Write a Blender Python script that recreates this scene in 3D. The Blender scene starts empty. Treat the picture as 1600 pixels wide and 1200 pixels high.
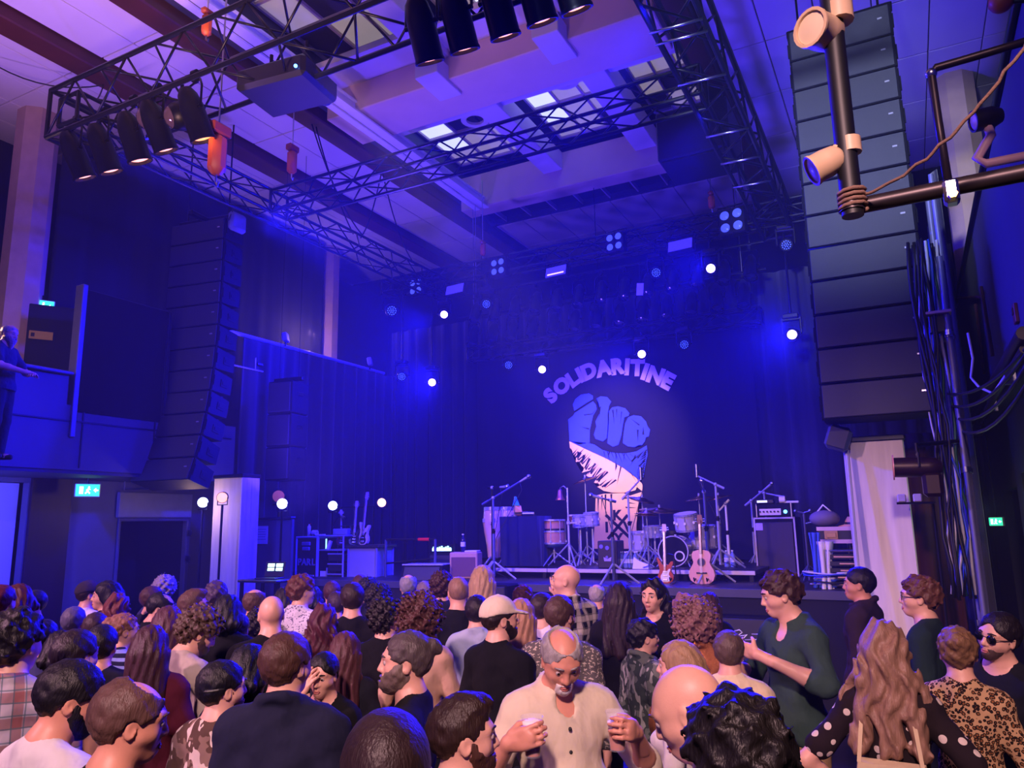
import bpy, bmesh, math, random
import numpy as np
from mathutils import Vector, Matrix, Euler
scene = bpy.context.scene
COL = scene.collection
rng = random.Random(7)
R_ = math.radians
# ------------------------------------------------------------------ camera, world, exposure, light
FPX, YAW, PITCH, ROLL, CZ = 1175.0, R_(27.5), R_(10.57), R_(-1.02), 2.2
cam_d = bpy.data.cameras.new('camera')
cam_d.sensor_width = 36.0
cam_d.lens = FPX / 1600 * 36
cam_d.clip_start = 0.05
cam = bpy.data.objects.new('camera', cam_d)
COL.objects.link(cam)
_F = np.array([-math.sin(YAW), math.cos(YAW), 0]); _R = np.array([math.cos(YAW), math.sin(YAW), 0]); _Z = np.array([0, 0, 1.])
_FW = _F * math.cos(PITCH) + _Z * math.sin(PITCH); _UP = -_F * math.sin(PITCH) + _Z * math.cos(PITCH)
_R, _UP = _R * math.cos(ROLL) + _UP * math.sin(ROLL), -_R * math.sin(ROLL) + _UP * math.cos(ROLL)
cam.matrix_world = Matrix.Translation((0, 0, CZ)) @ Matrix([[_R[i], _UP[i], -_FW[i]] for i in range(3)]).to_4x4()
scene.camera = cam
scene.view_settings.view_transform = 'Standard'
scene.view_settings.look = 'None'
scene.view_settings.gamma = 1
scene.view_settings.use_curve_mapping = False
scene.view_settings.exposure = 0.0
scene.cycles.use_denoising = True
scene.cycles.max_bounces = 6
scene.cycles.diffuse_bounces = 3
scene.cycles.glossy_bounces = 3
scene.cycles.transmission_bounces = 6
scene.cycles.volume_bounces = 0
scene.cycles.sample_clamp_indirect = 4.0
scene.cycles.caustics_reflective = False
scene.cycles.caustics_refractive = False
w = bpy.data.worlds.new('hall_air')
scene.world = w
w.use_nodes = True
w.node_tree.nodes['Background'].inputs[0].default_value = (0.012, 0.008, 0.25, 1)
w.node_tree.nodes['Background'].inputs[1].default_value = 1.25

HAZE = 0.0052
FLOOR = 0.03
BLUE = (0.006, 0.004, 1.0)
def spot(name, loc, target, energy, color, angle=60, blend=0.5, size=0.12, scatter=1.0):
    l = bpy.data.lights.new(name, 'SPOT')
    l.energy = energy; l.color = color; l.spot_size = R_(angle); l.spot_blend = blend; l.shadow_soft_size = size
    l.volume_factor = scatter
    o = bpy.data.objects.new(name, l); COL.objects.link(o)
    o.location = loc
    o.rotation_euler = (Vector(target) - Vector(loc)).to_track_quat('-Z', 'Y').to_euler()
    return o
def point(name, loc, energy, color, size=0.1):
    l = bpy.data.lights.new(name, 'POINT'); l.energy = energy; l.color = color; l.shadow_soft_size = size
    o = bpy.data.objects.new(name, l); COL.objects.link(o); o.location = loc
    return o
# warm front-of-house lamps high behind the viewer, the stage's own blue lamps, added fills without fixtures, haze that catches them
spot('foh_warm_left', (-7.5, -3.0, 6.5), (-4.8, 4.4, 1.5), 4300, (1.0, .48, .70), 55, .8, .3, .2)
spot('foh_warm_right', (.5, -3.2, 6.3), (-1.2, 3.6, 1.5), 3400, (1.0, .58, .58), 55, .8, .3, .2)
spot('foh_fill_array', (-1.2, -2.5, 5.6), (-.2, 8.4, 6.5), 11000, (.58, .62, 1.0), 24, 1.0, .3, .1)
spot('banner_warm', (-4.6, 4.85, 6.6), (-4.75, 13.5, 3.7), 6800, (1.0, .56, .42), 19, .8, .15, .3)
for x, y, z, tx, ty, tz, e, an in ((-8.0, 12.0, 6.2, -10.3, 6.0, 3.5, 3600, 85), (-7.7, 11.6, 4.9, -7, 0, 1.5, 5500, 85), (-2.5, 12.0, 6.3, -8, 3, 4, 3200, 85), (-1.4, 11.6, 4.9, -4, 1, 1.5, 5000, 80),
                                  (-6.2, 13.1, 5.2, -5, 2, 1.2, 2200, 80), (-4.4, 13.1, 5.2, -4, 2, 1.2, 2200, 80)):
    spot('stage_blue', (x, y, z), (tx, ty, tz), e, BLUE, an, .7, .12)
for x, y, z, tx, ty, tz, e, an in ((-1.6, 8.0, 6.7, -8.5, 13.6, 3, 3000, 75), (-8.0, 8.0, 6.7, -2.0, 13.6, 3.5, 3000, 75), (-1.6, 6.0, 6.7, -10.5, 9.0, 2.5, 4800, 80), (-4.8, 7.8, 6.7, -5, 10.8, 1.4, 2600, 90), (-8.0, 5.0, 6.6, 1.0, 9.5, 3.6, 3600, 45), (-8.0, 7.5, 6.6, 1.0, 5.0, 4.2, 4500, 50)):  # last spot is added without a fixture to brighten the right balcony front
    spot('wash_blue', (x, y, z), (tx, ty, tz), e * 1.15, (.014, .008, 1.0), an, .7, .15)
for x, y, z, e, c in ((-8.6, 9.0, 2.4, 1500, (.12, .05, 1.0)), (-1.0, 9.6, 2.4, 1500, (.05, .025, 1.0)), (-5.0, 12.8, 2.6, 700, (.07, .03, 1.0)), (-9.5, 2.0, 3.6, 1500, (.45, .20, .95)), (-4.5, 2.2, 4.2, 1500, (1.0, .50, .40))):
    spot('ceiling_fill', (x, y, z), (x + (1 if x < -5 else -1), y + .5, 9), e, c, 120, .9, .25)  # added uplights, no fixtures; the warm one stands for truss lamp bounce
spot('under_balcony_fill', (-10.4, 4.6, 2.7), (-11.6, 7.2, 1.6), 420, (.09, .07, 1.0), 110, .6, .08)  # added blue fill for the pale door and lower wall, no fixture
point('balcony_warm_fill', (-10.3, 4.95, 4.85), 34, (1.0, .55, .40), .06)  # added warm fill for the balcony operator and near pillar
point('gallery_light', (-11.4, 12.4, 6.4), 40, (1.0, .55, .6), .06)  # added warm fill to lighten the far left pillar, no fixture
point('side_lamp_glow', (-9.95, 8.15, 2.55), 14, (1.0, .6, .4), .06)
point('door_sign_light', (.70, 9.0, 2.2), 5, (.8, 1.0, .85), .05)

# ------------------------------------------------------------------ pixel rays (used with a real depth for each thing)
_C = np.array([0, 0, CZ])
def P(u, v, x=None, y=None, z=None, d=None):
    r = _R * (u - 800) / FPX + _UP * (600 - v) / FPX + _FW
    if x is not None: t = x / r[0]
    elif y is not None: t = y / r[1]
    elif z is not None: t = (z - CZ) / r[2]
    else: t = d
    return Vector(_C + r * t)
# ------------------------------------------------------------------ materials
def lin(h):
    if isinstance(h, str):
        h = h.lstrip('#'); c = [int(h[i:i + 2], 16) / 255 for i in (0, 2, 4)]
        return tuple((x / 12.92 if x <= .04045 else ((x + .055) / 1.055) ** 2.4) for x in c)
    return tuple(h)
def rgba(h): return (*lin(h), 1)
class NT:
    def __init__(s, name):
        s.m = bpy.data.materials.new(name); s.m.use_nodes = True
        s.t = s.m.node_tree; s.b = s.t.nodes['Principled BSDF']
    def n(s, typ, **kw):
        nd = s.t.nodes.new(typ)
        for k, v in kw.items():
            if k.startswith('i_'):
                nd.inputs[k[2:].replace('_', ' ')].default_value = v
            elif k.startswith('n'): nd.inputs[int(k[1:])].default_value = v
            else: setattr(nd, k, v)
        return nd
    def l(s, a, b): s.t.links.new(a, b)
    def math(s, op, a, b=None):
        nd = s.t.nodes.new('ShaderNodeMath'); nd.operation = op
        for i, x in enumerate((a, b)):
            if x is None: continue
            if isinstance(x, (int, float)): nd.inputs[i].default_value = x
            else: s.l(x, nd.inputs[i])
        return nd.outputs[0]
    def mix(s, f, a, b):
        nd = s.t.nodes.new('ShaderNodeMix'); nd.data_type = 'RGBA'
        for sock, x in ((nd.inputs['Factor'], f), (nd.inputs['A'], a), (nd.inputs['B'], b)):
            if isinstance(x, (int, float)): sock.default_value = x
            elif isinstance(x, tuple): sock.default_value = x
            else: s.l(x, sock)
        return [o for o in nd.outputs if o.type == 'RGBA'][0]
    def coord(s, scale=(1, 1, 1)):
        tc = s.n('ShaderNodeTexCoord'); mp = s.n('ShaderNodeMapping'); mp.inputs['Scale'].default_value = scale
        s.l(tc.outputs['Object'], mp.inputs['Vector']); return mp.outputs[0]
    def xyz(s):
        tc = s.n('ShaderNodeTexCoord'); sp = s.n('ShaderNodeSeparateXYZ'); s.l(tc.outputs['Object'], sp.inputs[0]); return sp.outputs
    def noise(s, scale=8, detail=3, vec=None, rough=.55):
        nd = s.n('ShaderNodeTexNoise'); nd.inputs['Scale'].default_value = scale; nd.inputs['Detail'].default_value = detail; nd.inputs['Roughness'].default_value = rough
        s.l(vec if vec is not None else s.coord(), nd.inputs['Vector']); return nd.outputs['Fac']
    def bump(s, h, strength=.3, dist=.01):
        nd = s.n('ShaderNodeBump'); nd.inputs['Strength'].default_value = strength; nd.inputs['Distance'].default_value = dist
        s.l(h, nd.inputs['Height']); s.l(nd.outputs[0], s.b.inputs['Normal'])
    def base(s, c): s.l(c, s.b.inputs['Base Color'])
_MC = {}
_cache = {}
def M(name, col, rough=.6, metal=0., var=.18, scale=6., bump=0., bscale=None, stretch=(1, 1, 1), emit=None, es=0., spec=.5, alpha=1., trans=0., coat=0.):
    key = name
    if key in _MC: return _MC[key]
    t = NT(name); b = t.b
    c = lin(col)
    nz = t.noise(scale, 3, t.coord(stretch))
    t.base(t.mix(nz, tuple(x * (1 - var) for x in c) + (1,), tuple(min(1, x * (1 + var)) for x in c) + (1,)))
    b.inputs['Roughness'].default_value = rough; b.inputs['Metallic'].default_value = metal
    b.inputs['Specular IOR Level'].default_value = spec
    if coat: b.inputs['Coat Weight'].default_value = coat
    if bump: t.bump(t.noise(bscale or scale * 6, 4, t.coord(stretch)), bump, .01)
    if emit is not None:
        b.inputs['Emission Color'].default_value = rgba(emit); b.inputs['Emission Strength'].default_value = es
    if trans: b.inputs['Transmission Weight'].default_value = trans; b.inputs['IOR'].default_value = 1.2
    if alpha < 1: b.inputs['Alpha'].default_value = alpha
    _MC[key] = t.m
    return t.m
# ------------------------------------------------------------------ objects
def link(o, parent=None):
    COL.objects.link(o)
    if parent is not None: o.parent = parent
    return o
def tag(o, label=None, cat=None, group=None, kind=None):
    if label: o['label'] = label
    if cat: o['category'] = cat
    if group: o['group'] = group
    if kind: o['kind'] = kind
    return o
def thing(name, label, cat, loc=(0, 0, 0), rz=0., group=None, scale=1.):
    o = bpy.data.objects.new(name, None); o.empty_display_size = .1
    link(o); o.location = loc; o.rotation_euler = (0, 0, rz); o.scale = (scale,) * 3
    return tag(o, label, cat, group)
def inst(name, me, parent=None, loc=(0, 0, 0), rot=(0, 0, 0), mats=None, scale=None):
    o = bpy.data.objects.new(name, me); link(o, parent); o.location = loc; o.rotation_euler = rot
    if scale is not None: o.scale = scale if isinstance(scale, (tuple, list)) else (scale,) * 3
    if mats is not None and len(me.materials):
        o.material_slots[0].link = 'OBJECT'; o.material_slots[0].material = mats
    return o
def frame_from(d, up=(0, 0, 1)):
    d = Vector(d).normalized(); u = Vector(up)
    if abs(d.dot(u)) > .99: u = Vector((1, 0, 0))
    x = d.cross(u).normalized(); y = d.cross(x).normalized()
    return x, y, d
class MB:
    def __init__(s, org=None):
        s.v = []; s.f = []; s.mi = []; s.mats = []; s.cur = 0
        s.org = Vector(org) if org is not None else Vector((0, 0, 0))
    def mat(s, m):
        if m not in s.mats: s.mats.append(m)
        s.cur = s.mats.index(m); return s
    def add(s, vs, fs, mtx=None):
        b = len(s.v)
        if mtx is not None: vs = [mtx @ Vector(v) for v in vs]
        s.v += [tuple(Vector(v) - s.org) for v in vs]
        s.f += [tuple(i + b for i in f) for f in fs]; s.mi += [s.cur] * len(fs)
        return s
    def box(s, c, size, rot=None, bev=0.):
        x, y, z = (k / 2 for k in size)
        if bev:
            e = min(bev, x * .9, y * .9, z * .9); vs = []; 
            bm = bmesh.new(); bmesh.ops.create_cube(bm, size=1.0)
            for v in bm.verts: v.co = Vector((v.co.x * size[0], v.co.y * size[1], v.co.z * size[2]))
            bmesh.ops.bevel(bm, geom=bm.edges[:], offset=e, segments=1, affect='EDGES')
            bm.verts.index_update()
            vs = [v.co.copy() for v in bm.verts]; fs = [tuple(v.index for v in f.verts) for f in bm.faces]; bm.free()
        else:
            vs = [Vector((a * x, b * y, d * z)) for a in (-1, 1) for b in (-1, 1) for d in (-1, 1)]
            fs = [(0, 1, 3, 2), (4, 6, 7, 5), (0, 4, 5, 1), (2, 3, 7, 6), (0, 2, 6, 4), (1, 5, 7, 3)]
        m = Matrix.Translation(Vector(c))
        if rot is not None: m = m @ (rot.to_matrix().to_4x4() if isinstance(rot, Euler) else (rot if isinstance(rot, Matrix) and len(rot) == 4 else Euler(rot).to_matrix().to_4x4()))
        return s.add(vs, fs, m)
    def bb(s, lo, hi, bev=0.):
        return s.box([(a + b) / 2 for a, b in zip(lo, hi)], [abs(b - a) for a, b in zip(lo, hi)], None, bev)
    def cyl(s, p0, p1, r0, r1=None, n=10, caps=True):
        r1 = r0 if r1 is None else r1
        return s.tube([p0, p1], [r0, r1], n, caps)
    def tube(s, path, r, n=8, caps=True, closed=False):
        path = [Vector(p) for p in path]; k = len(path)
        rs = r if isinstance(r, (list, tuple)) else [r] * k
        vs = []; fs = []; up = None
        for i, p in enumerate(path):
            a = path[(i - 1) % k] if (i or closed) else p; b = path[(i + 1) % k] if (i < k - 1 or closed) else p
            d = (b - a)
            if d.length < 1e-9: d = Vector((0, 0, 1))
            d.normalize()
            if up is None: x, y, _ = frame_from(d)
            else:
                x = (up - d * up.dot(d))
                x = x.normalized() if x.length > 1e-6 else frame_from(d)[0]
                y = d.cross(x)
            up = x
            for j in range(n):
                a_ = 2 * math.pi * j / n
                vs.append(p + (x * math.cos(a_) + y * math.sin(a_)) * rs[i])
        for i in range(k if closed else k - 1):
            i2 = (i + 1) % k
            for j in range(n):
                fs.append((i * n + j, i * n + (j + 1) % n, i2 * n + (j + 1) % n, i2 * n + j))
        if caps and not closed:
            fs.append(tuple(range(n - 1, -1, -1))); fs.append(tuple((k - 1) * n + j for j in range(n)))
        return s.add(vs, fs)
    def lathe(s, prof, c=(0, 0, 0), axis=(0, 0, 1), n=20):
        x, y, d = frame_from(axis); c = Vector(c); vs = []; fs = []
        for (r, h) in prof:
            for j in range(n):
                a = 2 * math.pi * j / n; vs.append(c + d * h + (x * math.cos(a) + y * math.sin(a)) * max(r, 1e-5))
        for i in range(len(prof) - 1):
            for j in range(n): fs.append((i * n + j, i * n + (j + 1) % n, (i + 1) * n + (j + 1) % n, (i + 1) * n + j))
        return s.add(vs, fs)
    def sphere(s, c, r, n=12, m=8, sc=(1, 1, 1)):
        prof = [(math.sin(math.pi * i / m) , -math.cos(math.pi * i / m)) for i in range(m + 1)]
        b = MB(); b.lathe(prof, n=n)
        mt = Matrix.Translation(Vector(c)) @ Matrix.Diagonal((r * sc[0], r * sc[1], r * sc[2], 1))
        return s.add(b.v, b.f, mt)
    def poly(s, pts, th, o, ux, uy):
        """a flat outline pts (2D, counterclockwise), thickened by th along ux x uy"""
        o = Vector(o); ux = Vector(ux); uy = Vector(uy); n = ux.cross(uy).normalized(); k = len(pts)
        vs = [o + ux * a + uy * b + n * th for a, b in pts] + [o + ux * a + uy * b for a, b in pts]
        fs = [tuple(range(k)), tuple(range(2 * k - 1, k - 1, -1))] + [(i, k + i, k + (i + 1) % k, (i + 1) % k) for i in range(k)]
        return s.add(vs, fs)
    def mesh(s, name, m=None, smooth=False):
        me = bpy.data.meshes.new(name); me.from_pydata(s.v, [], s.f)
        if s.mats:
            for q in s.mats: me.materials.append(q)
            me.polygons.foreach_set('material_index', s.mi)
        elif m is not None: me.materials.append(m)
        if smooth is True: me.polygons.foreach_set('use_smooth', [True] * len(s.f))
        elif smooth:
            me.polygons.foreach_set('use_smooth', [True] * len(s.f)); me.set_sharp_from_angle(angle=R_(smooth))
        me.update(); return me
    def build(s, name, m=None, parent=None, smooth=False, kind=None, label=None, rot=None, loc=None):
        o = bpy.data.objects.new(name, s.mesh(name, m, smooth)); link(o, parent)
        if loc is not None: o.location = loc
        if rot is not None: o.rotation_euler = rot
        if kind: o['kind'] = kind
        if label: o['label'] = label
        return o
def struct(name, mb, m=None, smooth=False, parent=None):
    o = mb.build(name, m, parent, smooth)
    if parent is None: o['kind'] = 'structure'
    return o
def catenary(a, b, sag, n=10):
    a = Vector(a); b = Vector(b)
    return [a.lerp(b, i / n) - Vector((0, 0, sag * 4 * (i / n) * (1 - i / n))) for i in range(n + 1)]
# ------------------------------------------------------------------ common materials
m_black = M('black_paint', '#15151a', .45, 0, .2, 10)
m_blackmetal = M('black_metal', '#101014', .35, .6, .2, 12)
m_steel = M('brushed_steel', '#b9bcc4', .28, 1., .08, 30)
m_chrome = M('chrome', '#e4e6ee', .26, .75, .04, 8)
m_alu = M('truss_aluminium_black', '#1a1b22', .35, .5, .2, 10)
m_rubber = M('black_rubber', '#0b0b0d', .8, 0, .2, 20)
m_cable = M('cable_black', '#0e0e12', .55, 0, .2, 20)
m_wood = M('stained_wood', '#7a4a2a', .45, 0, .35, 4, .1, 30, (1, 1, 8))
# ------------------------------------------------------------------ the hall: shell, ceiling, balcony
CE = 9.05
m_floor = M('hall_floor', '#2a2428', .35, 0, .3, 2, .15)
m_wall = M('wall_paint_dark', '#3a3a48', .75, 0, .15, 3, .1)
m_wallblk = M('wall_paint_black', '#121218', .8, 0, .2, 3, .1)
m_panel = M('ceiling_panel_white', '#d2c8cc', .8, 0, .06, 2, .12, 40)
m_brown = M('ceiling_beam_brown', '#4a1c14', .6, 0, .25, 5, .1)
m_plaster = M('plaster_pink', '#d8bcae', .75, 0, .08, 3, .08)
m_whitebeam = M('beam_white', '#e6e2e4', .5, 0, .06, 4)
m_ply = M('concrete_pillar', '#b89a84', .7, 0, .18, 5, .15, 25)
m_drape = None
def drape_mat(name, col, rough=.9):
    if name in _MC: return _MC[name]
    t = NT(name); c = lin(col); n = t.noise(4, 3, t.coord((3, 3, .3)))
    t.base(t.mix(n, tuple(q * .75 for q in c) + (1,), tuple(min(1, q * 1.25) for q in c) + (1,)))
    t.b.inputs['Roughness'].default_value = rough; t.b.inputs['Specular IOR Level'].default_value = .15
    t.b.inputs['Sheen Weight'].default_value = .25
    t.bump(t.noise(160, 2), .2, .004); _MC[name] = t.m; return t.m
m_drape = drape_mat('stage_drape', '#24242e')
m_drape2 = drape_mat('black_serge', '#0d0d13')
def curtain(name, a, b, z0, z1, m, fold=.22, depth=.07, label=None, seed=0, n_v=6, th=0.012, struct_=True):
    """a hanging cloth from a to b (XY), folds as real waves, a thin solid with two faces"""
    a = Vector((a[0], a[1])); b = Vector((b[0], b[1])); L = (b - a).length; d = (b - a) / L; nrm = Vector((-d.y, d.x))
    r = random.Random(seed); n = int(L / fold * 8); ph = [r.uniform(0, 6.28) for _ in range(4)]
    vs = []; fs = []
    for iz in range(n_v + 1):
        z = z0 + (z1 - z0) * iz / n_v; k = 1 - .45 * iz / n_v
        for i in range(n + 1):
            s_ = L * i / n
            w_ = math.sin(2 * math.pi * s_ / fold + .8 * math.sin(s_ * 1.7 + ph[0])) * .7 + .45 * math.sin(2 * math.pi * s_ / (fold * 2.3) + ph[1]) + .3 * math.sin(2 * math.pi * s_ / (fold * .61) + ph[2])
            q = a + d * s_ + nrm * (w_ * depth * k)
            vs.append((q.x, q.y, z))
    W = n + 1
    for iz in range(n_v):
        for i in range(n): fs.append((iz * W + i, iz * W + i + 1, (iz + 1) * W + i + 1, (iz + 1) * W + i))
    mb = MB(); mb.add(vs, fs); o = mb.build(name, m, None, True)
    md = o.modifiers.new('thick', 'SOLIDIFY'); md.thickness = th; md.offset = 0
    return o
b = MB(); b.bb((-13.6, -4, -.2), (3.2, 18.2, FLOOR)); struct('floor', b, m_floor)
b = MB(); b.bb((-13.6, 18, -.2), (3.2, 18.2, CE + 1.3)); struct('wall_rear', b, m_wallblk)
b = MB(); b.bb((-13.8, -4, -.2), (-13.6, 18.2, CE + 1.3)); struct('wall_left', b, m_wallblk)
b = MB(); b.bb((3.0, -4, -.2), (3.2, 18.2, CE + 1.3)); struct('wall_right', b, m_wallblk)
# ceiling slab with the long coffer left open
CX0, CX1, CY0, CY1 = -7.9, -2.35, 2.2, 12.95
b = MB()
for lo, hi in (((-13.6, -.5), (CX0, 18.2)), ((CX1, -.5), (3.2, 18.2)), ((CX0, -.5), (CX1, CY0)), ((CX0, CY1 + 1.55), (CX1, 18.2))):
    b.bb((lo[0], lo[1], CE), (hi[0], hi[1], CE + .15))
b.bb((CX0 - .2, CY0, CE + 1.25), (CX1 + .2, CY1 + 1.6, CE + 1.35))
ceil = struct('ceiling', b, m_wallblk)
pm = MB(); pm.box((0, 0, 0), (.685, 1.43, .05), None, .008); pme = pm.mesh('ceiling_panel', m_panel)
for cols in ([-13.2 + .7 * i for i in range(5)], [-9.48, -8.78], [-1.55 + .7 * i for i in range(7)]):
    for x in cols:
        for j in range(11):
            inst('ceiling_panel', pme, ceil, (x, 1.0 + 1.45 * j, CE - .02))
for i in range(8):
    for j in range(3): inst('ceiling_panel', pme, ceil, (CX0 + .35 + .7 * i, CY1 + 2.3 + 1.45 * j, CE - .02))
for x0, x1, m in ((-10.28, -9.86, m_brown), (-8.40, -8.02, m_brown), (-2.32, -1.94, m_brown)):
    b = MB(); b.bb((x0, -.5, CE - .22), (x1, 17.9, CE + .02), .02); struct('ceiling_beam', b, m_brown)
# side walls of the coffer and its cross beams
b = MB(); b.bb((CX0 - .1, CY0, CE - .02), (CX0, CY1 + 1.55, CE + 1.25)); b.bb((CX1, CY0, CE - .02), (CX1 + .1, CY1 + 1.55, CE + 1.25)); b.bb((CX0, CY0 - .1, CE - .02), (CX1, CY0, CE + 1.25)); b.bb((CX0, CY1 + 1.5, CE - .02), (CX1, CY1 + 1.6, CE + 1.25))
struct('coffer_wall', b, m_wall)
for y0, y1, z0 in ((3.2, 4.1, CE - .25), (8.72, 9.66, CE - .25)):
    b = MB(); b.bb((CX0, y0, z0), (CX1, y1, CE + .5), .015); struct('cross_beam', b, m_plaster)
b = MB(); b.bb((CX0, 12.95, CE - .25), (CX1, 13.4, CE + .5), .015); struct('cross_beam', b, m_plaster)
for y0, y1 in ((9.66, 10.45), (4.1, 4.7), (8.1, 8.72)):
    b = MB(); b.bb((CX0, y0, CE + .22), (CX1, y1, CE + .32)); struct('cross_beam', b, m_panel)
for x in (-5.72, -3.78):
    for y0, y1 in ((4.1, 8.72), (9.66, 12.95)):
        b = MB(); b.bb((x - .21, y0, CE + .12), (x + .21, y1, CE + .5), .01); struct('ceiling_rib', b, m_panel)
    b = MB(); b.bb((x - .2, 8.4, CE - .30), (x + .2, 9.1, CE - .02), .01); struct('ceiling_rib', b, m_panel)
# white steel beam along the coffer's left edge
b = MB(); b.bb((-7.52, 2.3, CE - .34), (-7.40, 12.9, CE - .31)); b.bb((-7.30, 2.3, CE - .34), (-7.18, 12.9, CE - .31)); b.bb((-7.40, 2.3, CE - .30), (-7.30, 12.9, CE - .1)); b.bb((-7.44, 2.3, CE - .12), (-7.26, 12.9, CE - .09))
struct('ceiling_beam', b, m_whitebeam)
# skylight: glazing bars and panes above the ribs
m_bar = M('glazing_bar', '#a89aa8', .6, 0, .1, 6)
m_pane_day = M('pane_daylight', '#dfe6f0', .3, 0, .03, 3, emit='#cfd8ee', es=1.1)
m_pane_dim = M('pane_wired_glass', '#a89c98', .5, 0, .2, 3, emit='#b8a8a8', es=.42)
m_pane_dark = M('pane_dark', '#2a2630', .5, 0, .2, 4)
sk = []
for wi, (x0, x1) in enumerate(((-7.85, -5.95), (-5.5, -4.0), (-3.55, -2.4))):
    for wj, (y0, y1) in enumerate(((10.45, 12.9), (4.7, 8.65))):
        z = CE + .80
        fr_ = MB(); nx, ny = 3, 4 if wj == 0 else 5
        for i in range(nx + 1): xx = x0 + (x1 - x0) * i / nx; fr_.bb((xx - .02, y0, z - .05), (xx + .02, y1, z + .05))
        for j in range(ny + 1): yy = y0 + (y1 - y0) * j / ny; fr_.bb((x0, yy - .02, z - .05), (x1, yy + .02, z + .05))
        wn = struct('window_%d' % (wi * 2 + wj + 1), fr_, m_bar)
        for i in range(nx):
            for j in range(ny):
                a_ = (i * 7 + j * 5 + wi * 3 + wj) % 9
                m = m_pane_day if ((wj == 0 and (i, j) in ((0, 0), (0, 1), (0, 2)) and wi < 2) or (wi == 2 and wj == 0 and (i, j) == (2, 0)) or (wj == 1 and a_ in (0, 4))) else (m_pane_dark if a_ in (3, 5) else m_pane_dim)
                p = MB(); p.bb((x0 + (x1 - x0) * i / nx + .02, y0 + (y1 - y0) * j / ny + .02, z), (x0 + (x1 - x0) * (i + 1) / nx - .02, y0 + (y1 - y0) * (j + 1) / ny - .02, z + .012))
                p.build('pane', m, wn)
# two fans in the skylight
for (x, y) in ((-6.6, 11.35), (-4.6, 11.0), (-5.0, 6.3)):
    t = thing('ceiling_fan_duct', 'round ventilation ring in the skylight, ' + {-6.6: 'blue rim around a dark centre', -4.6: 'pale oval disc beside the dark panes', -5.0: 'above the front truss'}[x], 'vent', (x, y, CE + .70))
    b = MB(); b.lathe([(.17, 0), (.27, 0), (.27, .09), (.17, .09), (.17, 0)], n=20); b.build('ring', m_panel, t, 40)
    b = MB(); b.lathe([(0, .05), (.165, .05), (.165, .07), (0, .07)], n=20); b.build('grille', m_black if x != -4.6 else m_panel, t)
# dark slatted field behind the last beam
b = MB(); b.bb((CX0, 13.4, CE + .1), (CX1, CY1 + 1.55, CE + .14)); sf = struct('ceiling_recess', b, m_wallblk)
for i in range(9):
    s_ = MB(); s_.bb((CX0 + .3 + i * .63, 13.42, CE + .0), (CX0 + .33 + i * .63, 14.48, CE + .1)); s_.build('slat', m_bar, sf)
# pillars: eight-sided timber-faced columns standing on the balcony
def pillar(x, y, z0, z1, r, name='trim_1'):
    b = MB(); pts = [(x + r * math.cos(math.pi / 8 + i * math.pi / 4), y + r * math.sin(math.pi / 8 + i * math.pi / 4)) for i in range(8)]
    b.poly(pts, z1 - z0, (0, 0, z0), (1, 0, 0), (0, 1, 0)); return struct(name, b, m_ply)
pillar(-12.15, 6.55, 3.08, CE, .31, 'trim_1'); pillar(-12.15, 13.65, 3.08, CE, .27, 'trim_2'); pillar(1.25, 12.9, 3.6, CE, .30, 'trim_3')
# black drape on the upper left wall between the pillars, and the dark gallery behind
curtain('curtain_wall_upper_left', (-12.0, 6.9), (-11.9, 13.2), 4.6, 8.9, M('serge_navy', '#15151f', .9, 0, .2, 3), .5, .03, seed=3)['kind'] = 'structure'
# left balcony
b = MB(); b.bb((-13.6, -1, 3.0), (-10.3, 13.9, 3.08)); struct('balcony_floor', b, m_wall)
b = MB(); b.bb((-10.36, -1, 3.05), (-10.28, 9.3, 3.95)); b.bb((-10.36, -1, 3.95), (-10.28, 6.3, 4.36)); bf = struct('balcony_front', b, M('balcony_board', '#50505c', .7, 0, .12, 3, .08))
b = MB(); b.bb((-10.62, -1, 4.36), (-10.2, 6.32, 4.41), .012); struct('balcony_ledge', b, M('balcony_ledge_top', '#5a5462', .35, 0, .1, 5))
for y in (6.55, 7.7): 
    b = MB(); b.bb((-10.275, y - .01, 3.08), (-10.262, y + .01, 3.9)); b.build('panel_joint', m_black, bf)
b = MB(); b.bb((-10.275, 5.2, 3.72), (-10.258, 9.2, 3.74)); b.build('panel_joint', m_black, bf)
t = thing('cloth_screen', 'large black cloth-covered screen standing on the left balcony edge', 'screen', (-10.36, 7.1, 3.9))
b = MB(t.location); b.bb((-10.40, 6.42, 3.86), (-10.26, 7.80, 5.66), .01); b.build('panel', m_drape2, t)
b = MB(t.location); b.bb((-10.42, 6.36, 3.5), (-10.24, 6.44, 5.72), .01); b.build('frame_post', M('post_grey', '#6a6a86', .4, .4), t)
b = MB(t.location); b.bb((-10.42, 7.80, 3.86), (-10.24, 7.86, 5.66), .01); b.build('frame_post', m_black, t)
# rail of the upper gallery
t = thing('balcony_rail', 'thin steel rail along the left balcony above the side drape', 'rail', (-10.3, 9.0, 5.58))
b = MB(t.location); b.cyl((-10.3, 8.9, 5.62), (-10.3, 13.5, 5.62), .036, n=8); b.build('rail', M('rail_paint', '#b4b4d4', .4, .2), t, 40)
for y in (9.0, 10.5, 12.0, 13.4):
    b = MB(t.location); b.cyl((-10.33, y, 3.2), (-10.33, y, 5.62), .02, n=6); b.build('post', m_black, t)
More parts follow.
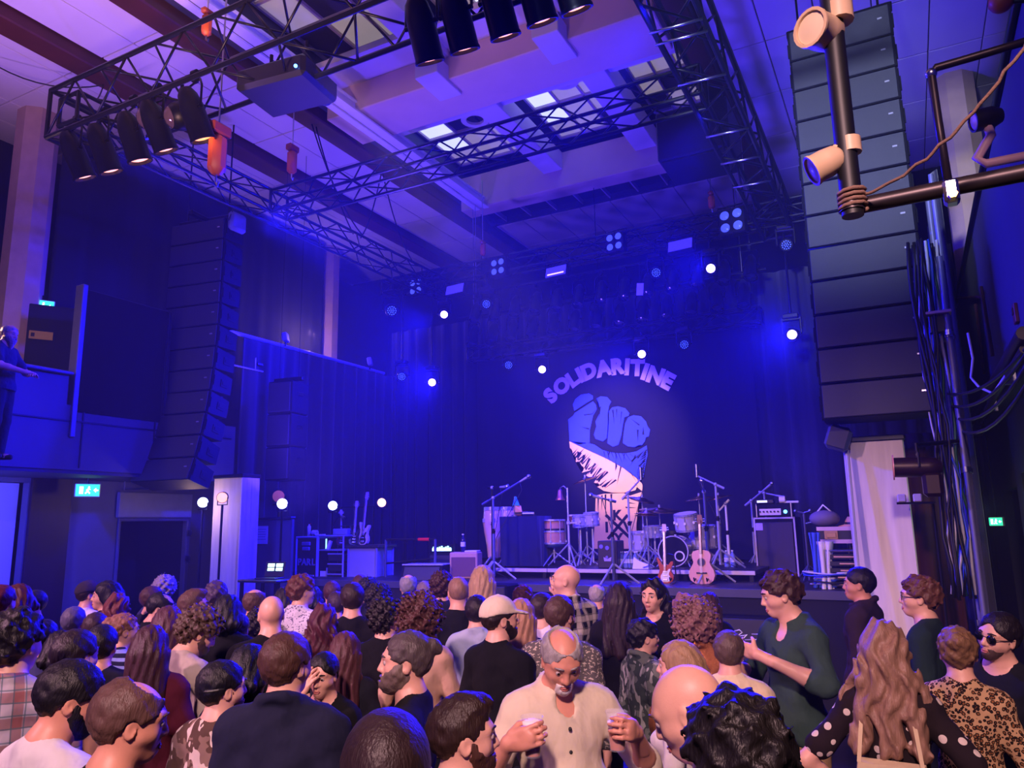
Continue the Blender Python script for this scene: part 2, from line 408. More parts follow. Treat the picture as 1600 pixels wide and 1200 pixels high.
# under the left balcony
XW = -11.5
b = MB(); b.bb((XW - .15, -1, 0), (XW, 5.6, 3.07)); b.bb((XW - .15, 6.6, 0), (XW, 8.05, 3.07)); b.bb((XW - .15, 8.05, 2.38), (XW, 9.45, 3.07)); b.bb((XW - .15, 9.45, 0), (XW, 13.6, 3.07)); b.bb((XW - .15, 5.6, 2.93), (XW, 6.6, 3.07))
struct('wall_left_lower', b, M('wall_grey_lower', '#5c5c6e', .7, 0, .12, 3, .1))
b = MB(); b.bb((XW - .35, 5.6, 0), (XW - .25, 6.6, 2.93)); struct('door_1', b, M('door_pale', '#d9dae6', .45, 0, .05, 3))
b = MB(); b.bb((XW, 6.62, 0), (XW + .06, 7.22, 3.06)); struct('door_2', b, M('door_dark_wood', '#2c1512', .5, 0, .3, 3, .1, 30, (1, 6, .5)))
b = MB(); b.bb((XW - 1.6, 8.0, 0), (XW - 1.5, 9.6, 2.5)); struct('wall_passage', b, m_wallblk)
b = MB(); b.bb((XW, 9.38, 0), (XW + .05, 9.45, 2.4), .01); b.bb((XW, 8.05, 2.36), (XW + .05, 9.45, 2.42), .01); b.bb((XW, 8.05, 0), (XW + .05, 8.1, 2.4), .01); dj = struct('trim_4', b, M('frame_blue_grey', '#55567a', .5))
for z in (2.1, 1.65): 
    h_ = MB(); h_.bb((XW + .05, 9.38, z), (XW + .08, 9.46, z + .1)); h_.build('hinge', m_steel, dj)
t = thing('projection_screen_box', 'long grey screen housing hung under the left balcony above the dark doorway', 'screen', (XW + .1, 8.7, 2.5))
b = MB(t.location); b.bb((XW + .02, 8.0, 2.42), (XW + .10, 9.42, 2.83), .01); b.build('sheet', M('screen_grey', '#8a8c98', .7), t)
b = MB(t.location)
for q in (((8.05, 2.86), (9.35, 2.95)), ((8.05, 2.86), (8.05, 3.02)), ((8.05, 3.02), (9.35, 3.04)), ((9.35, 2.95), (9.35, 3.04))): b.cyl((XW + .12, q[0][0], q[0][1]), (XW + .12, q[1][0], q[1][1]), .012, n=6)
b.build('hanging_frame', m_steel, t)
# right balcony: fascia close beside the viewer, slab and dark door beneath
m_fas = M('balcony_front_right', '#4a4a58', .7, 0, .12, 3, .1)
b = MB(); b.bb((.92, 1.0, 3.5), (1.0, 13.2, 5.34)); struct('balcony_front_right', b, m_fas)
b = MB(); b.bb((.92, 1.0, 3.36), (3.0, 13.2, 3.5)); struct('balcony_floor_right', b, m_wallblk)
b = MB(); b.bb((1.02, 9.2, 0), (1.12, 9.7, 3.36)); b.bb((1.02, 11.2, 0), (1.12, 13.2, 3.36)); b.bb((1.02, 9.7, 2.5), (1.12, 11.2, 3.36)); b.bb((1.02, 5.0, 2.62), (1.10, 9.2, 3.36)); struct('wall_right_lower', b, m_wallblk)
b = MB(); b.bb((1.00, 6.3, 0), (1.06, 8.9, 2.42), .01); d2 = struct('door_3', b, M('door_black_gloss', '#1b1d22', .22, 0, .1, 3))
b = MB(); b.bb((.985, 8.80, .85), (1.0, 8.95, 1.75)); b.build('notice_strip', M('notice_cream', '#cbbd92', .7), d2)
b = MB(); b.bb((.983, 8.83, 1.24), (.986, 8.90, 1.36)); b.build('notice_mark', M('notice_red', '#8a2020', .6), d2)
# stage
SZ = 1.42
m_deck = M('stage_deck', '#1c191d', .5, 0, .25, 6, .1)
b = MB(); b.bb((-9.2, 9.2, 0), (-.3, 13.75, SZ - .06)); b.bb((-10.25, 10.4, 0), (-9.2, 13.75, SZ - .06)); struct('stage_body', b, M('stage_skirt_black', '#08080b', .9, 0, .2, 3))
b = MB()
dk = struct('stage_floor', MB().bb((-9.2, 9.2, SZ - .06), (-.3, 13.75, SZ - .012)).bb((-10.25, 10.4, SZ - .06), (-9.2, 13.75, SZ - .012)), m_deck)
for i in range(9):
    for j in range(4):
        q = MB(); q.bb((-9.2 + .989 * i + .005, 9.2 + 1.1375 * j + .005, SZ - .012), (-9.2 + .989 * (i + 1) - .005, 9.2 + 1.1375 * (j + 1) - .005, SZ)); q.build('stage_board', m_deck, dk)
b = MB(); b.bb((-9.2, 9.17, SZ - .10), (-.3, 9.2, SZ - .0), .005); struct('trim_5', b, M('stage_edge_strip', '#4a4c60', .4, .3))
# curtains of the stage
o = curtain('curtain_wall_rear', (-10.25, 13.72), (1.0, 13.72), SZ, 6.6, m_drape, .30, .075, seed=1); o['kind'] = 'structure'
o = curtain('curtain_wall_side', (-10.2, 9.3), (-10.2, 13.7), .0, 5.55, m_drape, .34, .06, seed=2); o['kind'] = 'structure'
o = curtain('curtain_wall_right', (.62, 9.6), (.62, 13.6), SZ - 1.4, 6.2, m_drape, .32, .06, seed=5); o['kind'] = 'structure'
# ------------------------------------------------------------------ trusses
def truss(label, p0, p1, size=.30, bay=.46, r=.024, group='black roof trusses'):
    p0 = Vector(p0); p1 = Vector(p1); L = (p1 - p0).length; d = (p1 - p0).normalized()
    t = thing('truss', label, 'truss', p0, math.atan2(d.y, d.x), group)
    h = size / 2; n = max(2, round(L / bay)); by = L / n
    cm = MB(); cm.cyl((0, 0, 0), (L, 0, 0), r, n=8); cme = cm.mesh('chord', m_alu, 40)
    for y in (-h, h):
        for z in (-h, h): inst('chord', cme, t, (0, y, z))
    fa = {}
    for key, a, c in (('side', (0, 0, -h), (by, 0, h)), ('side2', (0, 0, h), (by, 0, -h)), ('flat', (0, -h, 0), (by, h, 0)), ('flat2', (0, h, 0), (by, -h, 0))):
        q = MB(); q.cyl(a, c, r * .5, n=5); fa[key] = q.mesh('brace', m_alu, True)
    for i in range(n):
        e = i % 2
        for y in (-h, h): inst('brace', fa['side2' if e else 'side'], t, (i * by, y, 0))
        for z in (-h, h): inst('brace', fa['flat2' if e else 'flat'], t, (i * by, 0, z))
    for x in (0, L):
        q = MB()
        for a, c in (((-h, -h), (h, -h)), ((h, -h), (h, h)), ((h, h), (-h, h)), ((-h, h), (-h, -h))): q.cyl((x, a[0], a[1]), (x, c[0], c[1]), r, n=6)
        q.build('end_frame', m_alu, t, 40)
    return t
TZ = 7.0
truss('front cross truss with the warm lamps, nearest the crowd', (-8.45, 4.95, TZ), (.6, 4.95, TZ), .60, .46, .028)
truss('second cross truss spanning below the skylight', (-8.0, 7.85, TZ), (-1.6, 7.85, TZ), .34, .44)
truss('long side truss on the left running towards the stage', (-8.15, 4.7, TZ), (-8.15, 12.6, TZ), .34, .48)
truss('heavy side truss on the right with silver struts', (-1.5, 3.2, TZ + .05), (-1.5, 12.6, TZ + .05), .46, .55, .032)
truss('high rear truss carrying blinders and strobes', (-9.4, 12.35, TZ + .15), (-1.0, 12.35, TZ + .15), .30, .42)
lt = truss('low rear truss just above the painted backdrop', (-7.9, 13.3, 5.72), (-2.0, 13.3, 5.66), .26, .40)
for x in (.3, 2.9, 5.6):
    b = MB(); b.cyl((x, 0, .13), (x, 0, CE - 5.8), .009, n=5); b.build('hanging_wire', m_blackmetal, lt)
for x in (-1.62, -1.38):     # bright struts of the right truss
    pass
t = thing('truss_rungs', 'polished rungs clamped across the right side truss', 'rungs', (-1.5, 5.4, TZ))
for y in (5.35, 5.6, 6.35, 6.55, 7.35, 8.6, 9.4, 10.2):
    b = MB(t.location); b.cyl((-1.76, y, TZ - .22), (-1.26, y + .03, TZ - .22), .014, n=6); b.build('rung', m_steel, t, True)
# hoist motors, chains and cables
m_orange = M('hoist_orange', '#d4622a', .45, 0, .12, 6)
def hoist(x, y, z, label, s=1.):
    t = thing('chain_hoist', label, 'hoist', (x, y, z))
    b = MB(); b.box((0, 0, 0), (.15 * s, .15 * s, .36 * s), None, .05 * s); b.build('motor', m_orange, t, 40)
    b = MB(); b.box((0, 0, .22 * s), (.11 * s, .20 * s, .10 * s), None, .02); b.build('gearbox', M('hoist_dark_orange', '#a8481e', .5), t)
    b = MB(); b.cyl((0, 0, .25 * s), (0, 0, CE - z - .03), .010, n=5); b.build('chain', m_steel, t)
    b = MB(); b.tube([(0, 0, -.18 * s), (0, 0, -.25 * s), (.03, 0, -.29 * s), (.04, 0, -.25 * s)], .010, 6); b.build('hook', m_steel, t)
hoist(-6.05, 5.05, 6.05, 'large orange chain hoist hanging under the front truss', 1.25)
hoist(-7.6, 7.68, 7.52, 'orange chain hoist at the left end of the second truss')
hoist(-6.15, 4.9, 7.5, 'slim orange chain hoist above the front truss', .7)
hoist(-7.0, 12.3, 7.55, 'small orange hoist over the rear truss, left', .7)
hoist(-2.5, 12.3, 7.55, 'small orange hoist over the rear truss, right', .7)
def cable(name, label, pts, r=.010, m=None, cat='cable', group=None):
    b = MB(pts[0]); b.tube(pts, r, 6); o = b.build(name, m or m_cable, None, True); o.location = pts[0]; tag(o, label, cat, group); return o
cable('cable', 'loose black cable swagged across the ceiling above the left pillar', catenary((-11.2, 5.0, CE - .06), (-10.1, 6.3, CE - .26), .25) + catenary((-10.1, 6.3, CE - .26), (-8.2, 5.0, 7.3), .1)[1:])
for i, (a, c, s_) in enumerate((((-8.2, 8.7, CE - .24), (-8.1, 10.6, 7.2), .5), ((-8.2, 8.8, CE - .24), (-8.1, 9.7, 7.2), .15), ((-8.2, 10.6, CE - .24), (-8.1, 11.6, 7.2), .3), ((-8.2, 10.6, CE - .24), (-8.1, 9.9, 7.2), .2))):
    cable('cable', ['longest sagging cable', 'short straight cable', 'second sagging cable', 'slack inner cable'][i] + ' from the ceiling to the left side truss', catenary(a, c, s_), .012)
t = thing('air_duct', 'dark blue boxy duct hanging beside the right side truss', 'duct', (-2.4, 11.2, 8.1))
b = MB(); b.box((0, 0, 0), (1.1, 1.0, .8), None, .02); b.build('casing', M('duct_dark', '#20202c', .5, .3), t)
b = MB(); b.box((0, 0, -.41), (1.0, .9, .03)); b.build('seam_panel', m_black, t)
for sx in (-.4, .4):
    b = MB(); b.cyl((sx, 0, .4), (sx, 0, CE - 8.1 - .02), .012, n=5); b.build('hanger', m_steel, t)
t = thing('projector', 'black projector with a blue status light slung under the front truss', 'projector', (-5.35, 5.3, 6.75))
b = MB(); b.box((0, 0, 0), (.85, .62, .24), (0, 0, .12), .04); b.build('casing', M('projector_casing', '#1d1d28', .4), t)
b = MB(); b.lathe([(0, 0), (.07, 0), (.075, .08), (.06, .1), (.055, .04), (0, .04)], (.2, .31, 0), (0, 1, 0), 14); b.build('lens_barrel', m_black, t, 40)
b = MB(); b.sphere((.40, -.30, -.06), .018); b.build('status_light', M('led_blue', '#3070ff', .3, emit='#4488ff', es=12), t)
for sx in (-.25, .25):
    b = MB(); b.cyl((sx, 0, .12), (sx, 0, .45), .02, n=6); b.build('bracket', m_blackmetal, t)
# stage haze filling the hall
mh_ = bpy.data.materials.new('stage_haze'); mh_.use_nodes = True; nt_ = mh_.node_tree; nt_.nodes.remove(nt_.nodes['Principled BSDF'])
vs_ = nt_.nodes.new('ShaderNodeVolumeScatter'); vs_.inputs['Color'].default_value = (.9, .9, 1, 1); vs_.inputs['Density'].default_value = HAZE; vs_.inputs['Anisotropy'].default_value = .2
nt_.links.new(vs_.outputs[0], nt_.nodes['Material Output'].inputs['Volume'])
b = MB(); b.bb((-13.55, 3.2, .05), (2.95, 17.9, 8.7)); hz_ = struct('haze', b, mh_); hz_['kind'] = 'structure'

for u_, v_, lab in ((446, 536, 'small pale floodlight on the balcony rail, left of the pillar'), (578, 574, 'small pale floodlight at the far end of the balcony rail')):
    p = P(u_, v_, x=-10.25); p.z = 5.78; t = thing('floodlight', lab, 'lamp', p, R_(-60)); b = MB(); b.box((0, 0, 0), (.20, .09, .17), (R_(10), 0, 0), .012); b.build('housing', M('flood_pale', '#a8a4c0', .5), t); b = MB(); b.box((0, -.05, 0), (.16, .012, .13), (R_(10), 0, 0)); b.build('glass', M('flood_glass', '#c8c4e8', .2), t); b = MB(); b.cyl((0, 0, -.17), (0, 0, -.06), .014, n=6); b.build('bracket', m_blackmetal, t)
t = thing('rail_bracket', 'thin steel bar with a T-shaped bracket below the balcony rail', 'bracket', P(385, 575, x=-10.2)); b = MB(); b.cyl((0, -.5, 0), (0, .5, 0), .014, n=6); b.cyl((0, .2, 0), (0, .2, .22), .012, n=6); b.cyl((0, .45, -.06), (0, .45, .08), .02, n=6); b.build('bar', M('rail_paint', '#b4b4d4'), t); b = MB(); b.box((0, .3, .12), (.05, .14, .05), None, .01); b.build('clamp', m_blackmetal, t); b = MB(); b.cyl((-.1, -.45, 0), (0, -.45, 0), .012, n=6); b.build('stay', m_alu, t)
t = thing('lit_rig_block', 'pale stand-in for the lit flying frame, top right of the left loudspeaker column', 'cover', (-9.30, 8.15, 7.0)); b = MB(); b.box((-.02, .1, .14), (.13, .34, .32), None, .05); b.build('bag', M('lit_frame_pale', '#6e7488', .7, 0, .15, 6, .2), t, 40); b = MB(); b.tube([(0, -.1, .1), (0, .0, .36), (0, .2, .36), (0, .3, .1)], .012, 5); b.build('strap', m_black, t)  # pale block stands in for the flying frame lit white
t = thing('notice_sign', 'yellow notice on a dark door at the back of the left balcony', 'sign', P(64, 524, x=-11.75), R_(60)); b = MB(); b.box((0, 0, 0), (.32, .012, .13), None, .004); b.build('plate', M('notice_yellow', '#c8a850', .6), t); b = MB(); b.box((-.11, -.008, 0), (.05, .004, .06)); b.build('pictogram', m_black, t); b = MB(); b.box((0, .05, -.25), (.95, .06, 1.5), None, .01); b.build('door_leaf', m_wallblk, t)
# ------------------------------------------------------------------ writing
_font = None
def glyph(ch, size, bold=.0, th=.004):
    c = bpy.data.curves.new('glyph', 'FONT'); c.body = ch; c.size = size; c.align_x = 'CENTER'; c.align_y = 'CENTER'; c.offset = bold; c.extrude = th; c.resolution_u = 4
    o = bpy.data.objects.new('glyph', c); COL.objects.link(o)
    dg = bpy.context.evaluated_depsgraph_get(); me = bpy.data.meshes.new_from_object(o.evaluated_get(dg)); bpy.data.objects.remove(o); bpy.data.curves.remove(c)
    return me
def text(name, ch, size, parent, loc, rot, m, bold=0., label=None):
    me = glyph(ch, size, bold); me.materials.clear(); me.materials.append(m); me.name = name
    o = bpy.data.objects.new(name, me); link(o, parent); o.location = loc; o.rotation_euler = rot
    if label: o['label'] = label
    return o
# ------------------------------------------------------------------ loudspeakers
m_grille = M('speaker_grille', '#2e3038', .5, .2, .15, 60, .25, 260)
m_cab = M('speaker_cabinet', '#0d0e12', .75, 0, .15, 20, .15, 150, spec=.15)
def line_array(label, x, y, ztop, n, hbox, wd, rz, tilt0, tilt1, group, frontw=None):
    t = thing('line_array', label, 'loudspeaker', (x, y, ztop), rz, group)
    fb = MB(); fb.box((0, .22, .10), (wd * 1.06, .09, .09), None, .01); fb.box((0, .05, .10), (.08, .5, .08), None, .01); fb.build('flying_frame', m_blackmetal, t)
    for sx in (-.42, .42):
        q = MB(); q.cyl((sx, .22, .12), (sx, .22, CE - ztop - .02), .014, n=6); q.build('hanging_chain', m_blackmetal, t)
    dp = .46; fd = hbox * .5 - .006
    c = MB()
    vs = []
    for sx in (-1, 1):
        vs += [(sx * wd / 2, 0, -fd), (sx * wd / 2, 0, fd), (sx * wd / 2, dp, fd * .80), (sx * wd / 2, dp, -fd * .80)]
    c.add(vs, [(0, 3, 2, 1), (4, 5, 6, 7), (0, 1, 5, 4), (1, 2, 6, 5), (2, 3, 7, 6), (3, 0, 4, 7)]); cme = c.mesh('cabinet', m_cab)
    g = MB(); g.box((0, -.012, 0), (wd - .03, .02, fd * 2 - .015), None, .006); gme = g.mesh('grille', m_grille)
    rg = MB(); rg.box((-.006, -.02, 0), (.012, .05, fd * 1.9), None, .004); rg.box((.006, -.02, 0), (.012, .025, fd * .9)); rme = rg.mesh('rigging_plate', m_cab)
    hd = MB(); hd.box((0, 0, 0), (.012, .16, .12), None, .004); hd.box((.008, 0, 0), (.008, .10, .05)); hme = hd.mesh('handle', m_cab)
    bd = MB(); bd.box((0, 0, 0), (.045, .008, .018)); bme = bd.mesh('badge', M('badge_silver', '#c8c8d0', .25, .6))
    p = Vector((0, 0, 0)); a = tilt0
    for i in range(n):
        a = tilt0 + (tilt1 - tilt0) * (i / (n - 1)) ** 2.2
        Rm = Matrix.Rotation(-a, 4, 'X')
        ctr = p + (Rm @ Vector((0, 0, -hbox / 2)))
        o = inst('cabinet', cme, t, ctr, (-a, 0, 0))
        inst('grille', gme, o)
        for sx in (-1, 1):
            inst('rigging_plate', rme, o, (sx * (wd / 2 + .012), .06, 0), (0, 0, 0 if sx > 0 else math.pi))
            inst('handle', hme, o, (sx * (wd / 2 + .004), .28, 0), (0, 0, 0 if sx > 0 else math.pi))
        inst('badge', bme, o, (wd / 2 - .11, -.026, fd * .15))
        p = p + (Rm @ Vector((0, 0, -hbox)))
    return t
line_array('tall black hanging loudspeaker column on the right, close to the viewer', -.19, 8.40, 7.70, 12, .376, 1.05, 0, 0, .10, 'hanging main loudspeakers')
line_array('curved black hanging loudspeaker column on the left', -10.0, 8.05, 7.22, 12, .362, 1.08, R_(9), .0, .34, 'hanging main loudspeakers')
def box_speaker(label, x, y, z0, wd, dp, ht, rz=0, n=1, badge=True, grp=None, gm=None, cm=None):
    t = thing('speaker_cabinet', label, 'loudspeaker', (x, y, z0), rz, grp)
    for i in range(n):
        h = ht / n; c = MB(); c.box((0, dp / 2, h * (i + .5)), (wd, dp, h - .012), None, .02); o = c.build('cabinet', cm or m_cab, t)
        g = MB(); g.box((0, -.008, h * (i + .5)), (wd - .05, .02, h - .06), None, .008); g.build('grille', gm or m_grille, o)
        for sx in (-1, 1):
            q = MB(); q.box((sx * (wd / 2), dp / 2, h * (i + .62)), (.02, .16, .07), None, .006); q.build('handle', m_blackmetal, o)
    return t
t = box_speaker('narrow side-fill loudspeaker hung at the left edge of the side drape', -9.48, 9.5, 3.0, .50, .5, 1.72, R_(8), 3)
b = MB(); b.box((0, .25, 1.78), (.6, .07, .07), None, .01); b.build('flying_frame', m_blackmetal, t)
for sx in (-.2, .2):
    b = MB(); b.cyl((sx, .25, 1.8), (sx, .25, CE - 3.02), .004, n=5); b.build('hanging_chain', m_blackmetal, t)
t = box_speaker('black front-fill speaker under the stage edge with a silver script badge', -1.72, 9.0, .02, 1.05, .5, 1.12, 0, 1)
b = MB(); mb_ = M('badge_script', '#d8d8e8', .3, .5); b.tube([(-.30, -.022, .94), (-.33, -.022, .90), (-.26, -.022, .885), (-.16, -.022, .90), (-.10, -.022, .945), (-.13, -.022, .97), (-.20, -.022, .95)], .008, 6); b.tube([(-.16, -.022, .90), (-.09, -.022, .91), (-.05, -.022, .925), (-.09, -.022, .88), (-.14, -.022, .87)], .008, 6); b.tube([(.0, -.022, .93), (.12, -.022, .935), (.18, -.022, .93)], .007, 6); b.tube([(-.08, -.022, .865), (.05, -.022, .875), (.22, -.022, .87)], .007, 6); b.build('badge', mb_, t, True)
b = MB(); b.box((0, -.02, .56), (.75, .012, .02)); b.build('trim_strip', m_steel, t)
box_speaker('small black front-fill speaker with a white-edged lid on the stage front', -5.02, 8.80, .02, .62, .36, 1.42, 0, 1)
# white-draped columns under the hanging loudspeakers
m_scrim = drape_mat('white_scrim', '#d9d2cc', .8)
def scrim_column(label, x, y, wd, dp, z1, seed):
    t = thing('draped_column', label, 'column', (x, y, 0))
    r = random.Random(seed); vs = []; fs = []; N = 64; nz = 10
    for iz in range(nz + 1):
        z = z1 * iz / nz
        for i in range(N):
            a = 2 * math.pi * i / N; ca, sa = math.cos(a), math.sin(a)
            q = .5 / max(abs(ca), abs(sa)); k = 1 + .018 * math.sin(a * 11 + seed + .6 * math.sin(z * 1.5)) + .012 * math.sin(a * 23 + z)
            vs.append((ca * q * wd * k, sa * q * dp * k, z))
    for iz in range(nz):
        for i in range(N): fs.append((iz * N + i, iz * N + (i + 1) % N, (iz + 1) * N + (i + 1) % N, (iz + 1) * N + i))
    fs.append(tuple(nz * N + i for i in range(N)))
    b = MB(); b.add(vs, fs); b.build('cloth', m_scrim, t, 50)
    b = MB(); b.bb((-wd / 2 - .02, -dp / 2 - .02, z1 - .02), (wd / 2 + .02, dp / 2 + .02, z1 + .04), .01); b.build('top_frame', m_alu, t)
    return t
scrim_column('white cloth-wrapped column below the right loudspeaker column', -.30, 9.0, .58, .32, 3.02, 1)
scrim_column('white cloth-wrapped column below the left loudspeaker column', -9.58, 8.75, .62, .36, 3.02, 4)
# ------------------------------------------------------------------ stage lamps
m_lampbody = M('lamp_body', '#14141a', .4, .5, .15, 12)
m_warm = M('lens_warm', '#ffe0b0', .2, emit='#ff9a48', es=2.6)
m_lensdark = M('lens_dark', '#22242e', .08)
m_lensblue = M('lens_blue_lit', '#4050ff', .1, emit='#6a58ff', es=30)
m_lensidle = M('lens_led_idle', '#0a0c24', .5, spec=.15, emit='#2030c0', es=.05)
m_lenswhite = M('lens_white_blue', '#e8f0ff', .1, emit='#bcd4ff', es=9)
m_blind = M('lens_blinder', '#5868c0', .12, emit='#6070e8', es=.55)
m_strobe = M('strobe_face', '#5a52c8', .25, emit='#4838e8', es=.75)
def aim_rot(frm, to):
    return (Vector(to) - Vector(frm)).to_track_quat('-Z', 'Y').to_euler()
def par_mesh():
    if 'par' in _cache: return _cache['par']
    b = MB(); b.lathe([(0, .20), (.05, .20), (.085, .14), (.105, .04), (.108, -.24), (.114, -.25), (.114, -.27), (.102, -.27), (.098, -.20), (.09, -.05), (0, -.02)], n=18)
    l = MB(); l.lathe([(.099, -.235), (.06, -.25), (0, -.256)], n=18)
    y = MB(); y.tube([(-.135, 0, 0), (-.135, 0, .20), (-.10, 0, .27), (.10, 0, .27), (.135, 0, .20), (.135, 0, 0)], .011, 6); y.cyl((-.14, 0, 0), (-.10, 0, 0), .018, n=8); y.cyl((.10, 0, 0), (.14, 0, 0), .018, n=8)
    c = MB(); c.box((0, 0, .31), (.05, .06, .07), None, .008); c.cyl((-.03, 0, .36), (.03, 0, .36), .035, n=10)
    _cache['par'] = (b.mesh('can', m_lampbody, 40), l.mesh('lens', m_warm, True), y.mesh('yoke', m_blackmetal, 40), c.mesh('clamp', m_blackmetal, 40)); return _cache['par']
def par_can(label, loc, to, lit=True, group=None, name='par_can', sc=1.):
    t = thing(name, label, 'stage lamp', loc, 0, group, sc); can, lens, yoke, clamp = par_mesh()
    r = aim_rot(loc, to)
    o = inst('can', can, t, rot=r); inst('lens', lens, o) if lit else inst('lens', lens, o, mats=m_lensdark)
    if not lit: o.children[0].material_slots[0].link = 'OBJECT'; o.children[0].material_slots[0].material = m_lensdark
    inst('yoke', yoke, t, rot=(0, 0, math.atan2(to[1] - loc[1], to[0] - loc[0]) + math.pi / 2)); inst('clamp', clamp, t)
    return t
ords = ['leftmost', 'second', 'third', 'fourth', 'rightmost']
for i, (u, v) in enumerate(((122, 262), (165, 252), (212, 235), (250, 218), (310, 200))):
    p = P(u, v, y=4.75); p.z = max(p.z, 6.15) ; q = p + Vector((-.10, 0, .22))
    par_can(ords[i] + ' warm glowing can of the five at the left end of the front truss', q, q + Vector((.10, .52 - .06 * (i % 3), -1)), group='warm cans on the left of the front truss', sc=1.15)
for i, (u, v) in enumerate(((658, 78), (712, 60), (775, 38), (832, 15), (885, -4))):
    p = P(u, v, y=4.75); q = p + Vector((0, 0, .24))
    par_can(ords[i] + ' warm glowing can of the five in the middle of the front truss', q, q + Vector((-.02 + .03 * i, .55, -1)), group='warm cans on the middle of the front truss', sc=1.15)
for i, (u, v) in enumerate(((232, 180), (275, 178))):
    p = P(u, v, y=4.75); t = thing('fresnel_lamp', ['dark round lamp with a shiny glass among the left cans', 'second dark round lamp beside the rightmost left can'][i], 'stage lamp', p + Vector((0, .05, 0)), 0, None, 1.0)
    b = MB(); b.sphere((0, 0, 0), .15, 14, 10); b.build('housing', m_lampbody, t, True); b = MB(); b.lathe([(.11, -.11), (.06, -.15), (0, -.165)], (0, 0, 0), (.3, .6, .3), 14); b.build('lens', M('lens_clear_dark', '#5a4a4a', .05), t, True)
    b = MB(); b.tube([(-.17, 0, 0), (-.17, 0, .16), (.17, 0, .16), (.17, 0, 0)], .012, 6); b.cyl((0, 0, .16), (0, 0, .36), .02, n=6); b.build('yoke', m_blackmetal, t)
def moving_head(label, loc, to, lit, group, s=1., drop=.0):
    t = thing('moving_head_lamp', label, 'stage lamp', loc, 0, group, s)
    if 'mh' not in _cache:
        a = MB(); a.box((0, 0, .34), (.30, .24, .10), None, .02); a.cyl((0, 0, .38), (0, 0, .50), .03, n=8)
        y = MB()
        for sx in (-1, 1): y.box((sx * .165, 0, .16), (.04, .10, .34), None, .012)
        y.box((0, 0, .28), (.34, .11, .04), None, .01)
        h = MB(); h.lathe([(0, .17), (.08, .165), (.125, .10), (.135, 0), (.13, -.10), (.115, -.13), (.092, -.130), (.088, -.118), (0, -.118)], n=18)
        l = MB(); l.lathe([(.088, -.128), (.05, -.134), (0, -.136)], n=18)
        d = MB()
        for ring, k in ((0, 1), (.038, 6), (.078, 12)):
            for j in range(k):
                an = 2 * math.pi * j / k; d.box((ring * math.cos(an), ring * math.sin(an), -.140), (.018, .018, .008))
        _cache['mh'] = [a.mesh('base', m_lampbody), y.mesh('yoke', m_lampbody), h.mesh('head', m_lampbody, 40), l.mesh('lens', m_lensblue, True), d.mesh('led_dots', M('led_dots_blue', '#5a70ff', .2, emit='#5068ff', es=1.6))]
    a, y, h, l, d = _cache['mh']; r = aim_rot(loc, to)
    inst('base', a, t); inst('yoke', y, t, rot=(0, 0, math.atan2(to[1] - loc[1], to[0] - loc[0]) + math.pi / 2)); o = inst('head', h, t, rot=r)
    inst('lens', l, o, mats=m_lensblue if lit else m_lensidle)
    if not lit:
        q = inst('led_dots', d, o); q['kind'] = 'stuff'
    return t
BL = []; _last = [None]
def mh(u, v, y, lit, lab, to=None, s=1.):
    p = P(u, v, y=y); tt = Vector(to) if to else Vector((0, 0, CZ)) + Vector((rng.uniform(-.7, .7), 0, rng.uniform(-1, 0)))
    _last[0] = moving_head(lab, p, tt, lit, 'moving heads lit blue' if lit else 'moving heads not lit', s * .82)
    zt = 7.01 if y < 13 else 5.60
    q = MB(); q.cyl((0, 0, .45), (0, 0, (zt - p.z) / (s * .82)), .022, n=8); q.box((0, 0, (zt - p.z) / (s * .82) - .01), (.07, .07, .08), None, .01); q.build('drop_pipe', m_blackmetal, COL.objects[-1] if False else _last[0], 40)
    BL.append((p, tt, lit))
mh(694, 491, 12.21, True, 'lit blue moving head hanging high at the left rear'); mh(675, 597, 12.21, True, 'lit blue moving head lowest at the left, before the side drape')
mh(847, 577, 13.18, True, 'lit blue moving head hanging over the start of the arched lettering'); mh(1003, 553, 13.18, True, 'lit blue moving head hanging above the end of the arched lettering')
mh(1111, 419, 12.21, True, 'lit blue moving head high at the right rear'); mh(1238, 522, 12.21, True, 'lit blue moving head beside the right hanging loudspeaker column')
mh(760, 475, 12.2, False, 'unlit round moving head below the rear truss, left of centre'); mh(795, 570, 13.18, False, 'unlit moving head next left of the lamp over the lettering')
mh(1025, 426, 12.2, False, 'unlit dotted moving head under the rear truss right of centre'); mh(1069, 538, 13.18, False, 'unlit dotted moving head right of the arched lettering')
mh(1228, 382, 12.21, False, 'unlit dotted moving head high beside the right loudspeaker column'); mh(612, 485, 12.21, False, 'large unlit moving head at the far left corner of the rear truss', s=1.3)
mh(628, 588, 12.21, False, 'unlit moving head low in the left rear corner')
for u, v, lab in ((650, 448, 'leftmost'), (778, 417, 'second'), (960, 378, 'third'), (1143, 345, 'rightmost, largest')):
    p = P(u, v, y=12.1); s = 1.25 if u == 1143 else 1.
    t = thing('blinder_lamp', lab + ' of the four-eyed blinder lamps on the rear truss', 'stage lamp', p, R_(-8), 'four-eyed blinders', s)
    b = MB(); b.box((0, .08, 0), (.36, .16, .36), None, .015); b.box((0, .02, 0), (.012, .05, .36)); b.build('housing', m_lampbody, t)
    for sx in (-.085, .085):
        for sz in (-.085, .085):
            q = MB(); q.lathe([(.045, .0), (.058, -.02), (.062, -.02), (.05, .01)], (sx, 0, sz), (0, 1, 0), 14); q.lathe([(.05, -.005), (.03, -.016), (0, -.02)], (sx, 0, sz), (0, 1, 0), 12); q.build('lamp', m_blind, t, True)
    b = MB(); b.tube([(-.2, .08, 0), (-.2, .08, .24), (.2, .08, .24), (.2, .08, 0)], .012, 6); b.build('yoke', m_blackmetal, t)
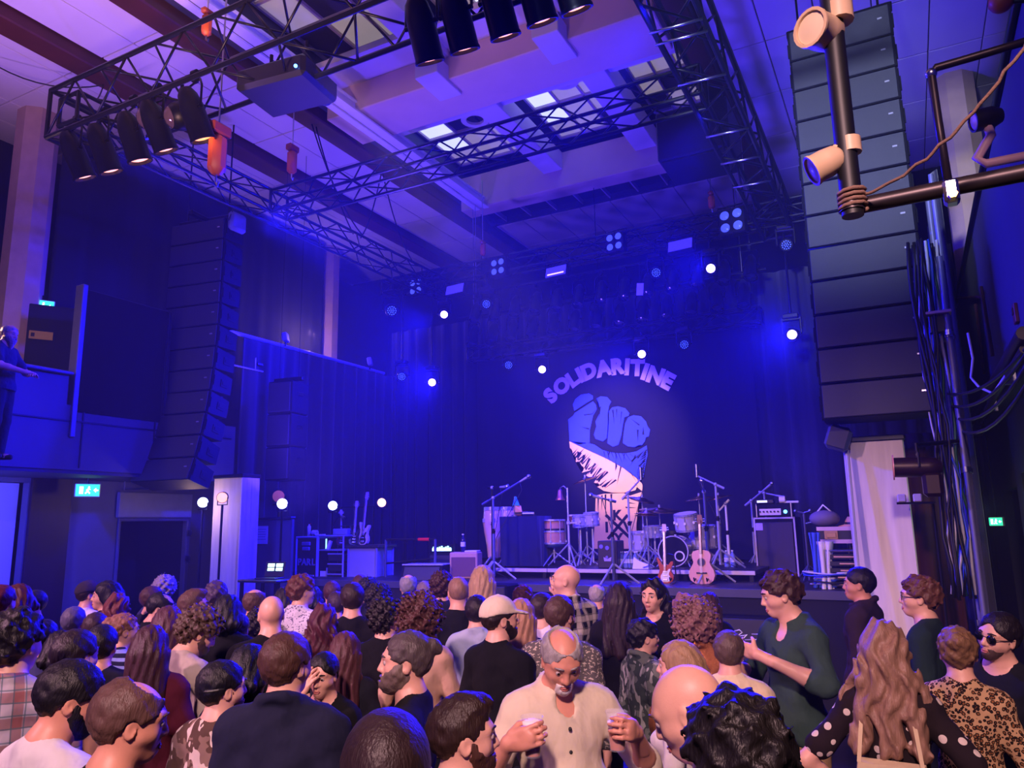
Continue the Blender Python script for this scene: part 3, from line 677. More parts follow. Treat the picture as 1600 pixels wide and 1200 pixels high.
for u, v, lab in ((711, 452, 'dimmest, on the left'), (869, 424, 'middle one with a bright tube'), (1063, 383, 'right-hand one')):
    p = P(u, v, y=12.1); t = thing('strobe_lamp', 'flat violet strobe panel under the rear truss, ' + lab, 'stage lamp', p, R_(-6), 'violet strobe panels')
    b = MB(); b.box((0, .05, 0), (.46, .12, .24), (R_(-14), 0, 0), .01); b.build('housing', m_lampbody, t); b = MB(); b.box((0, -.012, 0), (.42, .012, .19), (R_(-14), 0, 0)); b.build('face', m_strobe, t)
    b = MB(); b.cyl((-.17, -.025, -.05 ), (.17, -.025, -.05), .016, n=8); b.build('tube', M('strobe_tube', '#c8a0ff', .2, emit='#d0a8ff', es=2.2) if 'bright' in lab else m_strobe, t)
    b = MB(); b.tube([(-.25, .05, 0), (-.25, .05, .2), (.25, .05, .2), (.25, .05, 0)], .011, 6); b.build('yoke', m_blackmetal, t)
# two bars of old lamps hanging in the dark under the rear trusses
for row, (y, z, n, x0, x1) in enumerate(((12.7, 6.45, 13, -7.4, -2.0), (12.95, 6.05, 13, -7.6, -2.2))):
    t = thing('lamp_bar', ['upper', 'lower'][row] + ' steel bar carrying a row of dark old lamps', 'lamp bar', ((x0 + x1) / 2, y, z + .38))
    b = MB(t.location); b.cyl((x0 - .4, y, z + .38), (x1 + .4, y, z + .38), .024, n=8); b.build('bar', m_alu, t, 40)
    for xx in (x0, x1):
        b = MB(t.location); b.cyl((xx, y, z + .38), (xx, y, CE - .02), .008, n=5); b.build('hanging_wire', m_steel, t)
    for i in range(n):
        par_can('%s dark unlit can from the left in the %s row of old lamps' % (('first', 'second', 'third', 'fourth', 'fifth', 'sixth', 'seventh', 'eighth', 'ninth', 'tenth', 'eleventh', 'twelfth', 'last')[i], ['upper', 'lower'][row]), (x0 + (x1 - x0) * i / (n - 1), y, z), (x0 + (x1 - x0) * i / (n - 1), y - 1.2, z - 3), False, ['upper row of dark cans', 'lower row of dark cans'][row])
t = thing('paper_note', 'white scrap of paper caught between the dark cans', 'paper', P(1000, 452, y=12.46), R_(10)); b = MB(); b.box((0, 0, 0), (.12, .01, .22), (0, R_(6), 0)); b.build('sheet', M('paper_white', '#d8d4c8', .8), t); b = MB(); b.cyl((0, .02, .1), (0, .04, 7.03 - t.location.z), .005, n=5); b.build('string', m_cable, t)
# side lamps on the left
def floor_lamp(u, v, y, lab, m, to, s=1., st=None):
    p = P(u, v, y=y); t = thing('side_lamp', lab, 'stage lamp', p, 0, None, s); r = aim_rot(p, to)
    b = MB(); b.lathe([(0, .14), (.07, .13), (.10, .05), (.105, -.05), (.098, -.05), (.09, -.02), (0, -.02)], n=18); o = b.build('head', m_lampbody, t, 40, rot=r)
    b = MB(); b.lathe([(.098, -.045), (.05, -.055), (0, -.058)], n=18); b.build('lens', m, o, True)
    b = MB(); b.tube([(-.13, 0, 0), (-.13, 0, -.14), (.13, 0, -.14), (.13, 0, 0)], .011, 6); b.build('yoke', m_blackmetal, t)
    b = MB(); b.cyl((0, 0, -.14), (0, 0, -p.z / s), .022, n=8); b.cyl((0, 0, -p.z / s), (0, 0, -p.z / s + .03), .22, n=16); b.build('stand', m_blackmetal, t, 40)
    return p
ct = (0, 0, CZ)
SL = [floor_lamp(317, 785, 8.6, 'blue-white lit lamp beside the left white column', m_lenswhite, ct, .82), floor_lamp(348, 777, 8.3, 'round orange lit lamp at the left white column', M('lens_orange_lit', '#ffd0a0', .2, emit='#ffb070', es=1.6), (-3, 0, 1), .82),
      floor_lamp(441, 787, 9.0, 'blue-white lit lamp in front of the side drape', m_lenswhite, ct, .82), floor_lamp(436, 775, 9.3, 'dull orange disc lamp behind a blue-white lamp', M('lens_orange_dull', '#b06850', .3, emit='#b06048', es=.35), (-3, 0, 1)),
      floor_lamp(520, 790, 10.6, 'blue-white lit lamp left of the guitar rack', m_lenswhite, ct, .82), floor_lamp(597, 785, 11.2, 'round amber lit lamp right of the guitar rack', M('lens_amber_lit', '#ffd8a8', .2, emit='#ffc080', es=2.4), (-3, 0, 1), .82)]
# exit signs
def exit_sign(loc, rz, lab, s=1., hang=.18):
    t = thing('exit_sign', lab, 'sign', loc, rz, None, s)
    b = MB(); b.box((0, .03, 0), (.34, .06, .20), None, .008); b.build('housing', M('sign_housing', '#d8e0dc', .5), t)
    b = MB(); b.box((0, -.004, 0), (.31, .008, .17)); b.build('face', M('sign_green', '#40d8a0', .4, emit='#30d890', es=2.2), t)
    w_ = M('sign_white', '#f4fff8', .4, emit='#e8fff0', es=3.0)
    b = MB(); b.box((-.085, -.010, 0), (.05, .006, .11)); b.build('pictogram_door', w_, t)
    b = MB(); b.sphere((.015, -.011, .045), .014, 8, 6); b.tube([(.01, -.011, .03), (.0, -.011, -.01), (.03, -.011, -.05)], .010, 5); b.tube([(.0, -.011, -.01), (-.03, -.011, -.05)], .010, 5); b.tube([(.035, -.011, .01), (.01, -.011, .022), (-.02, -.011, .0)], .007, 5); b.build('pictogram_runner', w_, t, True)
    b = MB(); b.add([(.075, -.013, 0), (.11, -.013, .035), (.11, -.013, -.035)], [(0, 2, 1)]); b.box((.125, -.011, 0), (.03, .006, .02)); b.build('pictogram_arrow', w_, t)
    b = MB(); b.cyl((0, .03, .1), (0, .03, hang), .012, n=6); b.build('hanger', m_blackmetal, t)
    return t
exit_sign(P(137, 766, x=-11.0), R_(62), 'green lit exit sign hanging under the left balcony', 1., .26); exit_sign(P(66, 478, x=-11.9), R_(62), 'green lit exit sign on the left balcony beside the pillar'); exit_sign(P(1556, 815, x=.90), R_(-42), 'small bright exit sign by the dark door on the right', .55, 2.4)
# ------------------------------------------------------------------ painted backdrop
YB = 13.55
m_bk = drape_mat('backdrop_cloth', '#1b1822', .92)
bk = thing('backdrop', 'dark painted backdrop with a raised fist and arched lettering', 'banner', (-5.0, YB, SZ + .1))
x0, x1 = P(747, 700, y=YB).x, P(1186, 700, y=YB).x
vs = []; fs = []
for iz in range(9):
    for ix in range(61):
        xx = x0 + (x1 - x0) * ix / 60; vs.append((xx, YB + .02 + .012 * math.sin(ix * .9 + .3 * math.sin(iz)) * (1 - iz / 12), SZ + .12 + (5.60 - SZ - .12) * iz / 8))
for iz in range(8):
    for ix in range(60): fs.append((iz * 61 + ix, iz * 61 + ix + 1, iz * 61 + 62 + ix, iz * 61 + 61 + ix))
b = MB(bk.location); b.add(vs, fs); b.build('cloth', m_bk, bk, True)
b = MB(bk.location); b.cyl((x0 - .1, YB + .03, 5.60), (x1 + .1, YB + .03, 5.60), .022, n=8)
for k in range(7): xx = x0 + (x1 - x0) * k / 6; b.cyl((xx, YB + .02, 5.60), (max(-7.8, min(-2.1, xx)), 13.44, 5.60), .012, n=5)
b.build('top_batten', m_alu, bk, 40)
m_pb = M('print_blue', '#3048c8', .85, 0, .10, 4); m_py = M('print_yellow', '#f0c468', .85, 0, .10, 4); m_pk = M('print_black', '#0d0b14', .9); m_pw = M('print_cream', '#f0d8c4', .85, 0, .06, 6)
def pr(name, pts, m, lift=0.0, smooth_n=0):
    w_ = [P(840 + a / 3.87, 550 + c / 3.87, y=YB - .004) for a, c in pts]
    o = w_[0]; loc2 = [(q.x - o.x, q.z - o.z) for q in w_]
    ar = sum(loc2[i][0] * loc2[(i + 1) % len(loc2)][1] - loc2[(i + 1) % len(loc2)][0] * loc2[i][1] for i in range(len(loc2)))
    if ar < 0: loc2 = loc2[::-1]
    bm = bmesh.new(); f = bm.faces.new([bm.verts.new((a, -lift, c)) for a, c in loc2])
    bmesh.ops.triangulate(bm, faces=[f]); me = bpy.data.meshes.new(name); bm.to_mesh(me); bm.free(); me.materials.append(m)
    ob = bpy.data.objects.new(name, me); link(ob, bk); ob.location = o - Vector(bk.location); 
    md = ob.modifiers.new('thick', 'SOLIDIFY'); md.thickness = .003
    return ob
def rough(pts, amp=3, n=2, seed=0):
    r = random.Random(seed); out = []
    for i, p in enumerate(pts):
        q = pts[(i + 1) % len(pts)]; out.append(p)
        for k in range(1, n + 1):
            t_ = k / (n + 1); out.append((p[0] + (q[0] - p[0]) * t_ + r.uniform(-amp, amp), p[1] + (q[1] - p[1]) * t_ + r.uniform(-amp, amp)))
    return out
pr('printed_thumb_tip', [(213, 318), (228, 285), (262, 258), (310, 250), (335, 265), (335, 285), (300, 305), (222, 355)], m_pb)
pr('printed_thumb', [(225, 368), (335, 298), (352, 318), (358, 345), (335, 385), (325, 430), (316, 470), (314, 548), (250, 560), (192, 535), (190, 460), (185, 408), (215, 385)], m_pb)
pr('printed_finger', [(355, 283), (380, 268), (420, 272), (445, 300), (432, 325), (424, 380), (425, 430), (418, 520), (395, 540), (350, 525), (340, 500), (355, 450), (350, 420), (375, 370), (378, 320)], m_pb)
pr('printed_finger', [(432, 358), (450, 335), (485, 328), (530, 340), (555, 370), (550, 385), (525, 395), (515, 440), (508, 500), (490, 560), (455, 572), (422, 552), (424, 505), (432, 440)], m_pb)
pr('printed_finger', [(530, 430), (548, 395), (580, 382), (625, 388), (655, 420), (665, 450), (680, 470), (672, 510), (655, 515), (648, 540), (630, 565), (610, 558), (590, 575), (545, 570), (515, 550), (520, 495)], m_pb)
pr('printed_palm', [(192, 538), (314, 552), (345, 560), (390, 592), (430, 604), (480, 612), (540, 612), (600, 600), (660, 565), (665, 620), (650, 690), (640, 760), (615, 772), (520, 700), (420, 645), (300, 590)], m_pb)
pr('printed_forearm', [(192, 540), (300, 592), (420, 647), (520, 703), (612, 774), (635, 800), (632, 842), (600, 815), (592, 835), (540, 850), (450, 850), (400, 840), (360, 815), (395, 800), (340, 790), (362, 760), (312, 760), (292, 745), (322, 715), (268, 730), (290, 690), (262, 690), (272, 660), (230, 665), (240, 630), (210, 620), (215, 595), (195, 580)], m_py)
pr('printed_wrist', [(352, 868), (400, 857), (520, 853), (560, 868), (632, 845), (632, 890), (592, 905), (602, 1190), (335, 1190), (345, 1050)], m_py)
sl = [((240, 600), (268, 612), (240, 655)), ((275, 620), (290, 628), (262, 680)), ((310, 640), (322, 648), (275, 715)), ((345, 670), (356, 678), (300, 745)), ((380, 700), (392, 706), (330, 775)), ((420, 720), (430, 728), (352, 800)), ((470, 655), (482, 690), (470, 720)), ((500, 690), (508, 698), (480, 800)), ((470, 770), (480, 775), (400, 830)),
      ((555, 720), (565, 728), (600, 790)), ((580, 790), (590, 796), (625, 830)), ((600, 640), (610, 644), (650, 590)), ((560, 660), (572, 664), (640, 600)), ((610, 690), (620, 696), (660, 640)), ((590, 620), (596, 630), (560, 690)), ((430, 600), (440, 606), (425, 640)), ((470, 610), (478, 616), (476, 660)), ((520, 612), (528, 616), (520, 665)),
      ((362, 870), (372, 868), (366, 990)), ((385, 866), (394, 864), (388, 960)), ((405, 862), (416, 860), (412, 1010)), ((440, 860), (452, 858), (447, 940)), ((540, 905), (545, 915), (600, 918)), ((530, 935), (535, 944), (600, 942)), ((515, 880), (520, 890), (580, 880)), ((450, 350), (460, 348), (464, 440)), ((560, 400), (620, 440), (612, 445)), ((600, 470), (606, 540), (612, 470)), ((640, 450), (632, 500), (646, 500)), ((475, 345), (482, 345), (478, 400)), ((505, 360), (512, 362), (500, 440)), ((375, 330), (384, 330), (372, 400)), ((280, 378), (330, 372), (355, 345), (330, 378), (282, 384)), ((268, 455), (312, 460), (310, 470))]
rs_ = random.Random(3)
for i in range(20):
    k_ = i / 19; bx_, by_ = 212 + 190 * k_ + rs_.uniform(-6, 6), 622 + 200 * k_ + rs_.uniform(-8, 8); ln_ = rs_.uniform(34, 88); a_ = R_(rs_.uniform(36, 58)); sl.append(((bx_ - 4, by_ - 3), (bx_ + 4, by_ + 4), (bx_ + ln_ * math.cos(a_), by_ - ln_ * math.sin(a_))))
for i in range(13):
    k_ = i / 12; bx_, by_ = 660 - 22 * k_, 590 + 165 * k_; ln_ = rs_.uniform(40, 80); a_ = R_(rs_.uniform(38, 60)); sl.append(((bx_ - 3, by_ - 4), (bx_ + 3, by_ + 4), (bx_ - ln_ * math.cos(a_), by_ + ln_ * math.sin(a_) * .8)))
for i in range(8):
    bx_ = 400 + i * 22; sl.append(((bx_ - 3, 600 + i * 2), (bx_ + 4, 602 + i * 2), (bx_ + 14 + 3 * i, 640 + rs_.uniform(0, 40))))
for i, p in enumerate(sl): pr('ink_stroke', p, m_pk, .004)
for i, (c0, c1) in enumerate((((412, 985), (560, 1125)), ((545, 985), (425, 1130)))):
    a = Vector((c0[0], c0[1])); e = Vector((c1[0], c1[1])); n_ = (e - a).normalized(); n_ = Vector((-n_.y, n_.x)) * 9
    pr('ink_cross_bar', [tuple(a + n_), tuple(e + n_), tuple(e - n_), tuple(a - n_)], m_pk, .004)
pxm = (P(900, 700, y=YB) - P(800, 700, y=YB)).length / 100
def bl(ch, cx, cy, ang, size, m, bold, name='letter', lift=.008):
    w_ = P(840 + cx / 3.87, 550 + cy / 3.87, y=YB - lift)
    text(name, ch, size, bk, w_ - Vector(bk.location), (R_(90), R_(-ang), 0), m, bold)
for ch, cx, cy, ang in (('S', 80, 266, 44), ('O', 148, 208, 38), ('L', 212, 168, 31), ('I', 258, 143, 25), ('D', 310, 120, 18), ('A', 400, 102, 8), ('R', 480, 92, 2), ('I', 541, 95, -7), ('T', 603, 100, -6), ('I', 648, 124, -22), ('N', 712, 147, -23), ('E', 782, 178, -33)):
    bl(ch, cx, cy, ang, 112 / 3.87 * pxm, m_pw, .026)
for ch, cx, cy in (('K', 480, 990), ('I', 418, 1062), ('V', 545, 1060), ('Y', 490, 1130)): bl(ch, cx, cy, 0, 70 / 3.87 * pxm, m_pk, .012)
# ------------------------------------------------------------------ band gear on the stage
RZ = 1.56
m_shell = M('drum_shell_wood', '#c89068', .35, 0, .18, 5, 0, None, (1, 1, 4), coat=.5)
m_shellw = M('drum_shell_pearl', '#b9b4c8', .25, 0, .12, 12, coat=.6)
m_conga = M('conga_shell', '#e0b8a4', .3, 0, .12, 4, 0, None, (6, 6, .5), coat=.5)
m_skinh = M('drum_head', '#d8d4cc', .5, 0, .06, 5)
m_headblk = M('drum_head_black', '#0d0f16', .2)
m_cymbal = M('cymbal_bronze', '#c8a050', .25, 1., .12, 20)
m_tolex = M('amp_tolex_tan', '#c09a78', .7, 0, .12, 40, .2, 220)
m_cloth_am = M('amp_cloth', '#6a4a48', .8, 0, .2, 60, .2, 260)
m_red = M('tape_red', '#e02820', .45)
m_white = M('white_enamel', '#e4e2e6', .35, 0, .04, 4)
m_case = M('flight_case_black', '#1a1a22', .5, 0, .2, 10)
m_pet = M('plastic_bottle', '#88a0e8', .12, 0, .05, 4, alpha=.55)
m_label = M('bottle_label', '#d8dcf0', .6)
# risers: deck, pale front strip, legs
def riser(x0, x1, y0, y1, lab):
    t = thing('stage_riser', lab, 'riser', ((x0 + x1) / 2, (y0 + y1) / 2, SZ), 0, 'low drum risers')
    b = MB(t.location); b.bb((x0 + .01, y0 + .02, RZ - .05), (x1 - .01, y1, RZ)); b.build('deck', m_deck, t)
    b = MB(t.location); b.bb((x0 + .004, y0, RZ - .055), (x1 - .004, y0 + .02, RZ - .002), .004); b.build('front_strip', M('riser_edge_alu', '#c4bcc4', .4, .2), t)
    for x in (x0 + .06, x1 - .06):
        for y in (y0 + .06, y1 - .06):
            b = MB(t.location); b.bb((x - .025, y - .025, SZ), (x + .025, y + .025, RZ - .05)); b.build('leg', m_alu, t)
for i, lab in enumerate(('leftmost low riser, under the conga pair', 'second low riser, under the draped table', 'third low riser, under the wooden drum', 'fourth low riser, behind the bass guitar', 'rightmost low riser, under the bass drum')):
    riser(-6.75 + i * .98, -6.75 + (i + 1) * .98, 10.2, 12.4, lab)
def tripod(b, x, y, z0, h, spread, r=.009, a0=.3):
    for k in range(3):
        a = a0 + k * 2.0944
        b.cyl((x, y, z0 + h), (x + spread * math.cos(a), y + spread * math.sin(a), z0 + .01), r, n=6)
m_stand = M('stand_grey_steel', '#a8aabc', .38, .35, .1, 12)
def mic_stand(lab, x, y, z0, h, boom=None, mic='dyn', name='microphone_stand', m=None):
    """boom: (dx, dy, dz) of the boom's tip from the pole's top"""
    t = thing(name, lab, 'microphone stand', (x, y, z0), 0)
    b = MB(); tripod(b, 0, 0, 0, .26, .32, .014); b.build('tripod', m_stand, t, 40)
    b = MB(); b.cyl((0, 0, .05), (0, 0, h * .6), .021, n=8); b.cyl((0, 0, h * .58), (0, 0, h), .016, n=8); b.build('pole', m or m_stand, t, 40)
    b = MB(); b.cyl((0, 0, h * .56), (0, 0, h * .62), .022, n=10); b.cyl((-.03, 0, h * .59), (.03, 0, h * .59), .010, n=6); b.build('clutch', m_blackmetal, t, 40)
    tip = Vector((0, 0, h))
    if boom:
        bv = Vector(boom); e = Vector((0, 0, h)) - bv * .35; tip = Vector((0, 0, h)) + bv
        b = MB(); b.cyl(e, tip, .013, n=6); b.cyl(e - bv.normalized() * .03, e + bv.normalized() * .08, .018, n=8); b.build('boom', m or m_stand, t, 40)
        b = MB(); b.sphere((0, 0, h), .028, 10, 6); b.build('boom_joint', m_stand, t, True)
    if mic:
        d = (Vector(boom).normalized() if boom else Vector((0, -.85, .5)).normalized())
        q = MB()
        if mic == 'dyn':
            q.cyl(tip, tip + d * .13, .014, .021, 10); q.build('microphone', m_stand, t, 40)
            q = MB(); q.sphere(tip + d * .155, .034, 10, 8); q.build('microphone_grille', m_steel, t, True)
        else:
            q.cyl(tip + Vector((0, 0, -.02)), tip + Vector((0, 0, .16)), .022, n=12); q.build('microphone', m_steel, t, 40)
            q = MB(); q.tube([tip + Vector((.05 * math.cos(a), 0, .08 + .09 * math.sin(a))) for a in [i * .6 for i in range(11)]], .004, 5); q.build('shock_mount', m_blackmetal, t)
    b = MB(); b.tube([tip, tip + Vector((.03, 0, -.12)), (.03, .02, h * .5), (.02, .015, .1), (.2, .1, .01)], .005, 5); b.build('cable', m_cable, t, True)
    return t
def drum(parent, c, r, dep, axis, shell, lugs=8, head=None, bottom=True, nm='drum_shell'):
    ax = Vector(axis).normalized(); c = Vector(c); x, y, _ = frame_from(ax)
    b = MB(); b.lathe([(r * .93, 0), (r * .98, 0), (r * .98, dep), (r * .93, dep), (r * .93, 0)], c, ax, 26); s = b.build(nm, shell, parent, 40)
    b = MB(); b.lathe([(0, dep + .008), (r * .97, dep + .008), (r * .97, dep - .002), (0, dep - .004)], c, ax, 26); b.build('drum_head', head or m_skinh, parent, 40)
    for h in ((-.012, dep - .018) if bottom else (dep - .018,)):
        b = MB(); b.lathe([(r * .98, h), (r * 1.03, h), (r * 1.03, h + .032), (r * .98, h + .032), (r * .98, h)], c, ax, 26); b.build('hoop', m_chrome, parent, 40)
    for k in range(lugs):
        a = 2 * math.pi * (k + .5) / lugs; p = c + (x * math.cos(a) + y * math.sin(a)) * r * 1.02
        b = MB(); b.cyl(p + ax * dep * .02, p + ax * dep * .98, .006, n=6); b.box(p + ax * dep * .5, (.03, .03, .035)); b.build('lug', m_chrome, parent)
    return s
def cymbal(lab, x, y, z0, h, r, tilt=(0.12, 0, 0), second=False, loc_off=(0, 0)):
    t = thing('cymbal', lab, 'cymbal', (x, y, z0), 0)
    b = MB(); tripod(b, 0, 0, 0, .30, .30, .012); b.build('tripod', m_chrome, t, 40)
    b = MB(); b.cyl((0, 0, .05), (0, 0, h * .62), .015, n=8); b.cyl((0, 0, h * .6), (0, 0, h + .05), .010, n=8); b.build('pole', m_chrome, t, 40)
    for k in range(2 if second else 1):
        b = MB(); b.lathe([(.006, .0), (.03, .022), (.055, .018), (.07, .006), (r * .6, -.008), (r, -.024), (r, -.028), (r * .6, -.013), (.07, .0), (.006, -.004)], n=28)
        b.build('cymbal_disc', m_cymbal, t, True, loc=(0, 0, h - .03 * k), rot=(tilt[0] * (-1 if k else 1), tilt[1], 0))
    b = MB(); b.cyl((0, 0, h + .02), (0, 0, h + .06), .016, n=8); b.build('wing_nut', m_chrome, t)
# --- congas
for i, (u, lab) in enumerate(((772, 'front-left conga with pale pink shell and chrome lugs'), (793, 'second conga half hidden by the draped table'))):
    y = 10.9 + .18 * i; p = P(u, 880, y=y); H_ = .74; z0 = RZ + .12
    t = thing('conga', lab, 'drum', (p.x, y, RZ), 0, 'congas')
    b = MB(); r = .145
    b.lathe([(.10, z0 - RZ), (.115, .30), (.155, .52), (.175, .68), (.165, .80), (.150, .90), (.142, .90), (.155, .78), (.10, .30), (.09, z0 - RZ)], n=24); b.build('shell', m_conga, t, True)
    b = MB(); b.lathe([(0, .912), (.152, .912), (.156, .90), (0, .90)], n=24); b.build('drum_head', m_skinh, t, 40)
    b = MB(); b.lathe([(.152, .87), (.163, .87), (.163, .925), (.154, .925), (.152, .87)], n=24); b.build('hoop', m_chrome, t, 40)
    for k in range(6):
        a = k * math.pi / 3; b = MB(); b.cyl((.170 * math.cos(a), .170 * math.sin(a), .72), (.165 * math.cos(a), .165 * math.sin(a), .90), .008, n=6); b.box((.178 * math.cos(a), .178 * math.sin(a), .71), (.035, .035, .06)); b.build('lug', m_chrome, t)
    b = MB(); tripod(b, 0, 0, 0, .20, .30, .014, .5); b.cyl((0, 0, .10), (0, 0, .16), .08, n=12); b.build('stand', m_chrome, t, 40)
# --- draped percussion table
p0, p1 = P(792, 860, y=10.55), P(849, 860, y=10.55); cx = (p0.x + p1.x) / 2; wd = p1.x - p0.x
t = thing('percussion_table', 'small table draped in dark blue cloth between the congas and the wooden drum', 'table', (cx, 10.6, RZ - .0))
b = MB(); b.box((0, 0, .74), (wd * .96, .5, .03), None, .008); b.build('table_top', m_black, t)
for sx in (-1, 1):
    for sy in (-1, 1):
        b = MB(); b.cyl((sx * wd * .42, sy * .2, 0), (sx * wd * .42, sy * .2, .73), .015, n=6); b.build('leg', m_blackmetal, t)
N = 72; vs = []; fs = []
for iz in range(7):
    z = .76 - .74 * iz / 6
    for i in range(N):
        a = 2 * math.pi * i / N; ca, sa = math.cos(a), math.sin(a); q = .5 / max(abs(ca), abs(sa)); k = 1.02 + (.05 * math.sin(a * 9 + 1) + .03 * math.sin(a * 17)) * iz / 6 + .02 * iz / 6
        vs.append((ca * q * wd * k, sa * q * .52 * k, z))
for iz in range(6):
    for i in range(N): fs.append((iz * N + i, iz * N + (i + 1) % N, (iz + 1) * N + (i + 1) % N, (iz + 1) * N + i))
fs.append(tuple(range(N))); b = MB(); b.add(vs, fs); b.build('cloth', drape_mat('cloth_navy', '#161a3c'), t, 50)
tx = RZ + .765
def small_thing(name, lab, cat, loc, fn, grp=None, rz=0):
    t = thing(name, lab, cat, loc, rz, grp); fn(t); return t
def shaker(t):
    b = MB(); b.cyl((-.09, 0, .03), (.09, 0, .03), .03, n=12); b.build('barrel', m_steel, t, 40); b = MB(); b.cyl((-.1, 0, .03), (-.088, 0, .03), .033, n=12); b.build('end_cap', m_black, t)
small_thing('shaker', 'metal shaker tube lying on the draped table', 'percussion', (cx + .12, 10.45, tx), shaker, None, .3)
def woodblock(t):
    b = MB(); b.box((0, 0, .035), (.22, .09, .07), None, .012); b.build('block', m_wood, t); b = MB(); b.box((0, -.047, .04), (.18, .006, .02)); b.build('slot', m_black, t)
small_thing('wood_block', 'dark wood block on the draped table beside the shaker', 'percussion', (cx - .05, 10.55, tx), woodblock)
def flaglet(t):
    b = MB(); b.cyl((0, 0, 0), (0, 0, .30), .006, n=6); b.cyl((0, 0, 0), (0, 0, .015), .05, n=12); b.build('stick', m_steel, t, 40)
    for nm, z0_, z1_, c in (('upper_cloth', .30, .16, '#38b0b8'), ('lower_cloth', .16, .06, '#e8a860')):
        b = MB(); w0, w1 = (.02, .10) if z0_ > .2 else (.10, .14)
        b.add([(0, 0, z0_), (w0, .02, z0_), (w1, -.02, z1_), (-.04, .01, z1_), (0, .008, z0_), (w0, .028, z0_), (w1, -.012, z1_), (-.04, .018, z1_)], [(0, 3, 2, 1), (4, 5, 6, 7), (0, 1, 5, 4), (1, 2, 6, 5), (2, 3, 7, 6), (3, 0, 4, 7)]); b.build(nm, M('flag_' + nm, c, .8), t)
small_thing('pennant', 'little teal and orange cloth pennant on the draped table', 'flag', (cx - .14, 10.5, tx), flaglet)
# --- wooden drum on a stand (two stacked rims) and its lower drum
y = 10.75; p = P(865, 840, y=y)
t = thing('wooden_drum', 'two-tiered wooden drum with dark band on a chrome stand', 'drum', (p.x, y, RZ))
zt = P(865, 812, y=y).z - RZ; zm = P(865, 829, y=y).z - RZ; zb = P(865, 851, y=y).z - RZ
b = MB(); b.lathe([(.155, zm + .03), (.17, zm + .03), (.17, zt - .02), (.155, zt - .02), (.155, zm + .03)], n=26); b.build('upper_shell', m_shell, t, 40)
b = MB(); b.lathe([(.160, zm - .005), (.176, zm - .005), (.176, zm + .03), (.160, zm + .03), (.160, zm - .005)], n=26); b.build('band', m_black, t, 40)
b = MB(); b.lathe([(.165, zb + .03), (.185, zb + .03), (.185, zm - .02), (.165, zm - .02), (.165, zb + .03)], n=26); b.build('lower_shell', m_shell, t, 40)
for z in (zt - .02, zm - .025, zb + .01):
    b = MB(); b.lathe([(.170, z), (.192, z), (.192, z + .025), (.170, z + .025), (.170, z)], n=26); b.build('hoop', m_chrome, t, 40)
b = MB(); b.lathe([(0, zt), (.168, zt), (.168, zt - .01), (0, zt - .012)], n=26); b.build('drum_head', m_skinh, t, 40)
b = MB(); b.lathe([(0, zb - .05), (.12, zb - .04), (.175, zb + .01), (0, zb + .012)], n=22); b.build('basket', M('basket_blue', '#3048a8', .4), t, True)
for k in range(8):
    a = k * math.pi / 4 + .2; b = MB(); b.cyl((.19 * math.cos(a), .19 * math.sin(a), zb + .02), (.185 * math.cos(a), .185 * math.sin(a), zt - .02), .006, n=5); b.box((.195 * math.cos(a), .195 * math.sin(a), zb + .05), (.03, .03, .03)); b.build('lug', m_chrome, t)
b = MB(); b.cyl((0, 0, .05), (0, 0, zb - .04), .018, n=8); tripod(b, 0, 0, 0, .22, .28, .012); b.build('stand', m_chrome, t, 40)
# --- bell on its stand, percussion stands and small drums behind
y = 10.7; p = P(889, 850, y=y); zt = P(889, 762, y=y).z
t = thing('bell_stand', 'chrome stand with a hanging handbell left of the painted wrist', 'percussion', (p.x, y, RZ)); h = zt - RZ
b = MB(); tripod(b, 0, 0, 0, .34, .34, .013, 1.2); b.build('tripod', m_chrome, t, 40)
b = MB(); b.cyl((0, 0, .05), (0, 0, h * .62), .018, n=8); b.cyl((0, 0, h * .6), (0, 0, h), .013, n=8); b.build('pole', m_chrome, t, 40)
b = MB(); b.tube([(0, 0, h - .03), (-.06, 0, h + .03), (-.12, 0, h + .0), (-.125, 0, h - .09)], .009, 6); b.build('hook_arm', m_steel, t, True)
zb_ = P(876, 778, y=y).z - RZ
b = MB(); b.lathe([(0, .13), (.02, .13), (.032, .11), (.045, .03), (.075, -.03), (.075, -.036), (.06, -.03), (.03, .03), (0, .11)], (-.125, 0, zb_), n=18); b.build('bell', M('bell_copper', '#d88a6a', .3, .8), t, True)
b = MB(); b.box((0, 0, h * .55), (.05, .05, .06), None, .01); b.box((.08, 0, h * .55), (.14, .02, .02)); b.build('clamp', m_chrome, t)
def tom(lab, u, v, y, r, dep, shell, grp=None, lug=6, stand=True):
    p = P(u, v, y=y); t = thing('tom_drum', lab, 'drum', (p.x, y, RZ), 0, grp)
    drum(t, (0, 0, p.z - RZ - dep), r, dep, (0, -.10, 1), shell, lug)
    if stand:
        b = MB(); b.cyl((0, .02, .04), (0, .02, p.z - RZ - dep - .01), .016, n=8); tripod(b, 0, .02, 0, .22, .26, .012, .7); b.build('stand', m_chrome, t, 40)
tom('small pearl drum beside the bell stand', 905, 806, 10.95, .105, .16, m_shellw); tom('second small pearl drum left of the painted wrist', 924, 802, 11.05, .12, .18, m_shellw)
cymbal('small cymbal on a tall stand in front of the painted fist, left', P(914, 748, y=11.2).x, 11.2, RZ, P(914, 748, y=11.2).z - RZ, .20, (.1, -.28, 0))
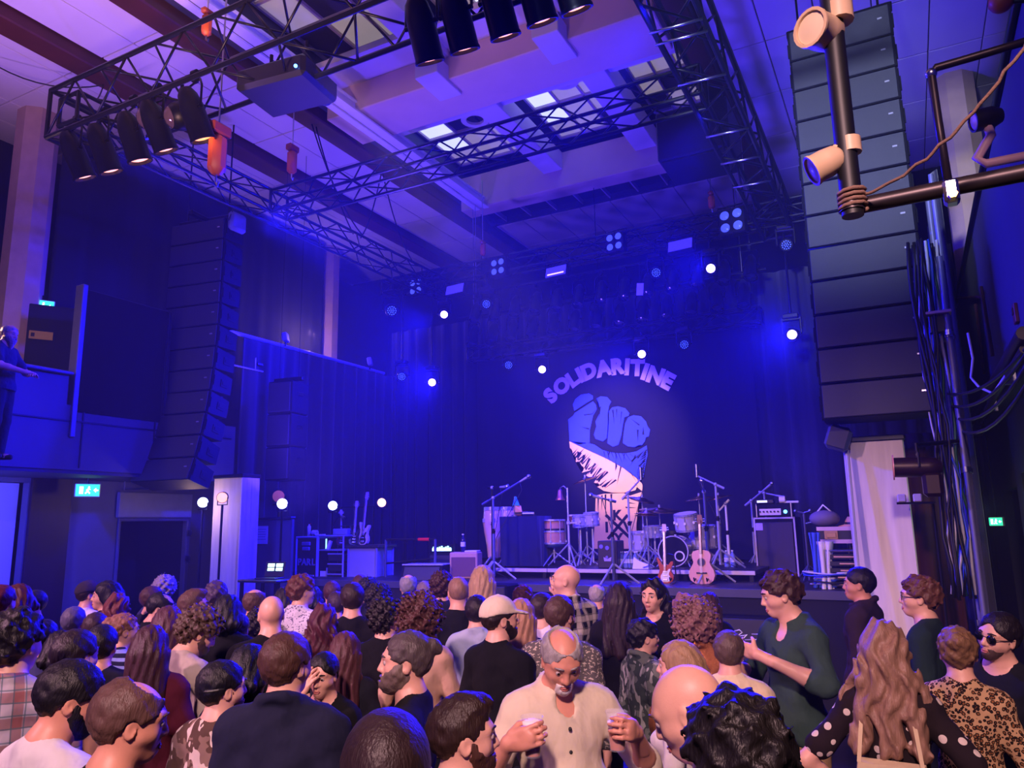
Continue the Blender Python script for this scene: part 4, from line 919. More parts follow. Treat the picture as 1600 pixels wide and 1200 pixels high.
def bongo(t):
    for sx in (-.085, .085):
        b = MB(); b.lathe([(.07, 0), (.085, .15), (.08, .15), (.065, 0), (.07, 0)], (sx, 0, .0), n=16); b.build('shell', m_wood, t, 40); b = MB(); b.lathe([(0, .155), (.086, .155), (.09, .13), (.082, .13), (0, .15)], (sx, 0, 0), n=16); b.build('drum_head', m_skinh, t, 40)
    b = MB(); b.box((0, 0, .06), (.06, .05, .05)); b.build('bridge', m_chrome, t); b = MB(); b.cyl((0, 0, -.62), (0, 0, .04), .014, n=6); tripod(b, 0, 0, -.62, .2, .24, .010); b.build('stand', m_chrome, t)
small_thing('bongos', 'pair of bongo drums on a stand by the painted wrist', 'drum', (P(903, 845, y=11.1).x, 11.15, RZ + .62), bongo)
# --- front microphone stands
p = P(772, 905, y=9.75); mic_stand('tall microphone stand with a boom before the congas', p.x, 9.75, SZ, P(772, 778, y=9.75).z - SZ, (.42, .05, .22), m=M('stand_blue_black', '#565a8c', .35, .3))
p = P(768, 905, y=9.9); mic_stand('straight microphone stand beside the boom stand before the congas', p.x, 9.95, SZ, P(770, 762, y=9.95).z - SZ, (.17, -.06, .0), m=m_blackmetal)
p = P(960, 918, y=9.45); mic_stand('straight microphone stand in front of the crossed letters', p.x, 9.45, SZ, P(955, 782, y=9.45).z - SZ, (-.10, -.05, .03), m=M('stand_blue_black', '#565a8c'))
p = P(986, 880, y=10.5); mic_stand('boom microphone stand at the drum kit, left', p.x, 10.5, RZ, P(989, 770, y=10.5).z - RZ, (.19, .05, .20), 'cond')
p = P(1125, 862, y=10.6); mic_stand('tall overhead microphone stand at the drum kit, right', p.x, 10.6, RZ, P(1117, 757, y=10.6).z - RZ, (-.25, 0, .13), 'cond')
p = P(1098, 905, y=9.6); mic_stand('singer microphone stand behind the acoustic guitar', p.x, 9.95, SZ, P(1106, 768, y=9.95).z - SZ, (.02, -.12, .06), m=M('stand_blue_black', '#565a8c'))
p = P(1140, 880, y=11.4); mic_stand('short microphone stand with a tilted boom right of the drums', p.x, 11.4, SZ, P(1130, 787, y=11.4).z - SZ, (-.10, 0, -.10), None, m=m_white)
p = P(1160, 880, y=12.2); mic_stand('distant microphone stand near the bass cabinet', p.x + .2, 12.2, SZ, P(1150, 783, y=12.2).z - SZ, (.22, -.05, .16))
p = P(1190, 900, y=12.3); mic_stand('microphone stand behind the bass cabinet', p.x + .1, 12.5, SZ, P(1199, 770, y=12.5).z - SZ, (.16, -.05, -.04))
# --- drum kit
y = 10.85; c = P(1052, 862, y=y); KR = (c.z - RZ) * .98
t = thing('bass_drum', 'large bass drum with black head and a white ring', 'drum', (c.x, y, RZ), R_(4))
drum(t, (0, .0, KR + .01), KR, .42, (0, 1, 0), m_shellw, 10, m_headblk, True)
b = MB(); b.lathe([(0, -.010), (KR * .97, -.010), (KR * .97, -.002), (0, -.002)], (0, 0, KR + .01), (0, 1, 0), 30); b.build('front_head', m_headblk, t, 40)
b = MB(); b.lathe([(.055, -.014), (.075, -.014), (.075, -.010), (.055, -.010), (.055, -.014)], (KR * .42, 0, KR * .72), (0, 1, 0), 20); b.build('port_ring', m_white, t, 40)
b = MB(); b.lathe([(KR * .98, -.02), (KR * 1.05, -.02), (KR * 1.05, .03), (KR * .98, .03), (KR * .98, -.02)], (0, 0, KR + .01), (0, 1, 0), 30); b.build('front_hoop', m_shellw, t, 40)
for sx in (-1, 1):
    b = MB(); b.cyl((sx * KR * .75, .1, KR * .6), (sx * KR * 1.15, -.05, 0), .010, n=6); b.build('spur', m_chrome, t)
pt = P(1073, 803, y=10.9); t = thing('tom_drum', 'pearl rack tom above the bass drum', 'drum', (pt.x, 10.9, RZ + 2 * KR + .03)); zz = pt.z - (RZ + 2 * KR + .03)
drum(t, (0, 0, zz - .22), .165, .22, (-.05, -.18, 1), m_shellw, 8); b = MB(); b.cyl((0, .05, 0), (0, .03, zz - .15), .016, n=8); b.build('mount', m_chrome, t)
def std_drum(lab, u, v, y, r, dep, sh, name='snare_drum'):
    p = P(u, v, y=y); t = thing(name, lab, 'drum', (p.x, y, RZ)); drum(t, (0, 0, p.z - RZ - dep), r, dep, (0, -.08, 1), sh, 8)
    b = MB(); b.cyl((0, 0, .05), (0, 0, p.z - RZ - dep - .01), .016, n=8); tripod(b, 0, 0, 0, .24, .26, .012); b.build('stand', m_chrome, t, 40)
std_drum('chrome snare drum left of the bass drum', 1022, 823, 11.25, .165, .14, m_chrome); std_drum('pearl floor tom on the right of the kit', 1098, 822, 11.3, .19, .30, m_shellw, 'tom_drum')
std_drum('pearl floor tom on the left of the kit behind the boom stand', 1000, 832, 11.4, .16, .26, m_shellw, 'tom_drum')
for u, v, y, r, ti, lab in ((1030, 795, 11.3, .30, (.14, .10), 'wide dark cymbal over the snare drum'), (1003, 779, 11.2, .20, (.10, .30), 'tilted cymbal against the painted wrist'), (1092, 777, 11.3, .20, (.1, -.12), 'warm glinting cymbal right of the kit'), (1010, 800, 10.95, .18, (.02, .02), 'pair of hi-hat cymbals left of the bass drum'), (1122, 776, 11.5, .22, (.08, -.2), 'rightmost cymbal behind the overhead microphone')):
    p = P(u, v, y=y); cymbal(lab, p.x, y, RZ, p.z - RZ, r, (ti[0], ti[1], 0), 'pair' in lab)
def stool(t):
    b = MB(); b.lathe([(0, .50), (.17, .50), (.18, .47), (.17, .42), (0, .42)], n=20); b.build('seat', m_black, t, 40); b = MB(); b.cyl((0, 0, .1), (0, 0, .42), .02, n=8); tripod(b, 0, 0, 0, .2, .26, .012); b.build('stand', m_chrome, t, 40)
small_thing('drum_stool', 'black round drum stool behind the kit', 'stool', (-3.35, 11.75, RZ), stool)
# --- cajon, water packs, towel
p = P(950, 888, y=10.35); w_ = P(966, 888, y=10.35).x - P(935, 888, y=10.35).x; h = P(950, 845, y=10.35).z - RZ
t = thing('cajon', 'dark upright box drum with round holes in front of the crossed letters', 'drum', (p.x, 10.5, RZ))
b = MB(); b.box((0, 0, h / 2), (w_, .3, h), None, .012); b.build('box', M('cajon_dark', '#241c2e', .4), t)
for dx, dz, r in ((-.09, h - .08, .03), (.0, h - .10, .03), (-.01, h - .23, .022)):
    b = MB(); b.lathe([(0, -.006), (r, -.006), (r, 0), (0, 0)], (dx, -.152, dz), (0, 1, 0), 14); b.build('sound_hole', M('hole_violet', '#6a60b0', .5), t)
b = MB(); b.add([(-.05, -.156, .10), (.05, -.156, .10), (.06, -.156, .16), (.0, -.156, .13), (-.06, -.156, .16)], [(0, 1, 2, 3, 4)]); b.build('emblem', M('emblem_lilac', '#a090d0', .5), t)
def bottle(t, r=.034, h=.23, lab=True, m=None):
    b = MB(); b.lathe([(0, 0), (r, 0), (r * 1.02, .01), (r, h * .62), (r * .9, h * .7), (r * .42, h * .86), (r * .40, h * .94), (0, h * .94)], n=14); b.build('body', m or m_pet, t, True)
    b = MB(); b.lathe([(0, h), (r * .46, h), (r * .46, h * .93), (0, h * .93)], n=12); b.build('cap', m_white, t)
    if lab: b = MB(); b.lathe([(r * 1.035, h * .30), (r * 1.035, h * .55), (r * 1.01, h * .55), (r * 1.01, h * .30), (r * 1.035, h * .30)], n=14); b.build('label', m_label, t)
p = P(982, 888, y=10.5)
for i in range(8):
    small_thing('water_bottle', '%s water bottle in the %s row of the pack beside the box drum' % (('first', 'second', 'third', 'last')[i % 4], ('front', 'back')[i // 4]), 'bottle', (p.x - .11 + .073 * (i % 4), 10.5 + .075 * (i // 4), RZ), bottle, 'pack of bottles beside the box drum')
p = P(1142, 888, y=11.0)
for i, lab in enumerate(('left water bottle of the pair right of the drum kit', 'right water bottle of the pair right of the drum kit')): small_thing('water_bottle', lab, 'bottle', (p.x - .05 + i * .085, 11.0, SZ + .02 if p.x > -1.85 else RZ), bottle, None)
def towel(t):
    vs = [(-.11, 0, 0), (.12, 0, 0), (.10, .05, .06), (-.02, .06, .10), (-.10, .05, .16), (-.12, .12, .16), (-.03, .14, .10), (.10, .13, .06), (.13, .18, 0), (-.12, .18, 0)]
    b = MB(); b.add(vs, [(0, 1, 2, 3, 4), (9, 5, 6, 7, 8), (4, 3, 6, 5), (3, 2, 7, 6), (2, 1, 8, 7), (0, 4, 5, 9), (0, 9, 8, 1)]); b.build('cloth', m_white, t, 60)
    b = MB(); b.tube([(.05, -.02, .02), (.14, -.02, .05), (.18, .0, .20)], .008, 5); b.build('hanging_strap', m_steel, t)
small_thing('towel', 'white folded towel on the riser edge left of the bass guitar', 'towel', P(1000, 889, z=RZ), towel)
# --- guitars on the stage front
def guitar(lab, u, vb, vt, y, kind, z0, tilt=.12, rz=0., scale=None):
    pb = P(u, vb, y=y); pt = P(u, vt, y=y); L = pt.z - pb.z
    t = thing({'ac': 'acoustic_guitar', 'el': 'electric_guitar'}[kind], lab, 'guitar', (pb.x, y, pb.z if z0 is None else z0), rz); s = L
    Rm = Euler((tilt, 0, 0)); r_ = (tilt, 0, 0)
    if kind == 'ac':
        half = [(0, 0), (.10, .006), (.165, .05), (.190, .12), (.175, .20), (.130, .275), (.118, .31), (.135, .37), (.140, .42), (.115, .465), (.05, .485), (0, .487)]
        pts = [(-a, c) for a, c in half] + [(a, c) for a, c in half[::-1][1:-1]]
        pts = [(a * s, c * s) for a, c in pts]
        b = MB(); b.poly(pts, .10 * s, (0, .10 * s, 0), (1, 0, 0), (0, 0, 1)); b.build('body', M('guitar_spruce', '#d89c8c', .3, 0, .1, 4, 0, None, (8, 1, 1), coat=.5), t, 40, rot=r_)
        b = MB(); b.lathe([(0, -.004), (.052 * s, -.004), (.052 * s, 0.002), (0, .002)], (0, -.001, .31 * s), (0, 1, 0), 20); b.build('sound_hole', M('hole_dark', '#2a2440', .6), t, rot=r_)
        b = MB(); b.lathe([(.053 * s, -.005), (.062 * s, -.005), (.062 * s, .002), (.053 * s, .002), (.053 * s, -.005)], (0, -.001, .31 * s), (0, 1, 0), 20); b.build('rosette', m_wood, t, rot=r_)
        b = MB(); b.box((0, -.008, .155 * s), (.15 * s, .02, .022 * s), None, .004); b.build('bridge', m_black, t, rot=r_)
        z1 = .487; nk = m_wood
    else:
        pts = [(-.06, 0), (.06, 0), (.125, .03), (.15, .09), (.135, .15), (.10, .20), (.105, .26), (.145, .33), (.14, .37), (.10, .36), (.06, .31), (-.06, .31), (-.09, .37), (-.135, .43), (-.16, .42), (-.13, .33), (-.105, .24), (-.12, .17), (-.15, .10), (-.125, .03)]
        b = MB(); b.poly([(a * s * .95, c * s) for a, c in pts], .045, (0, .045, 0), (1, 0, 0), (0, 0, 1)); b.build('body', None if False else M('guitar_finish_' + ('sunburst' if 'bass' in lab else 'white' if 'white' in lab else 'brown' if 'brown' in lab else 'dark'), '#b0481c' if 'bass' in lab else '#d8cce0' if 'white' in lab else '#6a2c24' if 'brown' in lab else '#22202c', .2, 0, .2, 3, coat=.6), t, 40, rot=r_)
        b = MB(); b.poly([(a * s * .62, .02 * s + c * s * .6) for a, c in pts[:12]] + [(-.03 * s, .2 * s), (-.08 * s, .12 * s), (-.08 * s, .05 * s)], .006, (0, .0, 0), (1, 0, 0), (0, 0, 1)); b.build('pickguard', m_white if 'bass' in lab else m_black, t, rot=r_)
        b = MB(); b.box((0, -.008, .06 * s), (.09 * s, .02, .04 * s), None, .004); b.build('bridge', m_chrome, t, rot=r_)
        for zz_ in (.13, .19): b = MB(); b.box((0, -.008, zz_ * s), (.08 * s, .016, .025 * s), None, .003); b.build('pickup', m_chrome, t, rot=r_)
        z1 = .30; nk = M('neck_maple', '#b8a0b8', .35)
    b = MB(); b.box((0, -.008, (z1 + .86) / 2 * s), (.045 * s, .03, (.86 - z1 + (.12 if kind == 'ac' else 0.05)) * s), None, .006); b.build('neck', nk, t, rot=r_)
    b = MB(); b.poly([(-.025 * s, .85 * s), (.025 * s, .85 * s), (.045 * s, .9 * s), (.03 * s, 1.0 * s), (-.035 * s, 1.0 * s), (-.04 * s, .9 * s)], .02, (0, .015, 0), (1, 0, 0), (0, 0, 1)); hs = b.build('headstock', nk, t, rot=r_)
    for k in range(4):
        b = MB(); b.cyl((-.075 * s if k % 2 else .045 * s, .0, (.90 + .035 * (k // 2)) * s), (-.045 * s if k % 2 else .075 * s, 0, (.90 + .035 * (k // 2)) * s), .007, n=6); b.build('tuning_peg', m_chrome, t, rot=r_)
    b = MB()
    for k in range(6): b.cyl((-.014 * s + k * .0056 * s, -.027, .155 * s), (-.012 * s + k * .0048 * s, -.027, .86 * s), .0012, n=3)
    b.build('strings', m_steel, t, rot=r_)
    if z0 is None or z0 < 1.5:
        b = MB()
        for sx in (-1, 1): b.tube([(sx * .12, -.10, .0), (sx * .10, .16, .02), (sx * .07, .20, .34)], .009, 6); b.tube([(sx * .08, .12, .10), (sx * .08, -.06, .04), (sx * .08, -.08, .08)], .009, 6)
        b.tube([(-.07, .20, .34), (0, .22, .36), (.07, .20, .34)], .009, 6); b.build('guitar_stand', m_blackmetal, t, 40)
    return t
guitar('sunburst bass guitar with a shiny pale guard on a stand at the stage front', 1040, 911, 818, 9.75, 'el', SZ, -.10)
guitar('natural acoustic guitar on a stand at the stage front', 1097, 911, 802, 9.75, 'ac', SZ, -.10)
# --- bass cabinet and head
pa, pb = P(1183, 906, y=11.3), P(1250, 906, y=11.3); cx = (pa.x + pb.x) / 2; h = P(1215, 808, y=11.3).z - SZ
t = thing('bass_cabinet', 'tall dark bass loudspeaker cabinet with pale edge trim right of the drums', 'amplifier', (cx, 11.35, SZ), R_(-4)); wd = pb.x - pa.x
b = MB(); b.box((0, .2, h / 2), (wd, .42, h), None, .015); b.build('cabinet', m_cab, t); b = MB(); b.box((0, -.02, h / 2 - .02), (wd - .07, .02, h - .10), None, .008); b.build('grille', M('grille_violet_black', '#2c2430', .7, .0, .2, 40, .2, 240), t)
for sx in (-1, 1): b = MB(); b.box((sx * (wd / 2 - .012), -.012, h / 2), (.022, .022, h)); b.build('edge_trim', M('trim_dull', '#a8a0b0', .4), t)
b = MB(); b.box((0, -.012, h - .012), (wd, .022, .022)); b.build('edge_trim', M('trim_dull', '#a8a0b0'), t)
b = MB(); b.box((-wd * .36, -.034, h - .13), (.10, .006, .10)); b.build('badge', M('badge_lilac', '#a090c8', .5), t)
ph = h
t = thing('bass_amplifier', 'small amplifier head with a blue pilot light on the bass cabinet', 'amplifier', (cx + .0, 11.4, SZ + ph), R_(-4))
b = MB(); b.box((0, .14, .10), (wd * .80, .30, .19), None, .01); b.build('casing', m_cab, t); b = MB(); b.box((-.05, -.014, .075), (wd * .52, .012, .09)); b.build('front_panel', M('panel_silver', '#b8b4cc', .35, .3), t)
for k in range(6): b = MB(); b.lathe([(0, -.02), (.012, -.02), (.014, 0), (0, 0)], (-.19 + k * .05, -.02, .08), (0, 1, 0), 8); b.build('knob', m_black, t)
b = MB(); b.sphere((wd * .28, -.018, .075), .026, 10, 8); b.build('pilot_light', M('pilot_blue', '#60c0ff', .2, emit='#50b0ff', es=7), t)
for sx in (-1, 1): b = MB(); b.box((sx * wd * .42, -.0, .1), (.02, .03, .2), None, .004); b.build('corner', m_steel, t)
def tuner(t): 
    b = MB(); b.box((0, 0, .03), (.26, .14, .06), None, .01); b.build('casing', m_black, t); b = MB(); b.box((-.03, -.072, .03), (.14, .006, .03)); b.build('display', M('display_white', '#e0ecff', .4, emit='#d0e0ff', es=1.4), t)
small_thing('tuner', 'small box with a lit display on top of the bass amplifier head', 'tuner', (cx - .12, 11.45, SZ + ph + .195), tuner)
def roll(t): b = MB(); b.lathe([(.02, -.04), (.05, -.04), (.05, .04), (.02, .04), (.02, -.04)], (0, 0, .05), (1, 0, 0), 14); b.build('tape', m_white, t, 40); b = MB(); b.box((.12, 0, .015), (.2, .05, .03), None, .006); b.build('tongue', m_label, t)
small_thing('tape_roll', 'white tape roll on the bass amplifier head', 'tape', (cx + .12, 11.45, SZ + ph + .195), roll)
# --- left amplifiers
pa, pb = P(705, 898, y=9.85), P(744, 898, y=9.85); h = P(722, 863, y=9.85).z - SZ; wd = pb.x - pa.x
t = thing('combo_amplifier', 'tan combo amplifier with dark cloth and white towel on top', 'amplifier', ((pa.x + pb.x) / 2, 9.85, SZ), R_(14))
b = MB(); b.box((0, .13, h / 2), (wd, .28, h), None, .015); b.build('cabinet', m_tolex, t); b = MB(); b.box((0, -.012, h / 2 - .02), (wd - .06, .012, h - .10), None, .004); b.build('speaker_cloth', m_cloth_am, t); b = MB(); b.box((0, .13, h + .015), (.12, .03, .02), None, .006); b.build('handle', m_black, t)
b = MB(); b.box((.10, .14, h + .012), (.2, .2, .024), None, .01); b.build('towel', m_white, t)
small_thing('drink_bottle', 'dark bottle with a pale label standing on the tan amplifier', 'bottle', ((pa.x + pb.x) / 2 - .08, 9.97, SZ + h), lambda t: bottle(t, .036, .27, True, M('glass_dark_blue', '#18184a', .1)))
pa, pb = P(667, 892, y=10.9), P(704, 892, y=10.9); h = P(685, 850, y=10.9).z - SZ; wd = pb.x - pa.x
t = thing('guitar_amplifier', 'black amplifier stack with a glowing greenish panel, left of the tan amplifier', 'amplifier', ((pa.x + pb.x) / 2, 11.0, SZ), R_(8))
b = MB(); b.box((0, .15, h * .34), (wd, .30, h * .66), None, .012); b.build('cabinet', m_cab, t); b = MB(); b.box((0, -.012, h * .33), (wd - .05, .012, h * .54)); b.build('grille', m_grille, t)
b = MB(); b.box((0, .14, h * .84), (wd * .96, .27, h * .30), None, .01); b.build('head', m_cab, t); b = MB(); b.box((0, -.004, h * .80), (wd * .74, .012, h * .10)); b.build('lit_panel', M('panel_glow', '#e0fff0', .4, emit='#c0ffe8', es=3.2), t)
for i in range(9): b = MB(); b.box((-.15 + .038 * i, -.006, h * (.87 + .03 * math.sin(i * 2.1))), (.026, .012, .03)); b.build('lit_mark', M('panel_glow2', '#c8fff4', .4, emit='#a0f8e8', es=2.2), t)
for sx in (-1, 1): b = MB(); b.cyl((sx * wd * .5, .0, 0), (sx * wd * .5, .0, h * 1.18), .012, n=6); b.build('stand_bar', m_alu, t)
t = thing('stage_monitor', 'low wedge box with a pale rim at the stage front, left', 'loudspeaker', P(664, 899, y=9.6) - Vector((0, 0, 0)), R_(10)); zb = t.location.z; t.location.z = SZ - .05
b = MB(); b.add([(-.32, -.2, 0), (.32, -.2, 0), (.32, .25, 0), (-.32, .25, 0), (-.32, -.08, .26), (.32, -.08, .26), (.32, .25, .26), (-.32, .25, .26)], [(0, 3, 2, 1), (4, 5, 6, 7), (0, 1, 5, 4), (1, 2, 6, 5), (2, 3, 7, 6), (3, 0, 4, 7)]); b.build('cabinet', m_cab, t)
b = MB(); b.box((0, -.08, .265), (.66, .03, .015)); b.box((0, .09, .265), (.66, .33, .012)); b.build('top_rim', M('rim_pale', '#aab0d8', .5), t); b = MB(); b.box((0, -.148, .13), (.56, .012, .22), (R_(-24.8), 0, 0)); b.build('grille', m_grille, t)
# --- pipe rail with red tape
t = thing('stair_rail', 'dark pipe rail with a strip of red tape at the left stage stairs', 'rail', (P(603, 890, y=9.9).x, 9.9, 0)); xl, xr = P(603, 845, y=9.9).x, P(680, 842, y=9.9).x; zt = P(640, 843, y=9.9).z
for x in (xl, xr): b = MB(t.location); b.cyl((x, 9.9, SZ), (x, 9.9, zt), .022, n=8); b.build('post', M('post_blue_grey', '#4a4c78', .4, .4), t, 40)
b = MB(t.location); b.cyl((xl, 9.9, zt), (xr, 9.9, zt), .020, n=8); b.build('rail', m_alu, t, 40)
b = MB(t.location); b.cyl((xl, 9.9, (SZ + zt) / 2 - .08), (xr, 9.9, (SZ + zt) / 2), .014, n=8); b.build('middle_rail', m_alu, t, 40)
b = MB(t.location); b.cyl((P(654, 843, y=9.9).x, 9.9, zt), (P(671, 843, y=9.9).x, 9.9, zt), .026, n=10); b.build('red_tape', m_red, t, 40)
# --- technician's racks on the left wing
m_edge = M('case_edge_alu', '#9a9cc8', .4, .4)
def case_frame(t, w_, d_, h_, r=.018, m=None):
    b = MB()
    for x in (-w_ / 2, w_ / 2):
        for y in (-d_ / 2, d_ / 2): b.cyl((x, y, 0), (x, y, h_), r, n=4)
        for z in (r, h_ - r): b.cyl((x, -d_ / 2, z), (x, d_ / 2, z), r, n=4)
    for y in (-d_ / 2, d_ / 2):
        for z in (r, h_ - r): b.cyl((-w_ / 2, y, z), (w_ / 2, y, z), r, n=4)
    b.build('edge_profile', m or m_edge, t)
yr = 9.7
def span(u0, u1, v, y): return P(u0, v, y=y).x, P(u1, v, y=y).x
x0, x1 = span(464, 496, 870, yr); h = P(480, 838, y=yr).z
t = thing('rack_case', 'black stencilled rack case, leftmost of the technician cases', 'case', ((x0 + x1) / 2, yr + .25, 0), 0); wd = x1 - x0
b = MB(); b.box((0, 0, h / 2), (wd - .03, .5, h - .03)); b.build('shell', m_case, t); case_frame(t, wd, .53, h)
b = MB(); 
def stencil(ch, x, z, s, tt): text('stencil_letter', ch, s, tt, (x, -.255, z), (R_(90), 0, 0), M('stencil_white', '#8a88b0', .8), .004)
for i, ch in enumerate('PARL'): stencil(ch, -.16 + i * .10, h - .42, .15, t)
for dx in (-.12, .10): b = MB(); b.box((dx, -.26, h - .68), (.15, .02, .12), None, .01); b.box((dx, -.272, h - .68), (.09, .01, .05)); b.build('handle', m_edge, t)
for dz in (.12, .20): b = MB(); b.box((-.02, -.26, h - dz), (.22 - dz * .3, .03, .06), None, .01); b.build('latch', m_edge, t)
x0, x1 = span(497, 536, 870, yr); h = P(515, 836, y=yr).z; wd = x1 - x0
t = thing('tool_case', 'open pale-edged tool case with drawers beside the stencilled case', 'case', ((x0 + x1) / 2, yr + .25, 0), 0)
b = MB(); b.box((0, .23, h / 2), (wd - .02, .02, h)); b.box((0, 0, .02), (wd, .48, .03)); b.build('shell', m_case, t); case_frame(t, wd, .5, h)
for k in range(3): b = MB(); b.box((.10, -.02, h - .36 - k * .16), (wd * .62, .42, .11), None, .006); o = b.build('drawer', m_case, t); b = MB(); b.box((.10, -.24, h - .30 - k * .16), (wd * .62, .02, .02)); b.build('drawer_edge', m_edge, o)
b = MB(); b.box((0, 0, h - .24), (wd, .48, .02)); b.box((-.09, -.0, h * .4), (.02, .46, h * .7)); b.build('shelf', m_edge, t)
b = MB(); b.box((-.17, -.20, h - .66), (.15, .02, .17)); b.build('paper_sheet', m_label, t)
b = MB(); b.cyl((-.14, -.2, h - .22), (-.14, -.2, h - .06), .012, n=8); b.build('lit_stick', M('lit_stick', '#c8f8ff', .3, emit='#a0f0ff', es=1.6), t); b = MB(); b.box((-.07, -.2, h - .16), (.05, .04, .14), (0, .35, 0)); b.build('cloth_roll', m_white, t)
x0, x1 = span(544, 584, 880, yr + .1); h = P(565, 852, y=yr + .1).z; wd = x1 - x0
t = thing('flight_case', 'tall pale-grey flight case with guitars standing on its lid', 'case', ((x0 + x1) / 2, yr + .35, 0), R_(6))
b = MB(); b.box((0, 0, h / 2), (wd, .5, h - .02), None, .01); b.build('shell', M('case_grey', '#8a8cb0', .5, .1, .08, 5), t); case_frame(t, wd + .01, .51, h); b = MB(); b.box((0, 0, h - .02), (wd + .14, .56, .05), None, .012); b.build('lid', m_case, t)
for sx in (-.5, .5): b = MB(); b.box((sx * wd * .45, -.26, h * .62), (.09, .02, .07), None, .006); b.build('latch', m_edge, t)
for sx in (-1, 1): b = MB(); b.box((sx * wd * .34, -.262, h * .5), (.03, .01, h * .42)); b.build('corner_strip', m_edge, t)
hc_ = h
for u, vb, vt, lab, k in ((533, 845, 790, 'brown electric guitar seen edge-on at the technician rack', .25), (553, 850, 781, 'dark electric guitar with pale neck in the technician rack', .1), (566, 851, 768, 'white electric guitar leaning highest in the technician rack', -.15)):
    g_ = guitar(lab, u, vb, vt, yr + .2, 'el', hc_ + .005, -.10, R_({533: 50, 553: 10, 566: -12}[u]))
t = thing('guitar_rack', 'black tubular rack holding the technician guitars', 'rack', (P(555, 800, y=yr + .45).x, yr + .5, hc_)); 
b = MB(); b.tube([(-.35, 0, 0), (-.35, 0, .62), (.35, 0, .62), (.35, 0, 0)], .014, 6); b.build('frame', m_blackmetal, t, 40); b = MB(); b.cyl((-.35, 0, .30), (.35, 0, .30), .02, n=8); b.build('padded_bar', m_rubber, t, 40)
# clutter on the cases: small named tools
px_, hz = P(480, 836, y=yr).x, P(480, 838, y=yr).z
def spray(t): b = MB(); b.lathe([(0, 0), (.03, 0), (.03, .16), (.012, .18), (.012, .2), (0, .2)], n=12); b.build('can', m_white, t, True); b = MB(); b.box((.02, 0, .205), (.03, .012, .014)); b.build('nozzle', m_red, t)
small_thing('spray_can', 'white spray can on the stencilled case', 'can', (px_ - .10, yr + .15, hz), spray)
small_thing('tape_roll', 'pale tape roll on the stencilled case', 'tape', (px_ + .03, yr + .15, hz), roll); 
def lampclip(t): b = MB(); b.tube([(0, 0, 0), (.02, 0, .15), (.12, 0, .27), (.22, 0, .30)], .008, 6); b.build('gooseneck', m_blackmetal, t, True); b = MB(); b.cyl((.21, 0, .30), (.27, 0, .27), .02, .03, 8); b.build('shade', m_steel, t); b = MB(); b.cyl((0, 0, 0), (0, 0, .015), .05, n=10); b.build('base', m_black, t)
small_thing('work_light', 'gooseneck work light on the tool case', 'lamp', (P(505, 836, y=yr).x, yr + .2, P(515, 836, y=yr).z), lampclip)
def toolbox(t): b = MB(); b.box((0, 0, .05), (.30, .16, .10), None, .01); b.build('box', m_edge, t); b = MB(); b.tube([(-.06, 0, .1), (-.06, 0, .14), (.06, 0, .14), (.06, 0, .1)], .008, 5); b.build('handle', m_black, t)
small_thing('tool_box', 'small pale tool box on top of the tool case', 'box', (P(523, 836, y=yr).x, yr + .2, P(515, 836, y=yr).z), toolbox)
# side fence behind the lamps, paper on the wall, glowing laptop
t = thing('stage_barrier', 'dark low barrier board along the left wing below the side lamps', 'barrier', (-9.45, 9.2, 0)); b = MB(t.location); b.bb((-10.1, 9.16, 0), (P(458, 850, y=9.2).x, 9.22, P(430, 812, y=9.2).z), .01); b.build('board', M('board_blue_grey', '#4a4c68', .7, 0, .12, 4), t); b = MB(t.location); b.bb((-10.1, 9.13, P(430, 812, y=9.2).z - .0), (P(458, 850, y=9.2).x, 9.25, P(430, 812, y=9.2).z + .04), .01); b.build('top_rail', m_black, t)
a_ = P(400, 822, y=9.14); c_ = P(417, 850, y=9.14); t = thing('paper_sheet', 'white printed sheet pinned to the dark barrier board', 'paper', ((a_.x + c_.x) / 2, 9.15, (a_.z + c_.z) / 2)); b = MB(); b.box((0, 0, 0), (c_.x - a_.x, .006, a_.z - c_.z)); b.build('sheet', m_label, t)
for k in range(5): b = MB(); b.box((0, -.004, .09 - k * .04), ((c_.x - a_.x) * (.7 - .1 * (k % 2)), .002, .008)); b.build('text_line', M('ink_grey', '#7880a8', .8), t)
p = P(417, 905, y=8.2)
t = thing('laptop', 'open laptop with a bright greenish screen on a small desk at the left stage side', 'laptop', (p.x, 8.25, p.z), R_(10)); b = MB(); b.box((0, 0, .01), (.34, .24, .018), None, .005); b.build('keyboard_half', m_case, t); b = MB(); b.box((0, .13, .13), (.34, .012, .22), (R_(-12), 0, 0), .005); b.build('lid', m_case, t)
for i in range(2):
    for k in range(3): b = MB(); b.box((-.07 + .14 * i, .118 + .015 * k / 2, .07 + .058 * k), (.11, .008, .045), (R_(-12), 0, 0)); b.build('screen_panel', M('screen_glow', '#d8ffe0', .4, emit='#b8ffd8', es=3.5), t)
t = thing('side_desk', 'small black desk carrying the glowing laptop', 'desk', (p.x, 8.25, 0)); b = MB(); b.box((0, 0, p.z - .02), (.75, .5, .035), None, .01); b.build('desk_top', m_case, t)
for sx in (-.33, .33):
    for sy in (-.2, .2): b = MB(); b.box((sx, sy, p.z / 2 - .02), (.04, .04, p.z - .04)); b.build('leg', m_blackmetal, t)
